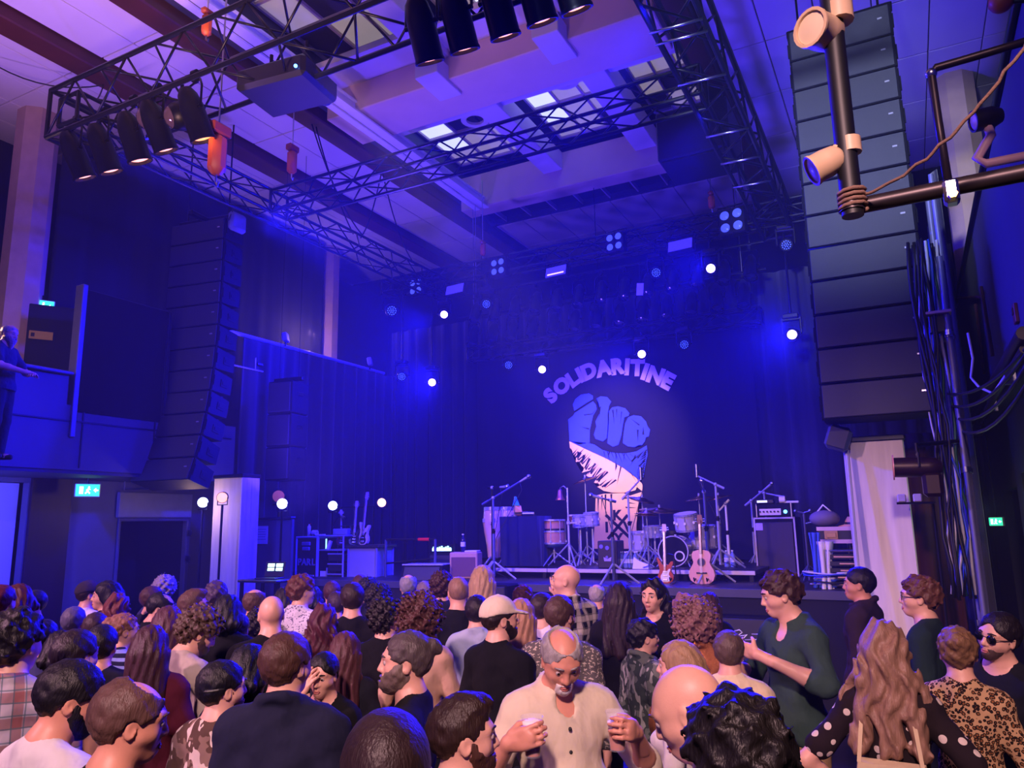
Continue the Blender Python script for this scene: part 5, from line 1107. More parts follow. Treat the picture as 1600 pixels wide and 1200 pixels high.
# --- right wing: case on a stand with draped towels, cable heaps, ladder-like rack
yq = 9.75; x0, x1 = span(1277, 1334, 830, yq); zt, zb = P(1300, 824, y=yq).z, P(1300, 848, y=yq).z; wd = x1 - x0
t = thing('instrument_case', 'open flight case with pale edges and gold handle at the right wing', 'case', ((x0 + x1) / 2, yq + .2, SZ), 0)
h = zt - zb; z0 = zb - SZ
b = MB(); b.box((0, 0, z0 + h / 2), (wd, .42, h - .05), None, .01); b.build('shell', m_case, t)
for z in (z0 + .015, z0 + h - .015): b = MB(); b.box((0, -.212, z), (wd + .01, .02, .045)); b.build('edge_profile', M('edge_pink_alu', '#d0b4c8', .35, .3), t)
b = MB(); b.box((-wd * .12, -.222, z0 + h / 2), (.15, .012, .10), None, .006); b.box((-wd * .12, -.230, z0 + h / 2), (.11, .012, .06), None, .006); b.build('handle', M('handle_gold', '#d8b070', .3, .6), t)
for sx in (-1, 1): b = MB(); b.cyl((sx * wd * .4, -.15, 0), (-sx * wd * .05 + sx * wd * .3, .15, z0), .015, n=6); b.cyl((sx * wd * .4, .15, 0), (sx * wd * .35, -.15, z0), .015, n=6); b.build('stand_leg', m_steel, t)
def cloth_strip(name, lab, cat, loc, w_, h_, m, seed, rz=0):
    t = thing(name, lab, cat, loc, rz); r = random.Random(seed); vs = []; fs = []; nx, nz = 10, 12
    for iz in range(nz + 1):
        for ix in range(nx + 1):
            k = 1 - .35 * math.sin(math.pi * iz / nz) ; vs.append(((ix / nx - .5) * w_ * k, .04 * math.sin(ix * 1.3 + seed + iz * .2) - .02 * iz / nz, -h_ * iz / nz))
    for iz in range(nz):
        for ix in range(nx): fs.append((iz * (nx + 1) + ix, iz * (nx + 1) + ix + 1, (iz + 1) * (nx + 1) + ix + 1, (iz + 1) * (nx + 1) + ix))
    b = MB(); b.add(vs, fs); o = b.build('cloth', m, t, True); md = o.modifiers.new('thick', 'SOLIDIFY'); md.thickness = .012; return t
cloth_strip('towel', 'white towel hanging from the instrument case at the right wing', 'towel', P(1288, 846, y=9.45), .17, .70, m_white, 1)
cloth_strip('towel', 'blue towel hanging beside the white towel at the right wing', 'towel', P(1272, 832, y=9.5), .12, .62, M('towel_blue', '#3a58c8', .85), 5)
def bag(t):
    b = MB(); b.sphere((0, 0, .10), .16, 14, 10, (1.1, .8, .62)); b.build('sack', M('bag_grey', '#6a6478', .7), t, True); b = MB(); b.tube([(-.12, 0, .12), (0, -.05, .26), (.12, 0, .14)], .012, 6); b.build('strap', m_white, t, True)
small_thing('bag', 'grey bag with a pale strap on top of the instrument case', 'bag', ((x0 + x1) / 2 - .12, yq + .15, zt + .005), bag)
def hat(t):
    b = MB(); b.lathe([(0, .11), (.07, .11), (.10, .06), (.11, .02), (.18, .0), (.18, -.008), (.10, .0), (0, .0)], n=18); b.build('crown', M('hat_straw', '#d8a878', .7), t, True); b = MB(); b.lathe([(.108, .015), (.113, .015), (.108, .045), (.102, .045), (.108, .015)], n=18); b.build('band', m_black, t)
small_thing('hat', 'straw-coloured hat lying beside the grey bag', 'hat', ((x0 + x1) / 2 + .20, yq + .2, zt + .012), hat)
p = P(1262, 870, y=10.6)
t = thing('pedal_stand', 'thin stand with small fittings right of the bass cabinet', 'stand', (p.x, 10.6, SZ)); b = MB(); b.cyl((0, 0, 0), (0, 0, .85), .015, n=8); tripod(b, 0, 0, 0, .2, .22, .01); b.build('pole', m_steel, t, 40)
for dz, dx in ((.86, -.05), (.86, .04), (.72, .06)): b = MB(); b.cyl((0, 0, dz), (dx * 1.8, 0, dz + .02), .012, n=6); b.sphere((dx * 2, 0, dz + .025), .026, 8, 6); b.build('fitting', m_steel, t)
t = thing('cable_heap', 'tangled heap of black and blue cables on the stage floor at the right', 'cables', (P(1295, 915, y=9.5).x, 9.5, SZ)); r = random.Random(4)
for k in range(9):
    pts = []; a0 = r.uniform(0, 6.28); R0 = r.uniform(.10, .26)
    for i in range(16): a = a0 + i * .55; pts.append((R0 * math.cos(a) * (1 + .2 * math.sin(i * 1.7)), .6 * R0 * math.sin(a), .015 + .02 * k + .01 * math.sin(i)))
    b = MB(); b.tube(pts, .010, 5); b.build('cable_coil', (m_cable, M('cable_blue', '#2848c0', .5), M('cable_white', '#c8c8d8', .5))[k % 3], t, True)
t = thing('patch_rack', 'open equipment rack with lit warm strips behind the man at the right', 'rack', (P(1318, 905, y=9.55).x + .06, 9.62, SZ - 1.42)); hh = P(1318, 858, y=9.55).z
case_frame(t, .42, .4, hh, .014, m_steel)
for k in range(9): b = MB(); b.box((0, -.02, hh - .08 - k * .075), (.38, .36, .045)); o = b.build('rack_unit', m_case, t); b = MB(); b.box((.03 * (k % 3), -.206, hh - .08 - k * .075), (.26 - .05 * (k % 2), .008, .014)); b.build('unit_strip', M('strip_warm', '#e0b088', .4), o)
p = P(1350, 900, y=8.8)
# ------------------------------------------------------------------ right-hand clutter between the loudspeakers and the near balcony
YP = 3.0
m_pipe = M('steel_pipe_dark', '#3a3234', .4, .6, .25, 12)
m_cream = M('fitting_cream', '#d8b890', .45, 0, .1, 8)
m_rope = M('rope_hemp', '#8a6a58', .85, 0, .25, 60, .4, 200)
a, c = P(1297, -60, y=YP), P(1332, 330, y=YP)
t = thing('hanging_pole', 'dark vertical pole hanging in front of the right loudspeaker column', 'pole', (c.x, YP, c.z))
b = MB(t.location); b.cyl((c.x, YP, c.z - .02), (c.x, YP, 5.2), .040, n=14); b.build('tube', M('pole_black', '#101014', .5, 0), t, 40)
b = MB(t.location); b.cyl((c.x, YP, c.z + .0), (c.x, YP, c.z + .03), .046, n=14); b.build('end_collar', m_pipe, t, 40)
b = MB(t.location); b.cyl((c.x, YP, 5.2), (c.x, YP, CE - .03), .014, n=8); b.build('suspension_rod', m_steel, t, 40)
def knob_lamp(lab, u, v, to, s=1., dx=-.09):
    p = P(u, v, y=YP - .02); t = thing('clamp_spotlight', lab, 'stage lamp', p, 0, None, s); r = aim_rot(p, to)
    b = MB(); b.lathe([(0, .075), (.03, .07), (.052, .045), (.058, .0), (.058, -.045), (.062, -.05), (.062, -.06), (.052, -.06), (.050, -.045), (0, -.045)], n=18); h = b.build('housing', m_cream, t, 40, rot=r)
    b = MB(); b.lathe([(.05, -.052), (.02, -.056), (0, -.056)], n=18); b.build('lens', M('spot_glass', '#e8d0a8', .15), h, True)
    b = MB(); b.tube([(0, 0, 0), (.04, 0, .06), (-dx, .02, .06)], .012, 6); b.build('bracket', m_cream, t, True)
    b = MB(); b.cyl((-dx, .02, .03), (-dx, .02, .09), .042, n=12); b.build('clamp', m_cream, t, 40)
knob_lamp('upper cream spotlight clamped to the hanging pole', 1284, 50, P(1284, 50, y=YP) + Vector((-.6, -1, -.1)), 1.25, -.055)
knob_lamp('lower cream spotlight clamped to the hanging pole', 1290, 256, P(1290, 256, y=YP) + Vector((-1, -.3, -.5)), 1.0, -.09)
a, c = P(1322, 326, y=YP + .06), P(1640, 262, y=YP + .06)
t = thing('cross_pipe', 'dark horizontal steel pipe from the hanging pole to the near balcony', 'pipe', a); b = MB(t.location); b.cyl(a, (.93, YP + .06, a.z + (c.z - a.z) * (.93 - a.x) / (c.x - a.x)), .032, n=12); b.build('tube', m_pipe, t, 40)
q = P(1487, 318, y=YP + .02); b = MB(t.location); b.box(q + Vector((0, -.03, .03)), (.05, .06, .09), None, .01); b.build('coupler', m_steel, t); b = MB(t.location); b.cyl(q + Vector((0, -.06, .0)), q + Vector((0, -.10, .0)), .016, n=6); b.build('coupler_bolt', M('brass', '#d8a850', .3, .9), t)
a0 = P(1345, 306, y=YP); a1 = P(1640, 10, y=2.6)
pts = [a0.lerp(a1, i / 24) - Vector((0, 0, .10 * 4 * (i / 24) * (1 - i / 24))) + Vector((.006 * math.sin(i * 2.2), 0, .004 * math.cos(i * 1.7))) for i in range(25)]
t = thing('rope', 'brown hemp rope running from the pole foot up to the right', 'rope', a0); b = MB(t.location); b.tube(pts, .006, 7); b.build('strand', m_rope, t, True)
pc = P(1332, 318, y=YP); pts = [pc + Vector((.048 * math.cos(i * .7), .048 * math.sin(i * .7), -.03 + .0022 * i)) for i in range(40)]
b = MB(t.location); b.tube(pts, .008, 6); b.build('lashing', m_rope, t, True)
# bent guard pipe and the gallery lamp on the near balcony edge
t = thing('guard_pipe', 'bent steel guard pipe beside the right loudspeaker column', 'pipe', P(1480, 272, y=4.2)); g0 = [P(1484, 300, y=4.0), P(1466, 190, y=4.0), P(1455, 116, y=4.0), P(1462, 106, y=4.0), P(1545, 82, y=4.0)]
g0.append(Vector((.93, 4.0, g0[-1].z + .02)))
b = MB(t.location); b.tube(g0, .020, 10); b.build('tube', m_pipe, t, True); b = MB(t.location); b.sphere(P(1455, 115, y=4.0), .028, 10, 8); b.build('elbow_joint', m_steel, t, True)
p = P(1538, 186, y=4.6); t = thing('gallery_light', 'cream lamp with a bent arm fixed on the near balcony edge', 'stage lamp', p); r = aim_rot(p, p + Vector((-1, -.3, -.15)))
b = MB(); b.lathe([(0, .09), (.04, .085), (.06, .04), (.06, -.06), (.05, -.06), (.045, -.03), (0, -.03)], n=16); b.build('housing', m_black, t, 40, rot=r); b = MB(); b.lathe([(.052, -.05), (.03, -.06), (0, -.062)], n=16); b.build('lens', m_cream, t, True, rot=r)
b = MB(); b.tube([(0, 0, 0), (.02, 0, -.10), (-.06, 0, -.22), (-.02, 0, -.26), (.30, 0, -.26)], .026, 8); b.build('arm', M('arm_cream_violet', '#c8a0a0', .5), t, True)
p = P(1564, 2, y=5.0); t = thing('gallery_light', 'reddish lamp head at the top of the near balcony edge', 'stage lamp', p); b = MB(); b.sphere((0, 0, 0), .07, 14, 10); b.build('housing', M('lamp_rust', '#a8482c', .5), t, True); b = MB(); b.cyl((0, 0, 0), (.35, 0, -.1), .02, n=8); b.build('arm', m_black, t, 40)
t = thing('edge_tube', 'blue-black tube running along the top edge of the near balcony', 'pipe', (.90, 6, 5.30)); b = MB(t.location); b.cyl((.905, 2.0, 5.36), (.905, 13.0, 5.36), .035, n=10); b.build('tube', m_alu, t, 40)
# bracket arms and small box on the fascia
t = thing('wall_bracket', 'rust-brown steel bracket on the near balcony front', 'bracket', P(1536, 470, x=.90)); 
for (q0, q1) in (((1533, 448), (1551, 556)), ((1495, 466), (1536, 463)), ((1524, 475), (1538, 585))):
    A_, B_ = P(*q0, x=.89), P(*q1, x=.89); b = MB(t.location); b.cyl(A_, B_, .018, n=6); b.build('bar', M('bracket_rust', '#4a2028', .6), t)
p = P(1589, 490, x=.915); t = thing('socket_box', 'small rust-coloured box on the near balcony front', 'box', p); b = MB(); b.box((-.01, 0, 0), (.03, .12, .16), None, .006); b.build('casing', M('box_rust', '#7a3a2c', .6), t); b = MB(); b.box((-.028, 0, .02), (.008, .07, .05)); b.build('cover', m_brown, t)
# vertical pipes and cable bundles beside the door
for i, (u0, v0, u1, v1, y, r, lab) in enumerate(((1482, 430, 1527, 965, 8.2, .032, 'thick blue-lit steel pipe running down beside the right draped column'), (1466, 300, 1500, 700, 8.35, .026, 'second steel pipe behind the cables'), (1505, 640, 1530, 960, 8.1, .022, 'thin pipe right of the thick steel pipe'), (1456, 330, 1478, 560, 8.45, .03, 'dark pipe close to the loudspeaker column'))):
    A_, B_ = P(u0, v0, y=y), P(u1, v1, y=y); x = (A_.x + B_.x) / 2; z1 = A_.z - .4
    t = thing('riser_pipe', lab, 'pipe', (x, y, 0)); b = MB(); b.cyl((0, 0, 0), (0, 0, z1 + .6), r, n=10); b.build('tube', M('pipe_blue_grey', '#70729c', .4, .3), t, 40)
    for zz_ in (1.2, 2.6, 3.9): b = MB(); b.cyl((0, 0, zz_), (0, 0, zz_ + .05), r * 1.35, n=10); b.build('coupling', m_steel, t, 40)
r = random.Random(11); cols = [m_cable, M('cable_blue', '#2848c0', .5), M('cable_white', '#c8c8d8', .5), m_cable, m_cable, M('cable_green', '#1c5a38', .5)]
t = thing('cable_bundle', 'thick bundle of black and blue cables hanging beside the right loudspeaker column', 'cables', (.38, 8.3, 3.0))
for k in range(22):
    x = .30 + r.uniform(-.06, .16); y = 8.15 + r.uniform(-.1, .18); pts = []
    for i in range(14): zz_ = 4.9 - i * (3.4 + r.uniform(0, .05)) / 13; pts.append((x + .035 * math.sin(i * r.uniform(.6, .8) + k) + .02 * i / 13, y + .03 * math.cos(i * .7 + k * 2), zz_))
    b = MB(t.location); b.tube(pts, r.uniform(.008, .016), 5); b.build('cable', cols[k % 6], t, True)
for k in range(4):
    A_ = Vector((.42 + .02 * k, 8.2, 3.35 - .12 * k)); B_ = Vector((.88, 6.3 - .5 * k, 3.42)); cable('cable', ('lowest', 'second lowest', 'third', 'fourth', 'fifth', 'highest')[k] + ' cable swagged from the bundle up to the near balcony underside', catenary(A_, B_, .12 + .05 * k), .014, m_cable)
pts = [P(1512, 520, y=8.0), P(1520, 560, y=8.0), P(1517, 590, y=8.0), P(1530, 605, y=7.9), P(1552, 615, y=7.8), P(1590, 560, x=.89)]
cable('cable', 'pale white cable looping down from the cable bundle', pts, .012, M('cable_white', '#c8c8d8'))
t = thing('ledge_bracket', 'small pale ledge beside the cable bundle', 'ledge', P(1466, 490, y=8.2)); b = MB(); b.box((0, 0, 0), (.22, .16, .03), None, .005); b.build('top', M('ledge_pale', '#c0a090', .6), t); b = MB(); b.box((0, .03, -.10), (.18, .08, .18), None, .01); b.build('body', m_black, t)
for u0, v0, u1, v1, lab in ((1600, 520, 1512, 668, 'thick slanting conduit under the near balcony'), (1600, 545, 1530, 660, 'second slanting conduit under the near balcony')):
    A_, B_ = P(u0, v0, x=.84), P(u1, v1, x=.84); t = thing('conduit', lab, 'pipe', B_); b = MB(t.location); b.cyl(A_, B_, .05 if v0 == 520 else .03, n=10); b.build('tube', M('conduit_dark_red', '#241016', .5), t, 40)
    for k in (.3, .7): q = A_.lerp(B_, k); b = MB(t.location); b.box(q + Vector((.04, 0, .02)), (.09, .05, .13)); b.build('clip', m_steel, t)
# profile spotlight pointing left, its pole, red drape and cases behind
p = P(1432, 730, y=7.8); L = P(1465, 730, y=7.8).x - P(1392, 726, y=7.8).x
t = thing('profile_spotlight', 'long dark red-brown spotlight pointing left below the right loudspeaker column', 'stage lamp', p, R_(2)); mm = M('spot_rust_brown', '#2c1410', .4, .3, .15, 8)
b = MB(); b.lathe([(0, L * .55), (.05, L * .54), (.085, L * .42), (.09, L * .25), (.09, -L * .5), (.082, -L * .5), (.08, -L * .35), (0, -L * .33)], (0, 0, 0), (1, 0, -.03), 20); b.build('barrel', mm, t, 40)
b = MB(); b.lathe([(.10, -L * .52), (.115, -L * .52), (.115, -L * .49), (.10, -L * .49), (.10, -L * .52)], (0, 0, 0), (1, 0, -.03), 20); b.build('colour_frame', M('frame_pink', '#d89080', .4), t, 40)
b = MB(); b.lathe([(.08, -L * .45), (.04, -L * .47), (0, -L * .475)], (0, 0, 0), (1, 0, -.03), 16); b.build('lens', m_lensdark, t, True)
b = MB(); b.box((L * .30, 0, -.16), (.16, .16, .22), None, .03); b.build('lamp_house', mm, t); b = MB(); b.tube([(.02, -.11, 0), (.02, -.11, .12), (.02, .11, .12), (.02, .11, 0)], .012, 6); b.cyl((.02, 0, .12), (.02, 0, .22), .016, n=8); b.build('yoke', m_blackmetal, t, 40); b = MB(); b.cyl((.02, 0, .2), (.40, .40, .25), .02, n=8); b.build('support_arm', m_blackmetal, t, 40)
pd = P(1440, 780, y=8.9)
o = curtain('red_drape', (P(1425, 800, y=9.3).x, 9.3), (P(1490, 800, y=9.3).x, 9.35), .01, 3.1, M('drape_dark_red', '#3a0c18', .85, 0, .2, 4), .14, .03, seed=9); tag(o, 'dark red drape behind the profile spotlight', 'drape')
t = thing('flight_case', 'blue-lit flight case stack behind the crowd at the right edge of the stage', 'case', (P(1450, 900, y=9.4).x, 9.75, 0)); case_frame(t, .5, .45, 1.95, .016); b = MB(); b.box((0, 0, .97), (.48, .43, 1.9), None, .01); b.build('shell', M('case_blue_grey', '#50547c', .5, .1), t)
for z in (.5, 1.25): b = MB(); b.box((0, -.235, z), (.14, .02, .10), None, .008); b.build('handle', m_steel, t)
b = MB(); b.box((-.06, -.225, 1.72), (.18, .006, .12)); b.build('sticker', M('sticker_pink', '#a06878', .7), t)
for k in range(5): b = MB(); b.box((-.02, -.228, 1.10 - k * .03), (.15 - .03 * (k % 2), .006, .012)); b.build('label_line', m_edge, t)
t = thing('stage_weight', 'small white fittings on a shelf below the profile spotlight', 'fittings', P(1430, 778, y=8.6)); b = MB(); b.box((0, 0, -.05), (.34, .16, .02)); b.build('shelf', m_alu, t); b = MB(); b.cyl((.30 / 2 - .0, .06, -.06), (.30 / 2, .06, -t.location.z), .014, n=6); b.build('shelf_post', m_alu, t)
for dx in (-.12, .02): b = MB(); b.box((dx, 0, 0), (.08, .08, .08), None, .01); b.build('fitting', m_white, t)
t = thing('push_pole', 'blue and white striped pole leaning against the right draped column', 'pole', P(1330, 905, y=8.55)); A_, B_ = P(1323, 700, y=8.75), P(1342, 930, y=8.6); b = MB(t.location); b.cyl(A_, (B_.x, B_.y, 0), .022, n=8); b.build('shaft', M('pole_pale', '#b8b8e0', .4), t, 40); b = MB(t.location); b.cyl(A_ + Vector((0, 0, -.02)), A_ + Vector((0, 0, .06)), .035, n=8); b.build('grip', m_black, t)
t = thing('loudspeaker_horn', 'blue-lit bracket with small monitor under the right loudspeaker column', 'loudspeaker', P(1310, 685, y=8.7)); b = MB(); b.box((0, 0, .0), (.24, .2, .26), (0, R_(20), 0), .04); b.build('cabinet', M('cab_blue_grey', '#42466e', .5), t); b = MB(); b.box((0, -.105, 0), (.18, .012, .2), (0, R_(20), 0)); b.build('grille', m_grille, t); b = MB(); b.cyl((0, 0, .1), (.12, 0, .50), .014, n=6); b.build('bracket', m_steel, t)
t = thing('added_desk_lamp', 'small added gooseneck lamp on the left balcony ledge', 'lamp', (-10.42, 4.75, 4.41)); lampclip(t)  # unseen lamp model, added to go with the warm balcony fill
# ------------------------------------------------------------------ people: signed-distance bodies meshed with surface nets
def smin(a, b, k):
    if k <= 0: return np.minimum(a, b)
    h = np.maximum(k - np.abs(a - b), 0) / k
    return np.minimum(a, b) - h * h * k * .25
def rotm(yaw=0, pitch=0, roll=0):
    """yaw turns to the right (clockwise from above), pitch tips forward-down, roll tips to the right"""
    return np.array((Matrix.Rotation(-R_(yaw), 3, 'Z') @ Matrix.Rotation(-R_(pitch), 3, 'X') @ Matrix.Rotation(R_(roll), 3, 'Y')))
PIV = np.array([0, -.015, 1.50])
def fr(Rm, p): return PIV + Rm @ (np.array(p) - PIV)
class G:
    """a list of primitives in one person's own frame: facing +Y, 1.75 tall"""
    def __init__(s, Rm=None): s.p = []; s.Rm = Rm
    def rc(s, a, b, r1, r2=None, k=.03, op=0, head=False):
        s.p.append(('rc', np.array(a, float), np.array(b, float), r1, r1 if r2 is None else r2, k, op, head)); return s
    def el(s, c, r, k=.03, op=0, head=False, rot=None):
        s.p.append(('el', np.array(c, float), np.array(r, float), rot, None, k, op, head)); return s
    def sym(s, fn, *a, **kw):
        for sg in (-1, 1):
            aa = [tuple([x[0] * sg, x[1], x[2]]) if (isinstance(x, tuple) and i in (0, 1) and len(x) == 3 and not (fn == 'el' and i == 1)) else x for i, x in enumerate(a)]
            getattr(s, fn)(*aa, **kw)
        return s
    def grid(s, lo, hi, h, hz=None):
        xs = np.arange(lo[0], hi[0] + h, h, dtype=np.float32); ys = np.arange(lo[1], hi[1] + h, h, dtype=np.float32)
        zs = np.arange(lo[2], hi[2] + (hz or h), hz or h, dtype=np.float32)
        D = np.full((len(xs), len(ys), len(zs)), 1.0, np.float32)
        Rt = None if s.Rm is None else s.Rm.T
        for (ty, A, B, r1, r2, k, op, head) in s.p:
            m = k + 2.5 * max(h, hz or h)
            if head and s.Rm is not None:
                if ty == 'rc':
                    q = np.stack([fr(s.Rm, A), fr(s.Rm, B)]); e = max(r1, r2) + m; l_ = q.min(0) - e; h_ = q.max(0) + e
                else: q = fr(s.Rm, A); e = B.max() + m; l_ = q - e; h_ = q + e
            elif ty == 'rc': e = max(r1, r2) + m; l_ = np.minimum(A, B) - e; h_ = np.maximum(A, B) + e
            else:
                e = (B if r1 is None else np.full(3, B.max())) + m; l_ = A - e; h_ = A + e
            i0, i1 = np.searchsorted(xs, (l_[0], h_[0])); j0, j1 = np.searchsorted(ys, (l_[1], h_[1])); k0, k1 = np.searchsorted(zs, (l_[2], h_[2]))
            if i1 <= i0 or j1 <= j0 or k1 <= k0: continue
            X = xs[i0:i1, None, None]; Y = ys[None, j0:j1, None]; Zc = zs[None, None, k0:k1]
            if head and s.Rm is not None:
                dx, dy, dz = X - PIV[0], Y - PIV[1], Zc - PIV[2]
                X, Y, Zc = (Rt[i, 0] * dx + Rt[i, 1] * dy + Rt[i, 2] * dz + PIV[i] for i in range(3))
            if ty == 'rc':
                ba = B - A; L2 = max(float(ba @ ba), 1e-9)
                t = np.clip(((X - A[0]) * ba[0] + (Y - A[1]) * ba[1] + (Zc - A[2]) * ba[2]) / L2, 0, 1)
                d = np.sqrt((X - A[0] - t * ba[0]) ** 2 + (Y - A[1] - t * ba[1]) ** 2 + (Zc - A[2] - t * ba[2]) ** 2) - (r1 + (r2 - r1) * t)
            else:
                x, y, z = X - A[0], Y - A[1], Zc - A[2]
                if r1 is not None:
                    x, y, z = (r1[i, 0] * x + r1[i, 1] * y + r1[i, 2] * z for i in range(3))
                q0 = np.sqrt((x / B[0]) ** 2 + (y / B[1]) ** 2 + (z / B[2]) ** 2)
                q1 = np.sqrt((x / B[0] ** 2) ** 2 + (y / B[1] ** 2) ** 2 + (z / B[2] ** 2) ** 2) + 1e-6
                d = q0 * (q0 - 1) / q1
            S = D[i0:i1, j0:j1, k0:k1]
            D[i0:i1, j0:j1, k0:k1] = smin(S, d, k) if op == 0 else -smin(-S, d, k)
        return xs, ys, zs, D
_CO = np.array([(i, j, k) for i in (0, 1) for j in (0, 1) for k in (0, 1)])
_ED = [(a, b) for a in range(8) for b in range(a + 1, 8) if np.abs(_CO[a] - _CO[b]).sum() == 1]
def surfnet(xs, ys, zs, D):
    S = D < 0
    nx, ny, nz = D.shape
    cnt = np.zeros((nx - 1, ny - 1, nz - 1), np.int8)
    for i, j, k in _CO: cnt += S[i:nx - 1 + i, j:ny - 1 + j, k:nz - 1 + k]
    act = (cnt > 0) & (cnt < 8)
    I, J, K = np.nonzero(act)
    if not len(I): return np.zeros((0, 3)), np.zeros((0, 4), int)
    ids = np.full(act.shape, -1, np.int64); ids[I, J, K] = np.arange(len(I))
    val = np.stack([D[I + a, J + b, K + c] for a, b, c in _CO], 1)
    pos = np.stack([np.stack([xs[I + a], ys[J + b], zs[K + c]], 1) for a, b, c in _CO], 1)
    acc = np.zeros((len(I), 3)); n = np.zeros(len(I))
    for a, b in _ED:
        mk = (val[:, a] < 0) != (val[:, b] < 0)
        t = val[mk, a] / (val[mk, a] - val[mk, b])
        acc[mk] += pos[mk, a] + (pos[mk, b] - pos[mk, a]) * t[:, None]; n[mk] += 1
    V = acc / n[:, None]
    Q = []
    for ax in range(3):
        s0 = [slice(None)] * 3; s1 = [slice(None)] * 3; s0[ax] = slice(0, -1); s1[ax] = slice(1, None)
        A = S[tuple(s0)]; B = S[tuple(s1)]
        o = [x for x in range(3) if x != ax]
        cr = A != B
        a, b, c = np.nonzero(cr); idx = [a, b, c]
        ok = (idx[o[0]] > 0) & (idx[o[1]] > 0) & (idx[o[0]] < D.shape[o[0]] - 1) & (idx[o[1]] < D.shape[o[1]] - 1)
        idx = [q[ok] for q in idx]; fl = A[cr][ok]
        def g(d0, d1):
            q = [q_.copy() for q_ in idx]; q[o[0]] += d0; q[o[1]] += d1; return ids[q[0], q[1], q[2]]
        q = np.stack([g(-1, -1), g(0, -1), g(0, 0), g(-1, 0)], 1)
        if ax == 1: fl = ~fl
        q[~fl] = q[~fl][:, ::-1]
        Q.append(q)
    return V, np.concatenate(Q)
def qmesh(name, parts, mat):
    vs = []; fs = []; b = 0
    for V, Q in parts:
        if not len(V): continue
        vs.append(V); fs.append(Q + b); b += len(V)
    V = np.concatenate(vs).astype(np.float32); Q = np.concatenate(fs).astype(np.int32)
    me = bpy.data.meshes.new(name)
    me.vertices.add(len(V)); me.vertices.foreach_set('co', V.ravel())
    me.loops.add(len(Q) * 4); me.loops.foreach_set('vertex_index', Q.ravel())
    me.polygons.add(len(Q)); me.polygons.foreach_set('loop_start', np.arange(0, len(Q) * 4, 4, dtype=np.int32))
    me.polygons.foreach_set('use_smooth', np.ones(len(Q), bool))
    me.update(calc_edges=True)
    if mat: me.materials.append(mat)
    return me
def wob(xs, ys, zs, f, a, seed=0):
    X = xs[:, None, None]; Y = ys[None, :, None]; Z = zs[None, None, :]
    s = seed * 1.7
    return a * (np.sin(f * (X + .3 * Z) + s) * np.sin(f * .9 * (Y - .2 * X) + 1.3 + s) * np.sin(f * 1.1 * (Z + .25 * Y) + .7 + s) * 1.6 + .5 * np.sin(2.1 * f * (X - Z) + s) * np.sin(1.9 * f * (Y + Z) + 2 + s))
# ---- arms: (elbow, wrist, finger direction, palm normal, curl) for the right side; mirrored for the left
ARMS = {
    'hang': ((.245, -.03, 1.12), (.255, .05, .88), (.0, .15, -1), (-1, .1, 0), .30),
    'pocket': ((.275, -.08, 1.14), (.215, .06, .95), (-.1, .3, -1), (-1, 0, 0), .5),
    'hold': ((.255, -.02, 1.12), (.17, .24, 1.12), (-.45, 1, .1), (-1, -.3, .1), .75),
    'hold_high': ((.285, .06, 1.16), (.20, .30, 1.27), (-.55, .8, .2), (-1, -.5, .1), .75),
    'cross': ((.245, .04, 1.13), (-.02, .22, 1.15), (-1, .1, .1), (0, -1, 0), .35),
    'phone': ((.235, .02, 1.12), (.07, .27, 1.20), (-.25, .6, .55), (-.3, -.5, .8), .55),
    'face': ((.24, .17, 1.26), (.060, .175, 1.545), (-.45, -.12, .85), (-.2, -1, -.1), .35),
    'cheers': ((.34, .10, 1.17), (.20, .27, 1.36), (-.62, .65, .30), (-.75, -.7, 0), .8),
    'chest': ((.31, .05, 1.20), (.06, .27, 1.34), (-.95, .12, .15), (-.1, -1, .1), .45),
    'cheers_out': ((.37, .05, 1.14), (.31, .25, 1.37), (-.62, .65, .30), (-.75, -.7, 0), .8),
    'belly': ((.27, .03, 1.13), (.03, .25, 1.17), (-.95, .15, .1), (-.1, -1, .1), .45),
    'up': ((.29, .14, 1.46), (.27, .17, 1.68), (-.25, .1, 1), (0, 1, 0), .25),
    'lean': ((.27, .12, 1.16), (.08, .34, 1.10), (-.9, .35, -.05), (0, .1, -1), .3),
    'hip': ((.36, -.10, 1.16), (.20, .02, 1.02), (-.6, .5, -.5), (-.6, 0, -.2), .5),
    'wide_hold': ((.36, .03, 1.14), (.37, .27, 1.22), (-.55, .9, .15), (-1, -.5, 0), .8),
}
def arm(pose, sg):
    a = ARMS[pose] if isinstance(pose, str) else pose
    f = lambda t: np.array((t[0] * sg, t[1], t[2]), float)
    return f(a[0]), f(a[1]), f(a[2]) / np.linalg.norm(a[2]), f(a[3]), a[4]
SH = lambda sg, w: np.array((.165 * sg * w, -.012, 1.395))
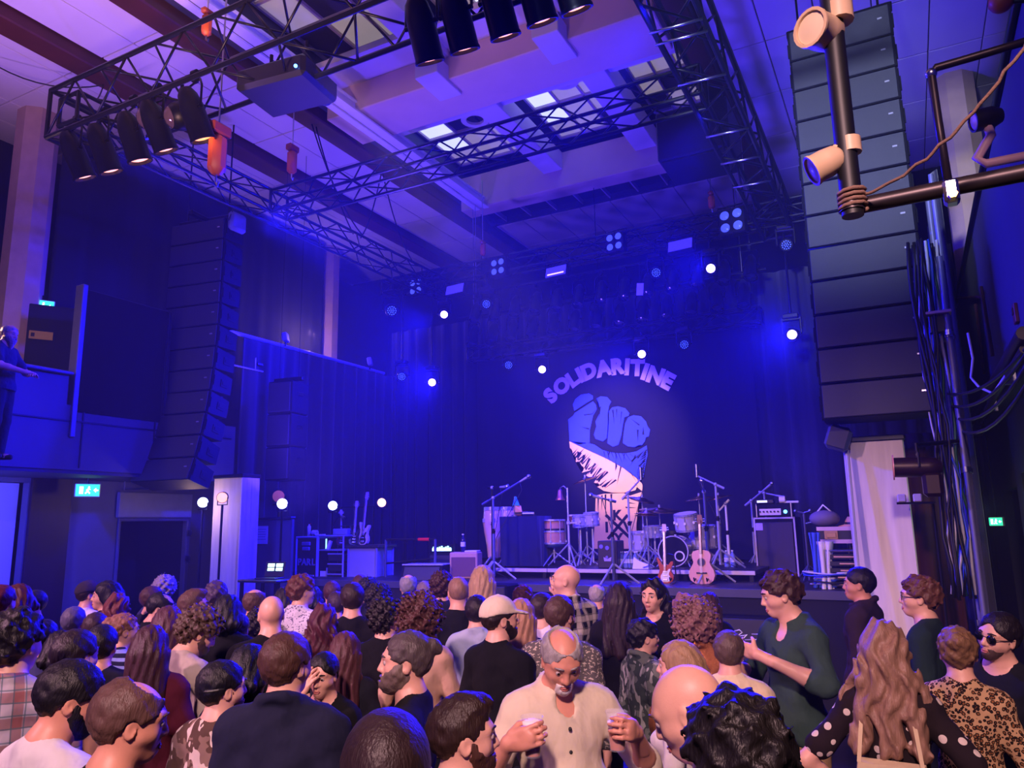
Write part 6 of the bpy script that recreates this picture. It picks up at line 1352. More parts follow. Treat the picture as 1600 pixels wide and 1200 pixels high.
def hand_prims(g, W, d, n, curl, sg):
    n = n - d * (n @ d); n /= np.linalg.norm(n)
    wv = np.cross(d, n) * sg           # towards the thumb
    if wv @ wv == 0: wv = np.array((1., 0, 0))
    c = W + d * .055
    rot = np.stack([wv, d, n])
    g.el(c, (.041, .058, .019), k=.012, rot=rot)
    g.rc(W + d * .018 + wv * .018, W + d * .075 + wv * .028, .016, .014, k=.012)
    g.rc(W + d * .018 - wv * .018, W + d * .075 - wv * .026, .015, .013, k=.012)
    for i, (off, L) in enumerate(((.030, .92), (.010, 1.), (-.011, .94), (-.030, .75))):
        p = W + d * (.094 - abs(off) * .18) + wv * off
        a = curl * .6 + .06 * i; v = d + wv * off * 2.0
        for s_, (ln, r1, r2) in enumerate(((.043, .0098, .0090), (.027, .0090, .0084), (.022, .0084, .0070))):
            q = p + (v * math.cos(a) + n * math.sin(a)) * ln * L
            g.rc(p, q, r1, r2, k=.004); p = q; a += curl * (1.0 if s_ == 0 else .75)
    p = W + d * .022 + wv * .030
    tv = d * .62 + wv * (.75 - curl * .35) + n * (.25 + curl * .55); tv /= np.linalg.norm(tv)
    q = p + tv * .042; g.rc(p, q, .0145, .0115, k=.010)
    tv2 = d * .85 + wv * (.30 - curl * .35) + n * (.25 + curl * .5); tv2 /= np.linalg.norm(tv2)
    g.rc(q, q + tv2 * .034, .0112, .0085, k=.004)
    return g
def head_prims(g, fem=False, jaw=1.0, nose=1.0):
    H = dict(head=True)
    g.el((0, -.012, 1.662), (.0735, .094, .088), k=.02, **H)                  # skull
    g.el((0, .030, 1.650), (.064, .060, .062), k=.03, **H)                    # forehead and upper face
    g.el((0, .022, 1.592), (.057 * jaw, .068, .062), k=.03, **H)              # jaw
    g.rc((0, .066, 1.552), (0, .060, 1.556), .026 * jaw, k=.025, **H)         # chin
    g.sym('rc', (.040, .056, 1.612), (.052, .030, 1.606), .021, .017, k=.025, **H)   # cheekbones
    g.sym('rc', (.014, .087, 1.664), (.046, .070, 1.663), .0105 if not fem else .008, .009, k=.016, **H)   # brow
    g.sym('el', (.0315, .0975, 1.642), (.0165, .012, .0095), k=.010, op=1, **H)   # eye sockets
    g.rc((0, .088, 1.654), (0, .107 * nose, 1.612), .0085, .0115, k=.012, **H)      # nose
    g.sym('rc', (.011, .093, 1.606), (.012, .096, 1.608), .0085, k=.007, **H)
    g.rc((0, .083, 1.580), (0, .083, 1.568), .0165, k=.016, **H)                # mouth mound
    g.rc((-.020, .0925, 1.5745), (.020, .0925, 1.5745), .0032, k=.005, op=1, **H)   # mouth line
    for sg in (-1, 1):
        g.el((.0745 * sg, -.008, 1.628), (.0085, .019, .031), k=.008, rot=np.array(Matrix.Rotation(.3 * sg, 3, 'Z') @ Matrix.Rotation(-.15, 3, 'X')), **H)
        g.el((.083 * sg, -.001, 1.631), (.0065, .009, .017), k=.006, op=1, **H)
    return g
def neck_prims(g, Rm, thick=1.0):
    top = fr(Rm, (0, -.012, 1.585)) if Rm is not None else np.array((0, -.012, 1.585))
    g.rc((0, -.022, 1.43), top, .060 * thick, .054 * thick, k=.03)
    g.sym('rc', (.02, -.035, 1.50), (.13, -.025, 1.425), .040, .045, k=.05)
    return g
def torso_prims(g, w=1.0, fem=False, belly=0., infl=0.):
    i = infl
    g.el((0, 0, .955), (.168 * (1.03 if fem else 1) + i, .118 + i, .125 + i), k=.05)
    g.el((0, .004 + belly * .03, 1.10), ((.128 if fem else .146) * (1 + .35 * belly) + i, .102 + .05 * belly + i, .15), k=.06)
    g.el((0, -.004, 1.285), (.160 * w + i, .112 + i, .165 + i * .5), k=.05)
    g.rc((-.135 * w, -.012, 1.392), (.135 * w, -.012, 1.392), .062 + i, k=.05)
    if fem: g.sym('el', (.072, .085, 1.275), (.062 + i * .5, .052 + i * .5, .058), k=.03)
    return g
def arm_prims(g, al, ar, w=1.0, frac=2.0, infl=0., thick=1.0):
    """frac: how far the sleeve or the arm goes; 1 the elbow, 2 the wrist"""
    for pose, sg in ((al, -1), (ar, 1)):
        E_, W_, d, n, c = arm(pose, sg); S_ = SH(sg, w)
        f1 = min(frac, 1.0)
        g.rc(S_, S_, .060 * thick + infl, k=.03)
        g.rc(S_, S_ + (E_ - S_) * f1, .054 * thick + infl, (.054 + (.043 - .054) * f1) * thick + infl * (1.0 if frac > 1 else 1.25), k=.025)
        if frac > 1:
            f2 = min(frac - 1, 1.0); tip = E_ + (W_ - E_) * f2
            mid = E_ + (W_ - E_) * min(.3, f2)
            g.rc(E_, mid, .043 * thick + infl, .044 * thick + infl, k=.02)
            g.rc(mid, tip, .044 * thick + infl, (.044 + (.027 - .044) * f2) * thick + infl * (.9 if infl else 1), k=.02)
    return g
def body_mesh(Rm, al, ar, w, fem, belly, hq, jaw):
    key = ('body', None if Rm is None else Rm.round(3).tobytes(), str(al), str(ar), w, fem, belly, hq, jaw)
    if key in _cache: return _cache[key]
    g = G(Rm); torso_prims(g, w, fem, belly); arm_prims(g, al, ar, w, thick=.86 if fem else 1.0); neck_prims(g, Rm, .9 if fem else 1.05); 
    g.sym('rc', (.090, .0, .90), (.098, .012, .50), .088, .056, k=.04)
    g.sym('rc', (.098, .005, .50), (.100, -.025, .10), .055, .036, k=.02)
    g.sym('el', (.100, .04, .045), (.042, .115, .04), k=.03)
    hp = len(g.p)
    head_prims(g, fem, jaw)
    pts = [arm(al, -1), arm(ar, 1)]
    xw = max(.36, max(abs(q[1][0]) for q in pts) + .08, max(abs(q[0][0]) for q in pts) + .08)
    yh = max(.22, max(q[1][1] for q in pts) + .1); zt = max(1.47, max(max(q[0][2], q[1][2]) for q in pts) + .07)
    hh = {3: .0062, 2: .0085, 1: .0115}[hq]
    parts = []
    hc = fr(Rm, (0, .0, 1.64)) if Rm is not None else np.array((0, 0, 1.64))
    parts.append(surfnet(*g.grid(hc - (.125, .15, .155), hc + (.125, .15, .13), hh)))
    gt = G(Rm); gt.p = g.p[:hp]
    parts.append(surfnet(*gt.grid((-xw, -.19, .76), (xw, yh, zt if zt > 1.47 else 1.50), .019 if hq > 1 else .024)))
    parts.append(surfnet(*gt.grid((-.22, -.19, -.02), (.22, .2, .80), .03, .045)))
    for pose, sg in ((al, -1), (ar, 1)):
        E_, W_, d, n, c = arm(pose, sg)
        gh = G(); gh.rc(E_ + (W_ - E_) * .55, W_, .037, .0275, k=.01); gh.rc(W_, W_ + d * .03, .027, .024, k=.015); hand_prims(gh, W_, d, n, c, sg)
        cc = W_ + d * .07; e = .13
        hv = {3: .0052, 2: .007, 1: .008}[hq]
        parts.append(surfnet(*gh.grid(cc - e, cc + e, hv)))
    _cache[key] = qmesh('body', parts, m_skin)
    return _cache[key]
def shirt_mesh(al, ar, w, fem, belly, sleeve, style, seed, hem, Rm):
    key = ('shirt', str(al), str(ar), w, fem, belly, sleeve, style, seed, hem)
    if key in _cache: return _cache[key]
    g = G(); i = .014 if style == 'tee' else .018
    if style in ('jacket', 'hoodie'): i = .026
    torso_prims(g, w, fem, belly, i)
    if hem < .9: g.el((0, 0, .90), (.178 + i, .128 + i, .14), k=.06)
    arm_prims(g, al, ar, w, {'short': .72, 'long': 1.93, 'none': .12, 'elbow': 1.15, 'half': .55}[sleeve], i * .95, .86 if fem else 1.0)
    g.sym('rc', (.040 if style != 'tank' else .09, -.034, 1.488 if style != 'tank' else 1.46), (.135, -.025, 1.428), .040 + i * .8, .046 + i * .8, k=.05)
    if style != 'tank': g.rc((0, -.050, 1.42), (0, -.048, 1.468), .058 + i * .5, .048 + i * .5, k=.05)
    if style in ('shirt', 'polo'):
        for q in range(10):
            a0, a1 = (2 * math.pi * (q + .7 + e) / 11.4 + math.pi / 2 for e in (0, 1))
            f = lambda a: (math.cos(a) * .072, math.sin(a) * .074 - .020, 1.502 - .026 * math.sin(a))
            g.rc(f(a0), f(a1), .016, k=.010)
    if style == 'jacket':
        for q in range(12):
            a0, a1 = (2 * math.pi * q_ / 12 for q_ in (q, q + 1))
            f = lambda a: (math.cos(a) * .080, math.sin(a) * .082 - .022, 1.512 - .030 * math.sin(a))
            g.rc(f(a0), f(a1), .022, k=.015)
    if style == 'hoodie':
        g.el((0, -.115, 1.425), (.125, .062, .075), k=.03)
        g.el((0, -.085, 1.50), (.072, .05, .045), k=.02, op=1)
        for q in range(12):
            a0, a1 = (2 * math.pi * q_ / 12 for q_ in (q, q + 1))
            f = lambda a: (math.cos(a) * .090, math.sin(a) * .092 - .024, 1.490 - .022 * math.sin(a))
            g.rc(f(a0), f(a1), .027, k=.02)
    pts = [arm(al, -1), arm(ar, 1)]
    xw = max(.37, max(abs(q[0][0]) for q in pts) + .1, max(abs(q[1][0]) for q in pts) + .07); zt = max(1.58, max(max(q[0][2], q[1][2]) for q in pts) + .1)
    yh = max(.24, max(max(q[0][1], q[1][1]) for q in pts) + .09)
    xs, ys, zs, D = g.grid((-xw, -.23, hem - .03), (xw, yh, zt), .0155)
    D = D + wob(xs, ys, zs, 17, .0050 if style == 'tee' else .0065, seed) + wob(xs, ys, zs, 38, .0024, seed + 3)
    D = np.maximum(D, (hem - zs)[None, None, :])
    if style in ('shirt', 'polo'):   # a shallow open placket down the front
        X = xs[:, None, None]; Y = ys[None, :, None]; Z = zs[None, None, :]
        D = np.maximum(D, -(np.sqrt((X) ** 2 + (Y - .075) ** 2 + ((Z - 1.46) * .6) ** 2) - .045))
    elif style != 'jacket' and style != 'hoodie':
        X = xs[:, None, None]; Y = ys[None, :, None]; Z = zs[None, None, :]
        D = np.maximum(D, -(np.sqrt(X ** 2 + ((Y - .03) * .9) ** 2 + ((Z - 1.505) * 1.25) ** 2) - (.071 if style != 'tank' else .115)))
    _cache[key] = qmesh('shirt', [surfnet(xs, ys, zs, D)], m_skin)
    return _cache[key]
def trousers_mesh(kind):
    key = ('trousers', kind)
    if key in _cache: return _cache[key]
    g = G(); g.el((0, 0, .965), (.176, .128, .12), k=.05)
    s = .0 if kind == 'slim' else .014
    g.sym('rc', (.090, .0, .90), (.098, .012, .50), .102 + s * .4, .070 + s, k=.04)
    g.sym('rc', (.098, .010, .50), (.100, -.015, .10), .070 + s, .056 + s, k=.02)
    xs, ys, zs, D = g.grid((-.24, -.2, .04), (.24, .2, 1.05), .022, .028)
    D = D + wob(xs, ys, zs, 19, .004, 2); D = np.maximum(D, np.maximum(.075 - zs, zs - 1.03)[None, None, :])
    _cache[key] = qmesh('trousers', [surfnet(xs, ys, zs, D)], m_skin); return _cache[key]
def shoe_mesh():
    if 'shoe' in _cache: return _cache['shoe']
    g = G(); g.rc((0, -.05, .05), (0, .0, .06), .045, .045, k=.03); g.rc((0, .0, .04), (0, .12, .032), .045, .036, k=.04); g.rc((0, -.05, .06), (0, -.05, .11), .042, .045, k=.03)
    xs, ys, zs, D = g.grid((-.08, -.13, -.02), (.08, .20, .16), .016)
    D = np.maximum(D, np.maximum(.0 - zs, zs - .125)[None, None, :])
    _cache['shoe'] = qmesh('shoe', [surfnet(xs, ys, zs, D)], m_skin); return _cache['shoe']
# ---- hair, in the head's frame (origin at PIV); all cached per style
def hair_mesh(style, hq=2):
    key = ('hair', style, hq)
    if key in _cache: return _cache[key]
    h = {3: .0075, 2: .010, 1: .013}[hq]
    g = G(); c = (0, -.014, 1.664); e = .012; f_, a_ = 95, .003; lo, hi = (-.15, -.2, 1.45), (.15, .16, 1.82)
    low_back, low_side, cut = 1.565, 1.615, True
    long_ = style.startswith('long') or style in ('bob', 'wavy')
    if style == 'buzz': e = .0055; a_ = .001
    if long_: e = .020
    if style in ('short', 'thin', 'grey'): e = .0160; a_ = .0026; f_ = 85
    if style == 'messy': e = .024; f_, a_ = 70, .0085
    if style == 'quiff': e = .010
    if style == 'curly': e = .036; f_, a_ = 88, .016; low_back = 1.545; low_side = 1.60
    if style == 'afro': e = .05; f_, a_ = 110, .010; low_back = 1.55; low_side = 1.60
    if style == 'bigcurly': e = .058; f_, a_ = 72, .022; low_back = 1.50; low_side = 1.54; lo, hi = (-.2, -.24, 1.42), (.2, .2, 1.86)
    if style == 'fade': e = .007; low_side = 1.60
    if style in ('bun', 'manbun', 'updo'): e = .013
    g.el(c, (.0735 + e, .094 + e, .088 + e), k=.02)
    if style in ('quiff', 'fade'): g.el((0, .028, 1.738), (.058, .072, .032), k=.03)
    if style == 'ring':      # bald crown with a short fringe round the sides
        pass
    if style == 'manbun':
        g.el((0, -.115, 1.70), (.034, .032, .032), k=.012); g.el((0, -.135, 1.685), (.02, .022, .025), k=.01); low_side = 1.61; a_ = .003
    if style == 'bun': g.el((0, -.115, 1.655), (.042, .036, .042), k=.014)
    if style == 'updo': g.el((0, -.10, 1.70), (.048, .042, .040), k=.02); a_ = .006; f_ = 80
    if style == 'pony': g.rc((0, -.105, 1.67), (0, -.15, 1.60), .03, .034, k=.015); g.rc((0, -.15, 1.60), (0, -.135, 1.45), .034, .014, k=.02); lo = (-.15, -.24, 1.40)
    if long_:
        bot = {'long': 1.34, 'longer': 1.20, 'longcurly': 1.30, 'longwide': 1.24, 'bob': 1.53, 'wavy': 1.20, 'long_red': 1.27}.get(style, 1.34)
        wd = {'wavy': .165, 'longcurly': .13, 'longwide': .13}.get(style, .092)
        g.el((0, -.030, 1.60), (.088, .088, .14), k=.03)
        g.rc((0, -.085, 1.62), (0, -.125, bot + .05), .07, .045, k=.04)
        g.sym('rc', (.045, -.075, 1.60), (wd * .75, -.115, bot + .06), .058, .040, k=.04)
        g.sym('rc', (.070, -.035, 1.61), (wd, -.05, max(bot + .06, 1.43)), .034, .026, k=.03)
        low_back = bot - .05; low_side = bot; lo = (-.22, -.24, bot - .06); hi = (.22, .16, 1.82)
        f_, a_ = (60, .010) if style in ('longcurly', 'wavy') else (75, .005)
    xs, ys, zs, D = g.grid(lo, hi, h if not long_ else max(h, .0095))
    X = xs[:, None, None]; Y = ys[None, :, None]; Z = zs[None, None, :]
    if long_ and style not in ('longcurly', 'wavy'):
        D = D + a_ * np.sin(150 * X + 3 * np.sin(14 * Z)) * np.sin(60 * Y + 1) + .4 * a_ * np.sin(260 * X + 12 * Z)
    elif long_: D = D + a_ * np.sin(85 * X + 2.2 * np.sin(24 * Z + 9 * X)) * np.sin(48 * Y + 1.5 * np.sin(20 * Z)) * 1.3 + .45 * a_ * np.sin(150 * X + 3 * np.sin(26 * Z + 2)) + .4 * a_ * np.sin(42 * Z + 30 * X)
    else: D = D + wob(xs, ys, zs, f_, a_, 1) + wob(xs, ys, zs, f_ * 1.9, a_ * .4, 5)
    # hairline: cut the face and what lies under it
    face = np.sqrt((X / .074) ** 2 + ((Y - .098) / .068) ** 2 + ((Z - 1.612) / .100) ** 2)
    D = np.maximum(D, (1 - face + .10 * np.sin(70 * X + 2) * np.sin(60 * Z) * (0 if style == 'buzz' else 1)) * .06)
    lowline = np.where(Y > -.035, low_side + (Y + .035) * .5, low_back + 0 * Y) if not long_ else low_back + 0 * Y
    D = np.maximum(D, (lowline - Z))
    if not long_:
        ear = np.sqrt((Y + .004) ** 2 / .024 ** 2 + (Z - 1.622) ** 2 / .032 ** 2) + 0 * X
        D = np.maximum(D, (1 - ear) * .025)
    else:
        inner = np.sqrt((X / .068) ** 2 + ((Y - .05) / .085) ** 2 + ((np.clip(Z, 1.40, 1.62) - Z) / .05) ** 2)
        D = np.maximum(D, (1 - inner) * .06)
    if style in ('thin', 'ring'):   # receding front or crown
        crown = np.sqrt((X / .066) ** 2 + ((Y - (.04 if style == 'thin' else .0)) / (.075 if style == 'thin' else .098)) ** 2 + ((Z - 1.76) / .062) ** 2)
        D = np.maximum(D, (1 - crown) * .05)
    if style.startswith('undercap'): D = np.maximum(D, Z - 1.676 - .2 * np.minimum(Y + .03, 0) * 0)
    me = qmesh('hair', [surfnet(xs, ys, zs, D)], m_skin)
    me.transform(Matrix.Translation(Vector(-PIV)))
    _cache[key] = me; return me
def beard_mesh(kind):
    key = ('beard', kind)
    if key in _cache: return _cache[key]
    e = {'stubble': .0035, 'short': .007, 'full': .014, 'long': .018, 'goatee': .006}[kind]
    g = G(); g.el((0, .022, 1.592), (.057 + e, .068 + e, .062 + e), k=.03); g.rc((0, .066, 1.552), (0, .060, 1.556), .026 + e, k=.025); g.rc((0, .083, 1.58), (0, .083, 1.568), .0165 + e * .8, k=.016)
    g.sym('rc', (.052, .03, 1.606), (.060, .012, 1.64), .017 + e, .012 + e * .4, k=.02)
    if kind == 'long': g.rc((0, .075, 1.54), (0, .085, 1.46), .045, .022, k=.03)
    xs, ys, zs, D = g.grid((-.11, -.05, 1.40), (.11, .15, 1.68), .0075)
    X = xs[:, None, None]; Y = ys[None, :, None]; Z = zs[None, None, :]
    D = D + wob(xs, ys, zs, 120, min(.003, e * .2), 4)
    D = np.maximum(D, Z - (1.588 + np.maximum(0, np.abs(X) - .030) * 1.6 + 0 * Y))
    if kind == 'goatee': D = np.maximum(D, np.abs(X) - .034 + 0 * Y)
    lips = np.sqrt((X / .023) ** 2 + ((Y - .10) / .02) ** 2 + ((Z - 1.574) / .0095) ** 2)
    D = np.maximum(D, (1 - lips) * .01)
    me = qmesh('beard', [surfnet(xs, ys, zs, D)], m_skin); me.transform(Matrix.Translation(Vector(-PIV)))
    _cache[key] = me; return me
def small(key, fn):
    if key not in _cache:
        b = MB(PIV); fn(b); _cache[key] = b.mesh(key, m_skin, smooth=True)
    return _cache[key]
def cap_mesh():
    if 'cap' in _cache: return _cache['cap']
    g = G(); g.el((0, -.012, 1.668), (.092, .113, .106), k=.02)
    xs, ys, zs, D = g.grid((-.13, -.15, 1.62), (.13, .25, 1.80), .009)
    D = np.maximum(D, (1.672 - .10 * ys[None, :, None] * 0 + .25 * np.minimum(ys + .03, 0)[None, :, None]) - zs[None, None, :] - 0 * xs[:, None, None])
    g2 = G(); g2.el((0, .085, 1.680), (.076, .098, .012), k=.01, rot=np.array(Matrix.Rotation(.22, 3, 'X')))
    xs2, ys2, zs2, D2 = g2.grid((-.13, -.15, 1.62), (.13, .25, 1.80), .009)
    D = smin(D, D2[:D.shape[0], :D.shape[1], :D.shape[2]], .01)
    g3 = G(); g3.el((0, -.012, 1.772), (.011, .011, .008), k=.004); D = smin(D, g3.grid((-.13, -.15, 1.62), (.13, .25, 1.80), .009)[3], .006)
    me = qmesh('cap', [surfnet(xs, ys, zs, D)], m_skin); me.transform(Matrix.Translation(Vector(-PIV)))
    _cache['cap'] = me; return me
def glasses(parent, hm, lens, framecol, sun=False):
    def fb(b):
        for sg in (-1, 1):
            pts = [(sg * .034 + .024 * math.cos(a), .099 - .02 * abs(math.cos(a) * .3 + sg * .2) ** 2, 1.642 + .018 * math.sin(a)) for a in [2 * math.pi * i / 14 for i in range(14)]]
            b.tube(pts, .0022, 5, closed=True)
            b.tube([(sg * .058, .092, 1.646), (sg * .074, .05, 1.646), (sg * .079, -.01, 1.642)], .0022, 5)
        b.tube([(-.010, .101, 1.647), (.010, .101, 1.647)], .0022, 5)
    def lb(b):
        for sg in (-1, 1): b.lathe([(.0, .0), (.023, .0), (.023, .0015), (0, .0015)], (sg * .034, .0985, 1.642), (sg * .15, 1, 0), 12)
    o = inst('glasses', small('glasses', fb), parent, mats=framecol); o.matrix_local = hm
    l = inst('lens', small('glass_lens', lb), o, mats=lens)
    return o
# ---- cloth patterns (Object coordinates are the person's own, in metres)
def pat(kind, *cols, s=1.0, name=None):
    nm = name or ('cloth_' + kind + '_' + '_'.join(c.strip('#') for c in cols) + str(s))
    if nm in _MC: return _MC[nm]
    t = NT(nm); t.b.inputs['Roughness'].default_value = .85; t.b.inputs['Specular IOR Level'].default_value = .2
    x, y, z = t.xyz(); c = [rgba(q) for q in cols]
    def band(v, per, frac): return t.math('LESS_THAN', t.math('FRACT', t.math('MULTIPLY', v, 1 / per)), frac)
    weave = t.noise(900, 2)
    if kind == 'plain':
        n = t.noise(5, 3); o = t.mix(n, tuple(q * .82 for q in c[0][:3]) + (1,), tuple(min(1, q * 1.15) for q in c[0][:3]) + (1,))
    elif kind == 'stripes': o = t.mix(band(z, .05 * s, .45), c[0], c[1])
    elif kind == 'plaid':
        u = t.math('ADD', x, t.math('MULTIPLY', y, .6))
        o = t.mix(t.math('MULTIPLY', band(u, .09 * s, .45), .62), c[0], c[1]); o = t.mix(t.math('MULTIPLY', band(z, .09 * s, .45), .62), o, c[1])
        o = t.mix(t.math('MULTIPLY', band(u, .045 * s, .12), .7), o, c[2]); o = t.mix(t.math('MULTIPLY', band(z, .045 * s, .12), .7), o, c[2])
    elif kind == 'dots':
        v = t.n('ShaderNodeTexVoronoi'); v.inputs['Scale'].default_value = 16 / s; v.inputs['Randomness'].default_value = .55; t.l(t.coord(), v.inputs['Vector'])
        o = t.mix(t.math('LESS_THAN', v.outputs['Distance'], .27), c[0], c[1])
    elif kind == 'leopard':
        v = t.n('ShaderNodeTexVoronoi'); v.inputs['Scale'].default_value = 58 / s; t.l(t.coord(), v.inputs['Vector'])
        d = t.math('ADD', v.outputs['Distance'], t.math('MULTIPLY', t.math('SUBTRACT', t.noise(90, 2), .5), .45))
        o = t.mix(t.math('LESS_THAN', d, .52), c[0], c[1]); o = t.mix(t.math('LESS_THAN', d, .27), o, c[2])
    elif kind == 'camo':
        o = t.mix(t.math('GREATER_THAN', t.noise(14 / s, 2), .52), c[0], c[1]); o = t.mix(t.math('GREATER_THAN', t.noise(19 / s, 1, t.coord((1.3, 1.1, .6))), .60), o, c[2])
    elif kind == 'heather':
        o = t.mix(t.math('GREATER_THAN', t.noise(120 / s, 2, t.coord((1, 1, 2.2))), .52), c[0], c[1])
    elif kind == 'speckle':
        o = t.mix(t.math('GREATER_THAN', t.noise(55 / s, 1, t.coord((1, 1, 1.6))), .60), c[0], c[1])
    elif kind == 'sequin':
        o = t.mix(t.noise(160, 1), c[0], c[1]); t.b.inputs['Roughness'].default_value = .18; t.b.inputs['Metallic'].default_value = .7
    t.base(o)
    t.bump(t.math('ADD', t.math('MULTIPLY', weave, .10), t.noise(9, 3, t.coord((1, 1, .55)), .6)), .75, .035)
    _MC[nm] = t.m; return t.m
def hairmat(col):
    nm = 'hair_' + col.strip('#')
    if nm in _MC: return _MC[nm]
    t = NT(nm); c = lin(col); n = t.noise(60, 3, t.coord((1, 1, .25)))
    t.base(t.mix(n, tuple(q * .55 for q in c) + (1,), tuple(min(1, q * 1.35) for q in c) + (1,)))
    t.b.inputs['Roughness'].default_value = .5; t.b.inputs['Specular IOR Level'].default_value = .35
    t.bump(t.noise(150, 2, t.coord((1, 1, .2))), .6, .006); _MC[nm] = t.m; return t.m
def skinmat(col):
    nm = 'skin_' + col.strip('#')
    if nm in _MC: return _MC[nm]
    t = NT(nm); c = lin(col); n = t.noise(22, 3)
    t.base(t.mix(n, (c[0] * .90, c[1] * .82, c[2] * .82, 1), (min(1, c[0] * 1.05), c[1] * 1.08, c[2] * 1.05, 1)))
    t.b.inputs['Roughness'].default_value = .45; t.b.inputs['Specular IOR Level'].default_value = .4
    t.bump(t.noise(220, 2), .15, .002); _MC[nm] = t.m; return t.m
m_skin = skinmat('#d9a58c')
def eyemat():
    if 'eye' in _MC: return _MC['eye']
    t = NT('eye'); x, y, z = t.xyz()
    t.base(t.mix(t.math('GREATER_THAN', y, .0088), rgba('#b4a49c'), rgba('#20140f'))); t.b.inputs['Roughness'].default_value = .1
    _MC['eye'] = t.m; return t.m
def eye_mesh():
    if 'eye' not in _cache:
        b = MB(); b.sphere((0, 0, 0), .0110, 10, 7); _cache['eye'] = b.mesh('eye', eyemat(), True)
    return _cache['eye']
SK = {'p': '#d8a68e', 'r': '#cf9278', 't': '#b98060', 'd': '#7a4c38'}
PEOPLE = []
class Spec:
    pass
def person(u, v, hpx, face, label, **kw):
    q = Spec(); q.a = (u, v, hpx, face, label); q.k = kw; PEOPLE.append(q)
    if kw.get('fem'): kw['w'] = min(kw.get('w', 1.0), .96) * .86
    q.Rm = rotm(kw.get('hyaw', 0), kw.get('pitch', 0), kw.get('roll', 0))
    q.top = fr(q.Rm, (0, -.015, 1.752 + (0 if kw.get('hair') in ('bald', 'buzz', 'ring', None) else .012)))
    q.d = FPX * .238 / hpx; q.near = hpx
    r = P(u, v, d=1.0) - Vector((0, 0, CZ)); q.ray = r; dz = kw.get('dz', FLOOR)
    if r.z < 0: q.d = FPX * .238 * (CZ - dz) / q.top[2] / (hpx - FPX * .238 * r.z / q.top[2])
    lo, hi = (.85, 1.06) if kw.get('fem') else (.87, 1.10)
    lo = kw.get('smin_', lo); hi = kw.get('smax', hi)
    ds = sorted(((lo * q.top[2] + dz - CZ) / r.z, (hi * q.top[2] + dz - CZ) / r.z)); q.lo, q.hi = ds if r.z < 0 else (q.d, q.d)
    q.d = min(max(q.d, q.lo), q.hi)
    q.lo = max(q.lo, q.d * (.97 if hpx > 60 else .92)); q.hi = min(q.hi, q.d * (1.07 if hpx > 60 else 1.15))
    if kw.get('dist'): q.d = q.lo = q.hi = kw['dist']
    return q
def relax(R=.46, it=260):
    for _ in range(it):
        moved = False
        for i, a in enumerate(PEOPLE):
            for c in PEOPLE[i + 1:]:
                pa, pc = a.ray * a.d, c.ray * c.d; dx, dy = pa.x - pc.x, pa.y - pc.y; dist = math.hypot(dx, dy)
                if dist < R and abs(a.k.get('dz', FLOOR) - c.k.get('dz', FLOOR)) < .1:
                    far, nr = (a, c) if a.d >= c.d else (c, a); st = .02 + (R - dist) * .12
                    wf = 1.0 if far.near < 90 else .3; wn = 1.0 if nr.near < 70 else .25
                    far.d = min(far.d + st * wf, far.hi); nr.d = max(nr.d - st * wn, nr.lo); moved = True
        if not moved: break
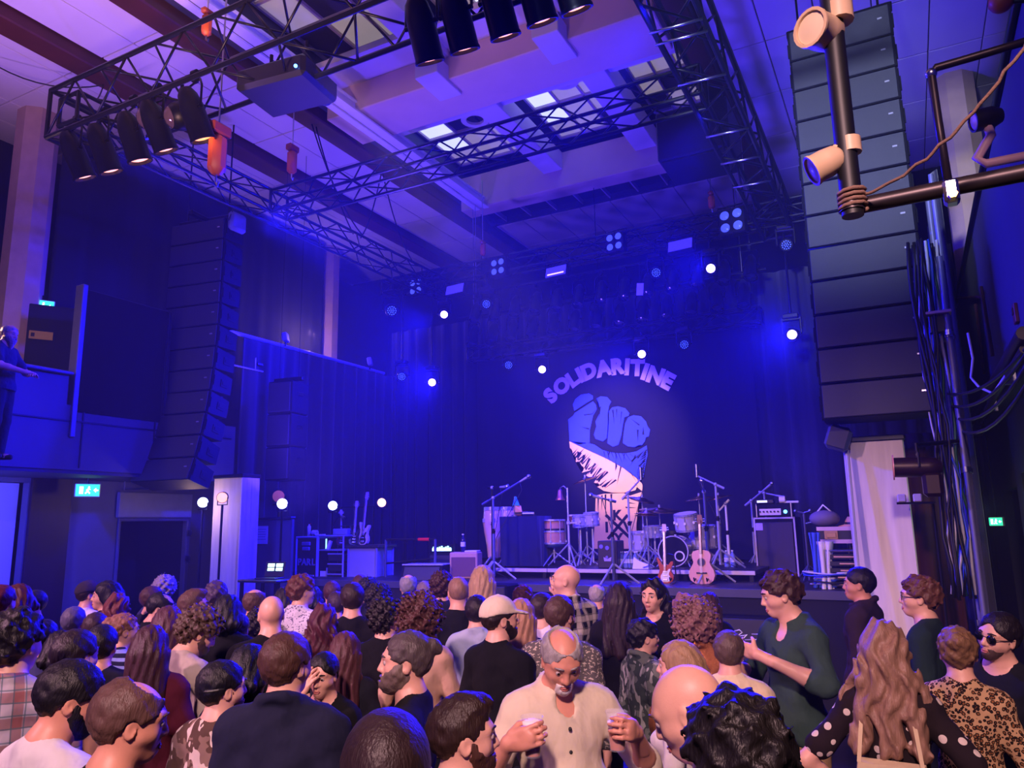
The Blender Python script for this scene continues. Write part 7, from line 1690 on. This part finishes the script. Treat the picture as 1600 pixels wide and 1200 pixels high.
def build_person(q, u, v, hpx, face, label, hair='short', hc='#2a1c16', shirt=('plain', '#141418'), sleeve='short', style='tee', hyaw=0, pitch=0, roll=0, al='hang', ar='hang',
           skin='p', w=1.0, fem=False, belly=0., beard=None, glass=None, cap=None, hq=2, hem=.88, trs='#1c2030', jaw=1.0, group=None, lean=0., seed=None, smin_=.90, smax=1.10, bc=None, dz=FLOOR, dist=None):
    Rm, top = q.Rm, q.top
    pt = Vector(_C) + q.ray * q.d
    s = (pt.z - dz) / top[2]
    az = math.atan2(pt.y, pt.x); th = az - R_(face) - math.pi / 2
    off = Matrix.Rotation(th, 3, 'Z') @ Vector((top[0] * s, top[1] * s, 0))
    loc = Vector((pt.x, pt.y, dz)) - off
    root = thing('person', label, 'person', loc, th, group, s)
    me = body_mesh(Rm, al, ar, w, fem, belly, hq, jaw)
    sm = skinmat(SK.get(skin, skin))
    inst('body', me, root, mats=sm)
    sd = seed if seed is not None else int(u) % 7
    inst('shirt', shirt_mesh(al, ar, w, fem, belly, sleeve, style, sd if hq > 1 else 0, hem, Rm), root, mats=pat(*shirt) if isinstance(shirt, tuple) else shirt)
    inst('trousers', trousers_mesh('loose' if w >= 1 else 'slim'), root, mats=pat('plain', trs))
    for sg in (-1, 1): inst('shoe', shoe_mesh(), root, (.1 * sg, .01, 0), (0, 0, -.12 * sg), mats=m_rubber)
    hm = Matrix.Translation(Vector(PIV)) @ Matrix([list(r) for r in Rm]).to_4x4()
    hmat = hairmat(hc)
    if cap: hair = 'undercap'
    if hair and hair != 'bald':
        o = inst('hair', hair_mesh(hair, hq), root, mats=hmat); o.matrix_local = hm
    if beard:
        o = inst('beard', beard_mesh(beard), root, mats=hairmat(bc or hc)); o.matrix_local = hm
    for sg in (-1, 1):
        o = inst('eye', eye_mesh(), root); o.matrix_local = hm @ Matrix.Translation(Vector((.0315 * sg, .0818, 1.6420)) - Vector(PIV))
    def br(b):
        b.tube([(.014, .0985, 1.6655), (.030, .0965, 1.6705), (.048, .082, 1.6655)], [.0035, .0042, .0022], 6)
    def br2(b):
        b.tube([(-.014, .0985, 1.6655), (-.030, .0965, 1.6705), (-.048, .082, 1.6655)], [.0035, .0042, .0022], 6)
    def lp(b):
        b.tube([(-.021, .0935, 1.5745), (-.010, .0995, 1.5785), (0, .1005, 1.5775), (.010, .0995, 1.5785), (.021, .0935, 1.5745)], [.0015, .0042, .0040, .0042, .0015], 6)
        b.tube([(-.020, .0930, 1.5735), (-.010, .0985, 1.5690), (0, .0995, 1.5680), (.010, .0985, 1.5690), (.020, .0930, 1.5735)], [.0015, .0048, .0052, .0048, .0015], 6)
    if hq > 1 or abs(face) > 50:
        for kk, ff in (('eyebrow', br), ('eyebrow_b', br2)):
            o = inst('eyebrow', small(kk, ff), root, mats=hairmat(hc if hair != 'bald' else '#5a4436')); o.matrix_local = hm
        o = inst('lips', small('lips', lp), root, mats=M('lip_colour', '#a8625a', .45)); o.matrix_local = hm
    if glass:
        lens = M('sunglass_lens', '#0a0a0c', .08) if glass == 'sun' else M('clear_lens', '#ffffff', .05, alpha=.15)
        glasses(root, hm, lens, M('spectacle_frame', '#15120f', .3))
    if cap:
        o = inst('cap', cap_mesh(), root, mats=pat('plain', cap)); o.matrix_local = hm
    q.root = root
    return root
# ------------------------------------------------------------------ the crowd
m_cup = M('cup_clear_plastic', '#f4f6ff', .08, 0, .02, 4, alpha=.10)
m_beer = M('beer_amber', '#b8602a', .12, 0, .1, 6)
m_foam = M('beer_foam', '#f6ead8', .8, 0, .05, 20)
def cup(spec, sg, pose, lab, fill=.62, s=1.):
    root = spec.root; E_, W_, d, n, c = arm(pose, sg); n = n - d * (n @ d); n /= np.linalg.norm(n)
    loc = Vector(W_ + d * .075 + n * .052)
    bpy.context.view_layer.update()
    p = root.matrix_world @ loc
    t = thing('beer_cup', lab, 'cup', p - Vector((0, 0, .075)), 0, None, s)
    b = MB(); b.lathe([(0, 0), (.030, 0), (.040, .135), (.043, .136), (.043, .140), (.038, .138), (.028, .004), (0, .004)], n=20); b.build('cup_wall', m_cup, t, 40)
    h = .13 * fill; r = .028 + .010 * fill
    b = MB(); b.lathe([(0, .005), (.0275, .005), (r, h), (0, h)], n=18); b.build('beer', m_beer, t, 40)
    b = MB(); b.lathe([(0, h), (r, h), (r + .002, h + .022), (r * .6, h + .027), (0, h + .026)], n=18); b.build('foam', m_foam, t, True)
    return t
PL = 'plain'
K = '#121216'
pp = person
# ---- nearest figures
beer = pp(880, 990, 92, 157, 'person in a cream open shirt looking down, a beer in each hand', hair='ring', hc='#9a9490', shirt=('plain', '#e2d4b4'), sleeve='elbow', style='shirt', hyaw=10, pitch=30, al='cheers', ar='cheers_out', skin='r', w=1.06, belly=.7, beard='goatee', bc='#d8d0c8', glass=None, hq=3, trs='#2a3350')
b1 = pp(1050, 1042, 136, -75, 'large bald person in a white shirt leaning forward, back of the bare head towards us', hair='bald', hc='#4a3a30', shirt=('plain', '#e6e2e0'), sleeve='short', style='tee', pitch=28, ar='hang', al='hold', skin='p', w=1.1, belly=.4, hq=3)
b2 = pp(1150, 1086, 196, -20, 'person with a thick dark mop of hair seen from behind at the bottom edge', hair='messy', hc='#14100f', shirt=('plain', '#17171b'), sleeve='short', hq=3, hyaw=-5)
b3 = pp(604, 1112, 210, 5, 'person with close-cropped dark hair seen from behind at the bottom edge', hair='buzz', hc='#2a1c1c', shirt=('plain', '#1c1a2a'), sleeve='short', hq=3)
b4 = pp(716, 1086, 118, 68, 'person with a swept dark quiff, shaved sides and short beard facing right', hair='quiff', hc='#2c1c16', shirt=('plain', '#1a1a26'), sleeve='short', hq=3, beard='short', bc='#4a2e24', skin='p', hyaw=12)
b5 = pp(640, 985, 88, -82, 'smiling bearded person with a small bun, in a black tee facing left', hair='manbun', hc='#4a4040', shirt=('plain', K), sleeve='short', hq=3, beard='full', bc='#6a5a50', skin='p', w=1.06, hyaw=-6)
b6 = pp(446, 988, 92, 22, 'person with short brown hair in a navy jacket, back turned', hair='short', hc='#4a3028', shirt=('plain', '#20223a'), sleeve='long', style='jacket', hq=3, w=1.08, hyaw=20)
b7 = pp(505, 1020, 62, -150, 'black-haired person covering the eyes with a hand, tattooed neck, black tee', hair='short', hc='#0e0c12', shirt=('plain', K), sleeve='short', hq=3, pitch=8, al='hold', ar='face', skin='p', hyaw=-8, smin_=.80)
b8 = pp(212, 1058, 122, 72, 'balding person with thin hair in a black tee facing right at the lower left', hair='thin', hc='#5a4038', shirt=('plain', '#101014'), sleeve='short', hq=3, skin='r', hyaw=10, pitch=10, w=1.08)
b9 = pp(128, 1032, 108, 60, 'dark-haired bearded person in a white tee looking down to the right', hair='short', hc='#120e14', shirt=('plain', '#e2dcd8'), sleeve='short', hq=3, beard='short', skin='r', hyaw=25, pitch=18)
b10 = pp(118, 984, 84, 40, 'person in a beige hooded sweatshirt with dark hair, back turned', hair='short', hc='#20161c', shirt=('plain', '#c09a68'), sleeve='long', style='hoodie', hq=3, hyaw=10)
b11 = pp(24, 955, 92, 25, 'dark-haired person in a plaid flannel shirt of red, grey and white at the left edge', hair='messy', hc='#17121a', shirt=('plaid', '#b8b0b0', '#8a4038', '#4a6a70'), sleeve='long', style='shirt', hq=3, hyaw=15, w=1.1)
b12 = pp(345, 1032, 82, 42, 'dark-haired person with a head strap in a brown camouflage shirt', hair='short', hc='#0e0c14', shirt=('camo', '#5a4438', '#8a7060', '#d8c8b4'), sleeve='long', style='tee', hq=3, hyaw=25, beard='stubble', bc='#3a2a28')
b13 = pp(1376, 972, 82, 6, 'person with very long wavy fair hair, dotted dark blouse and canvas backpack', hair='wavy', hc='#8e6c58', shirt=('dots', '#241a1e', '#e0d0c0', ), sleeve='short', style='tee', hq=3, fem=True, w=.96, al='hip', ar='hip')
b14 = pp(1492, 978, 78, 5, 'person in a leopard-print blouse with fair hair pinned up, back turned', hair='updo', hc='#7a5a3c', shirt=('leopard', '#c8a274', '#20140e', '#8a5c34'), sleeve='long', style='tee', hq=3, fem=True, w=.98, hyaw=-8)
b15 = pp(1566, 957, 78, -152, 'smiling person in sunglasses and dark clothes at the right edge', hair='short', hc='#191216', shirt=('plain', '#15161e'), sleeve='long', style='tee', hq=3, glass='sun', beard='stubble', roll=-12, hyaw=10, bc='#4a3832')
b16 = pp(1212, 893, 66, -128, 'person in a dark green shirt and tan trousers holding a cup, turned left', hair='messy', hc='#3a241c', shirt=('plain', '#33483f'), sleeve='elbow', style='polo', hq=3, trs='#b89468', hyaw=30, pitch=14, al='chest', ar='hold_high', skin='p')
b17 = pp(1137, 985, 62, 5, 'grey-brown short-haired person in a cream top, back turned', hair='short', hc='#5a4840', shirt=('plain', '#ead8ac'), sleeve='short', style='tee', hq=3, w=1.04)
b18 = pp(1062, 1002, 70, -70, 'person with straight fair hair tied back, profile to the left', hair='bob', hc='#9a7a58', shirt=('plain', '#d8d0c8'), sleeve='short', style='tee', hq=3, fem=True, hyaw=-12)
b19 = pp(1437, 901, 60, -80, 'person in glasses with a brown fringe, dark green tee, facing left', hair='messy', hc='#5a3626', shirt=('plain', '#1c2e28'), sleeve='short', style='tee', hq=3, glass='clear', hyaw=-8)
b20 = pp(1343, 886, 50, -75, 'person with neat dark hair in a dark brown jacket facing left', hair='short', hc='#1a1310', shirt=('plain', '#2c1e24'), sleeve='long', style='jacket', hq=2, hyaw=-10, skin='r')
# ---- centre
c1 = pp(887, 882, 56, -38, 'tall bald person in a black and white checked shirt looking left', hair='bald', hc='#4a3a30', shirt=('plaid', '#141418', '#e0d4c0', '#8a8478'), sleeve='long', style='shirt', hq=3, hyaw=-42, w=1.04, smax=1.16)
c2 = pp(873, 930, 60, 18, 'person with cropped brown hair in a grey mottled pullover, back turned', hair='short', hc='#4a342c', shirt=('speckle', '#5e5a54', '#c8bca4'), sleeve='long', style='tee', hq=3, hyaw=18, w=1.12, beard='short')
c3 = pp(777, 932, 62, 45, 'person in a cream baseball cap and black tee turned right', hair='short', hc='#241a18', shirt=('plain', '#0e0e14'), sleeve='short', style='tee', hq=3, cap='#e6d6b8', hyaw=25, beard='short', w=1.06)
c4 = pp(745, 930, 54, 10, 'dark-haired person in a pale blue shirt, behind the cream cap', hair='short', hc='#1a1218', shirt=('plain', '#aab6cc'), sleeve='long', style='shirt', hq=2)
c5 = pp(716, 902, 50, -8, 'shaven-headed person in a black tee, back turned, near the stage', hair='buzz', hc='#8a6a58', shirt=('plain', K), sleeve='short', style='tee', hq=2, w=1.06)
c6 = pp(754, 884, 50, 8, 'person with long light hair in a grey top, back turned, before the tan amplifier', hair='long', hc='#a88868', shirt=('heather', '#8a8494', '#b8b0bc'), sleeve='short', style='tee', fem=True, w=.92)
c7 = pp(656, 938, 62, 10, 'person with a big mass of red-brown curls and a beige tee', hair='bigcurly', hc='#4a2c28', shirt=('plain', '#c8a288'), sleeve='short', style='tee', hq=3, fem=True, al='hang')
c8 = pp(602, 938, 58, 25, 'person with dark curls in a wide black tee, back turned', hair='curly', hc='#1a1214', shirt=('plain', '#101016'), sleeve='short', style='tee', hq=3, hyaw=22, w=1.12)
c9 = pp(551, 910, 54, 4, 'person with dark brown hair in a black tee, back turned, before the flight case', hair='short', hc='#2a1a18', shirt=('plain', '#131118'), sleeve='short', style='tee', hq=2, w=1.08)
c10 = pp(591, 916, 48, 15, 'curly dark-haired person with a white collar beside the black tee', hair='curly', hc='#191219', shirt=('plain', '#16161c'), sleeve='short', style='polo')
c11 = pp(638, 925, 44, 0, 'jet black haired head just behind the red-brown curls', hair='short', hc='#0c0a12', shirt=('plain', '#1a1a24'), sleeve='short')
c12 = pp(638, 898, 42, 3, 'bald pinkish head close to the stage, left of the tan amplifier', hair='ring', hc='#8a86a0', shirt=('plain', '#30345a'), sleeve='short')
c13 = pp(663, 908, 40, -5, 'short fair-haired person right of the bald pinkish head', hair='short', hc='#7a6a78', shirt=('plain', '#2c2c48'), sleeve='short')
c14 = pp(690, 896, 44, 0, 'person with a round dark head of hair close to the tan amplifier', hair='curly', hc='#3a1e18', shirt=('plain', '#20203a'), sleeve='short')
c15 = pp(563, 898, 40, 0, 'red-brown haired head in front of the grey flight case', hair='short', hc='#4a241c', shirt=('plain', '#28243a'), sleeve='short')
c16 = pp(817, 916, 44, 20, 'auburn-haired person raising a hand beside the front-fill speaker', hair='messy', hc='#4a2018', shirt=('plain', '#4a3a6a'), sleeve='short', ar='up', fem=True)
c17 = pp(814, 936, 54, 5, 'person with straight light brown hair in a striped top', hair='long', hc='#a07858', shirt=('stripes', '#e0d8d0', '#26203a'), sleeve='short', fem=True, w=.92)
c18 = pp(846, 926, 54, 20, 'dark-haired person in a plain white tee behind the mottled pullover', hair='short', hc='#2a1c1c', shirt=('plain', '#ece6f2'), sleeve='short', hyaw=15)
c19 = pp(932, 913, 36, 8, 'small bald head near the stage, right of the checked shirt', hair='ring', hc='#a8a0a8', shirt=('plain', '#4a4478'), sleeve='short')
c20 = pp(967, 910, 54, 3, 'person with very long dark wavy hair in black, back turned', hair='longwide', hc='#24161a', shirt=('plain', '#0e0c14'), sleeve='long', style='jacket', fem=True)
c21 = pp(1021, 905, 52, -140, 'smiling dark-curled person in a black tee turned towards us', hair='longcurly', hc='#181018', shirt=('plain', K), sleeve='short', hq=3, fem=True, hyaw=-12, w=.92, ar='hold')
c22 = pp(1067, 928, 46, -30, 'person with reddish grey waves near the front-fill speaker', hair='longcurly', hc='#8a6068', shirt=('plain', '#5a3a4a'), sleeve='short', fem=True)
c23 = pp(1084, 945, 53, 0, 'person with frizzy grey-pink curls in a shiny bronze jacket', hair='bigcurly', hc='#7a5654', shirt=('sequin', '#8a4a28', '#d89058'), sleeve='long', style='jacket', hq=3, fem=True)
c24 = pp(1108, 926, 42, 0, 'brown long-haired person in the dark by the front-fill speaker', hair='long', hc='#3a2018', shirt=('plain', '#14121a'), sleeve='short', fem=True)
c25 = pp(1002, 968, 48, 60, 'dark-clothed person half hidden behind the beers, turned right', hair='messy', hc='#16121a', shirt=('camo', '#3a4440', '#6a7068', '#9a9c94'), sleeve='long', style='jacket', hyaw=10, smin_=.82)
c26 = pp(540, 988, 64, 10, 'person with long straight red-brown hair, back turned', hair='long_red', hc='#4c2a2c', shirt=('plain', '#20202c'), sleeve='long', fem=True, hq=2)
# ---- left half
d1 = pp(425, 931, 58, -4, 'bald person in a black tee, back of the smooth head towards us', hair='bald', hc='#4a3a30', shirt=('plain', '#0f0f16'), sleeve='short', hq=3, w=1.08)
d2 = pp(398, 921, 50, 22, 'balding bearded person in a washed plaid shirt, turned right', hair='ring', hc='#5a4038', shirt=('plaid', '#9a8a78', '#a86a58', '#5a6a60'), sleeve='short', style='shirt', beard='full', bc='#3a2420', hyaw=22, w=1.06)
d3 = pp(470, 899, 48, 40, 'red-haired person in a white patterned shirt, turned right', hair='messy', hc='#5a3226', shirt=('speckle', '#dcd6e6', '#6a6488'), sleeve='elbow', style='shirt', hyaw=25)
d4 = pp(489, 917, 44, 10, 'dark-haired person in dark clothes right of the white patterned shirt', hair='bob', hc='#17131f', shirt=('plain', '#1c1a30'), sleeve='short', fem=True)
d5 = pp(519, 908, 42, 0, 'brown-haired head in front of the tool case', hair='short', hc='#4a2a2c', shirt=('plain', '#2c2a58'), sleeve='short')
d6 = pp(526, 924, 44, -12, 'short-haired person in a blue-grey top before the tool case', hair='short', hc='#3a2834', shirt=('plain', '#46486e'), sleeve='short', fem=True)
d7 = pp(325, 955, 60, 55, 'curly fair-haired person in a grey tee with a dark strap, looking down at a phone', hair='curly', hc='#4e3a34', shirt=('plain', '#b8aca0'), sleeve='short', hq=3, pitch=28, hyaw=22, ar='phone', beard='short')
d8 = pp(264, 948, 58, 8, 'person with long smooth brown hair, back turned, left of the phone', hair='long', hc='#4a2a38', shirt=('plain', '#1e1c30'), sleeve='long', fem=True)
d9 = pp(236, 978, 72, 8, 'person with long chestnut hair in a maroon jacket, back turned', hair='longer', hc='#3a2028', shirt=('plain', '#5a1c30'), sleeve='long', style='jacket', hq=3, fem=True)
d10 = pp(192, 958, 54, 62, 'person with pinned curls in a navy striped top, profile to the right', hair='updo', hc='#8a6050', shirt=('stripes', '#1c1e40', '#8a98e0'), sleeve='short', hq=3, fem=True, hyaw=15, w=.92)
d11 = pp(390, 1008, 80, 20, 'person with black hair to the collar beside the navy jacket', hair='bob', hc='#0c0c18', shirt=('plain', '#16162a'), sleeve='long', hq=2, hyaw=10)
d12 = pp(300, 921, 50, 62, 'person with shaved sides looking right past the glasses wearer', hair='fade', hc='#5a4038', shirt=('plain', '#6a2030'), sleeve='short', hyaw=18, skin='r')
d13 = pp(259, 926, 48, 82, 'person with a high forehead and black glasses looking down to the right', hair='thin', hc='#181420', shirt=('plain', '#141422'), sleeve='short', glass='clear', pitch=20, hyaw=20)
d14 = pp(237, 916, 44, 55, 'brown-haired person behind the one with black glasses', hair='short', hc='#4a302c', shirt=('plain', '#1a1a2c'), sleeve='short', hyaw=15)
d15 = pp(258, 902, 44, 10, 'person in a pale knitted hat before the dark doorway', hair='curly', hc='#8a8098', shirt=('plain', '#343458'), sleeve='short')
d16 = pp(338, 909, 48, 8, 'person with tousled hair under the blue-white side lamp', hair='messy', hc='#4a3a58', shirt=('plain', '#26244a'), sleeve='short')
d17 = pp(356, 930, 52, 12, 'dark-haired person before the left white column', hair='bob', hc='#12101e', shirt=('plain', '#12121e'), sleeve='short', fem=True)
d18 = pp(372, 958, 46, 15, 'person in a black and white striped top beside the plaid shirt', hair='short', hc='#2a2030', shirt=('stripes', '#ded8e4', '#1a1a2c'), sleeve='short', smin_=.86)
d19 = pp(138, 908, 46, 58, 'person in a dark and white cap lifting a cup, white tee', hair='short', hc='#2a1c1c', shirt=('plain', '#e4e2ee'), sleeve='short', cap='#38303c', hyaw=20, ar='hold_high')
d20 = pp(170, 908, 46, -35, 'dark-haired pale-faced person right of the two-tone cap', hair='long', hc='#14101e', shirt=('plain', '#1a1830'), sleeve='short', fem=True, hyaw=-50)
d21 = pp(184, 928, 46, 15, 'person with wavy red-brown hair behind the pinned curls', hair='longcurly', hc='#6a3434', shirt=('plain', '#241f3a'), sleeve='short', fem=True)
d22 = pp(116, 948, 50, 25, 'grey-haired person behind the hooded sweatshirt', hair='short', hc='#5a5470', shirt=('plain', '#2c2c40'), sleeve='short')
d23 = pp(150, 957, 52, 20, 'brown-haired person between the grey head and the pinned curls', hair='short', hc='#3a2830', shirt=('plain', '#3a3a50'), sleeve='short')
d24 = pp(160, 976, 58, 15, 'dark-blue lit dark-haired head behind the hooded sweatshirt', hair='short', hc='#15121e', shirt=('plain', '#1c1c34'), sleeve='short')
d25 = pp(31, 913, 48, -20, 'person with dark red hair and bare shoulders by the dark column', hair='bob', hc='#4a1a1c', shirt=('plain', '#2a1a24'), sleeve='none', style='tank', fem=True, hyaw=-10)
d26 = pp(56, 922, 39, -120, 'pale-faced person by the dark column, looking our way', hair='short', hc='#17121a', shirt=('plain', '#1e1c30'), sleeve='short')
d27 = pp(4, 914, 48, 30, 'red-haired person cut by the left edge', hair='short', hc='#5a1c1c', shirt=('plain', '#3a2838'), sleeve='short', ar='hold_high')
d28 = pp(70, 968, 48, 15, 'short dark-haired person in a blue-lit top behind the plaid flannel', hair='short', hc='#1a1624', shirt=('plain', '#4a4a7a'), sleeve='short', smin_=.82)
d29 = pp(445, 918, 44, 8, 'dark bob-haired head right of the bald head', hair='bob', hc='#1a1420', shirt=('plain', '#1c1c38'), sleeve='short', fem=True)
d30 = pp(96, 986, 56, 10, 'dark-haired person left of the hooded sweatshirt', hair='bob', hc='#15101c', shirt=('plain', '#1a1a28'), sleeve='short', fem=True)
d31 = pp(575, 905, 40, 0, 'dark-haired head in front of the grey flight case, right of the red-brown head', hair='curly', hc='#1c1622', shirt=('plain', '#22223e'), sleeve='short')
d32 = pp(404, 955, 46, 20, 'curly dark head between the plaid shirt and the bald head', hair='curly', hc='#1a141c', shirt=('plain', '#1c1c2c'), sleeve='short', smin_=.86)
d33 = pp(505, 945, 50, 5, 'person with long dark red hair before the white patterned shirt', hair='longcurly', hc='#4a2028', shirt=('plain', '#241e36'), sleeve='short', fem=True)
# ---- the lighting operator on the left balcony
e1 = pp(18, 508, 58, 122, 'bearded bald-headed person leaning over the ledge of the left balcony', hair='ring', hc='#9a8a90', shirt=('plain', '#2a2c48'), sleeve='short', al='lean', ar='lean', beard='long', bc='#8a7080', hyaw=10, pitch=15, dz=3.08, dist=9.35)
relax()
for q in PEOPLE: build_person(q, *q.a, **q.k)
bpy.context.view_layer.update()
# cups in hands
cup(beer, -1, 'cheers', 'foaming amber beer held up by the cream shirt wearer, nearer the checked shirt', .62)
cup(beer, 1, 'cheers_out', 'pale beer held up by the cream shirt wearer before the mottled pullover', .78)
cup(b16, 1, 'hold_high', 'clear cup held by the person in the dark green shirt', .5)
cup(d19, 1, 'hold_high', 'clear cup lifted by the person in the two-tone cap', .4)
# a forearm and a cup at the bottom edge belong to the big bald person
cup(b1, -1, 'hold', 'tall clear cup of dark beer with white foam at the bottom edge', .6)
cup(b7, -1, 'hold', 'almost empty clear cup beside the navy jacket', .2)
# small belongings worn or carried: parts of their wearers
def strap(root, pts, w_, m, name='strap'):
    b = MB(); pts = [Vector(p) for p in pts]
    vs = []; fs = []
    for i, p in enumerate(pts):
        q = pts[min(i + 1, len(pts) - 1)] - pts[max(i - 1, 0)]; s_ = q.cross(Vector((0, 1, 0))).normalized() * w_
        vs += [p - s_, p + s_, p + s_ + Vector((0, .006 if p.y > 0 else -.006, 0)), p - s_ + Vector((0, .006 if p.y > 0 else -.006, 0))]
    for i in range(len(pts) - 1):
        for k in range(4): fs.append((i * 4 + k, i * 4 + (k + 1) % 4, i * 4 + 4 + (k + 1) % 4, i * 4 + 4 + k))
    b.add(vs, fs); return b.build(name, m, root)
m_canvas = pat('plain', '#dcc49a')
t = thing('backpack', 'flat cream canvas backpack with thin straps on the dotted blouse', 'backpack', (0, 0, 0))
bpy.context.view_layer.update(); t.matrix_world = b13.root.matrix_world.copy()
b = MB()
vs = [(-.13, -.150, 1.22), (.13, -.150, 1.22), (.165, -.160, 1.0), (.15, -.150, .86), (-.15, -.150, .86), (-.165, -.160, 1.0), (-.125, -.195, 1.21), (.125, -.195, 1.21), (.16, -.25, 1.0), (.14, -.22, .87), (-.14, -.22, .87), (-.16, -.25, 1.0)]
b.add(vs, [(0, 1, 2, 3, 4, 5), (11, 10, 9, 8, 7, 6), (0, 6, 7, 1), (1, 7, 8, 2), (2, 8, 9, 3), (3, 9, 10, 4), (4, 10, 11, 5), (5, 11, 6, 0)]); b.build('bag', m_canvas, t, 60)
for sx in (-1, 1): strap(t, [(sx * .12, -.19, 1.21), (sx * .11, -.165, 1.30), (sx * .10, -.135, 1.39), (sx * .09, -.06, 1.485)], .008, m_canvas)
strap(d7.root, [(-.10, -.125, 1.05), (-.11, -.145, 1.25), (-.10, -.11, 1.42), (-.10, -.02, 1.485), (-.10, .08, 1.42), (-.11, .125, 1.28)], .024, m_black)
bpy.context.view_layer.update()
Eh, Wh, dh, nh, ch = arm('phone', 1); p = d7.root.matrix_world @ Vector(Wh + dh * .09 + nh / np.linalg.norm(nh) * .03)
t = thing('phone', 'lit phone in the hands of the curly fair-haired person', 'phone', p, d7.root.rotation_euler.z); b = MB(); b.box((0, 0, 0), (.075, .012, .15), (R_(-40), 0, 0), .005); b.build('case', m_black, t); b = MB(); b.box((0, -.0055, .0046), (.066, .004, .13), (R_(-40), 0, 0)); b.build('screen', M('phone_screen', '#b8c8ff', .3, emit='#a8b8ff', es=1.2), t)
b = MB(); b.tube([(.078 * math.cos(a), .10 * math.sin(a) - .012, 1.70 + .012 * math.sin(a) - .04) for a in [i * 2 * math.pi / 24 for i in range(24)]], .007, 6, closed=True); b.build('head_strap', m_black, b12.root)
b = MB(); b.tube([(-.02, .045, 1.50), (0, .055, 1.49), (.03, .04, 1.51)], .006, 5); b.build('neck_tattoo_mark', M('tattoo_ink', '#3a3038', .7), b7.root)
for i in range(5): b = MB(); b.sphere((.012, .128 + .012 * (1 if i > 1 else 0) + .006 * i * 0, 1.36 - .085 * i), .008, 8, 6); b.build('button', m_black, beer.root)
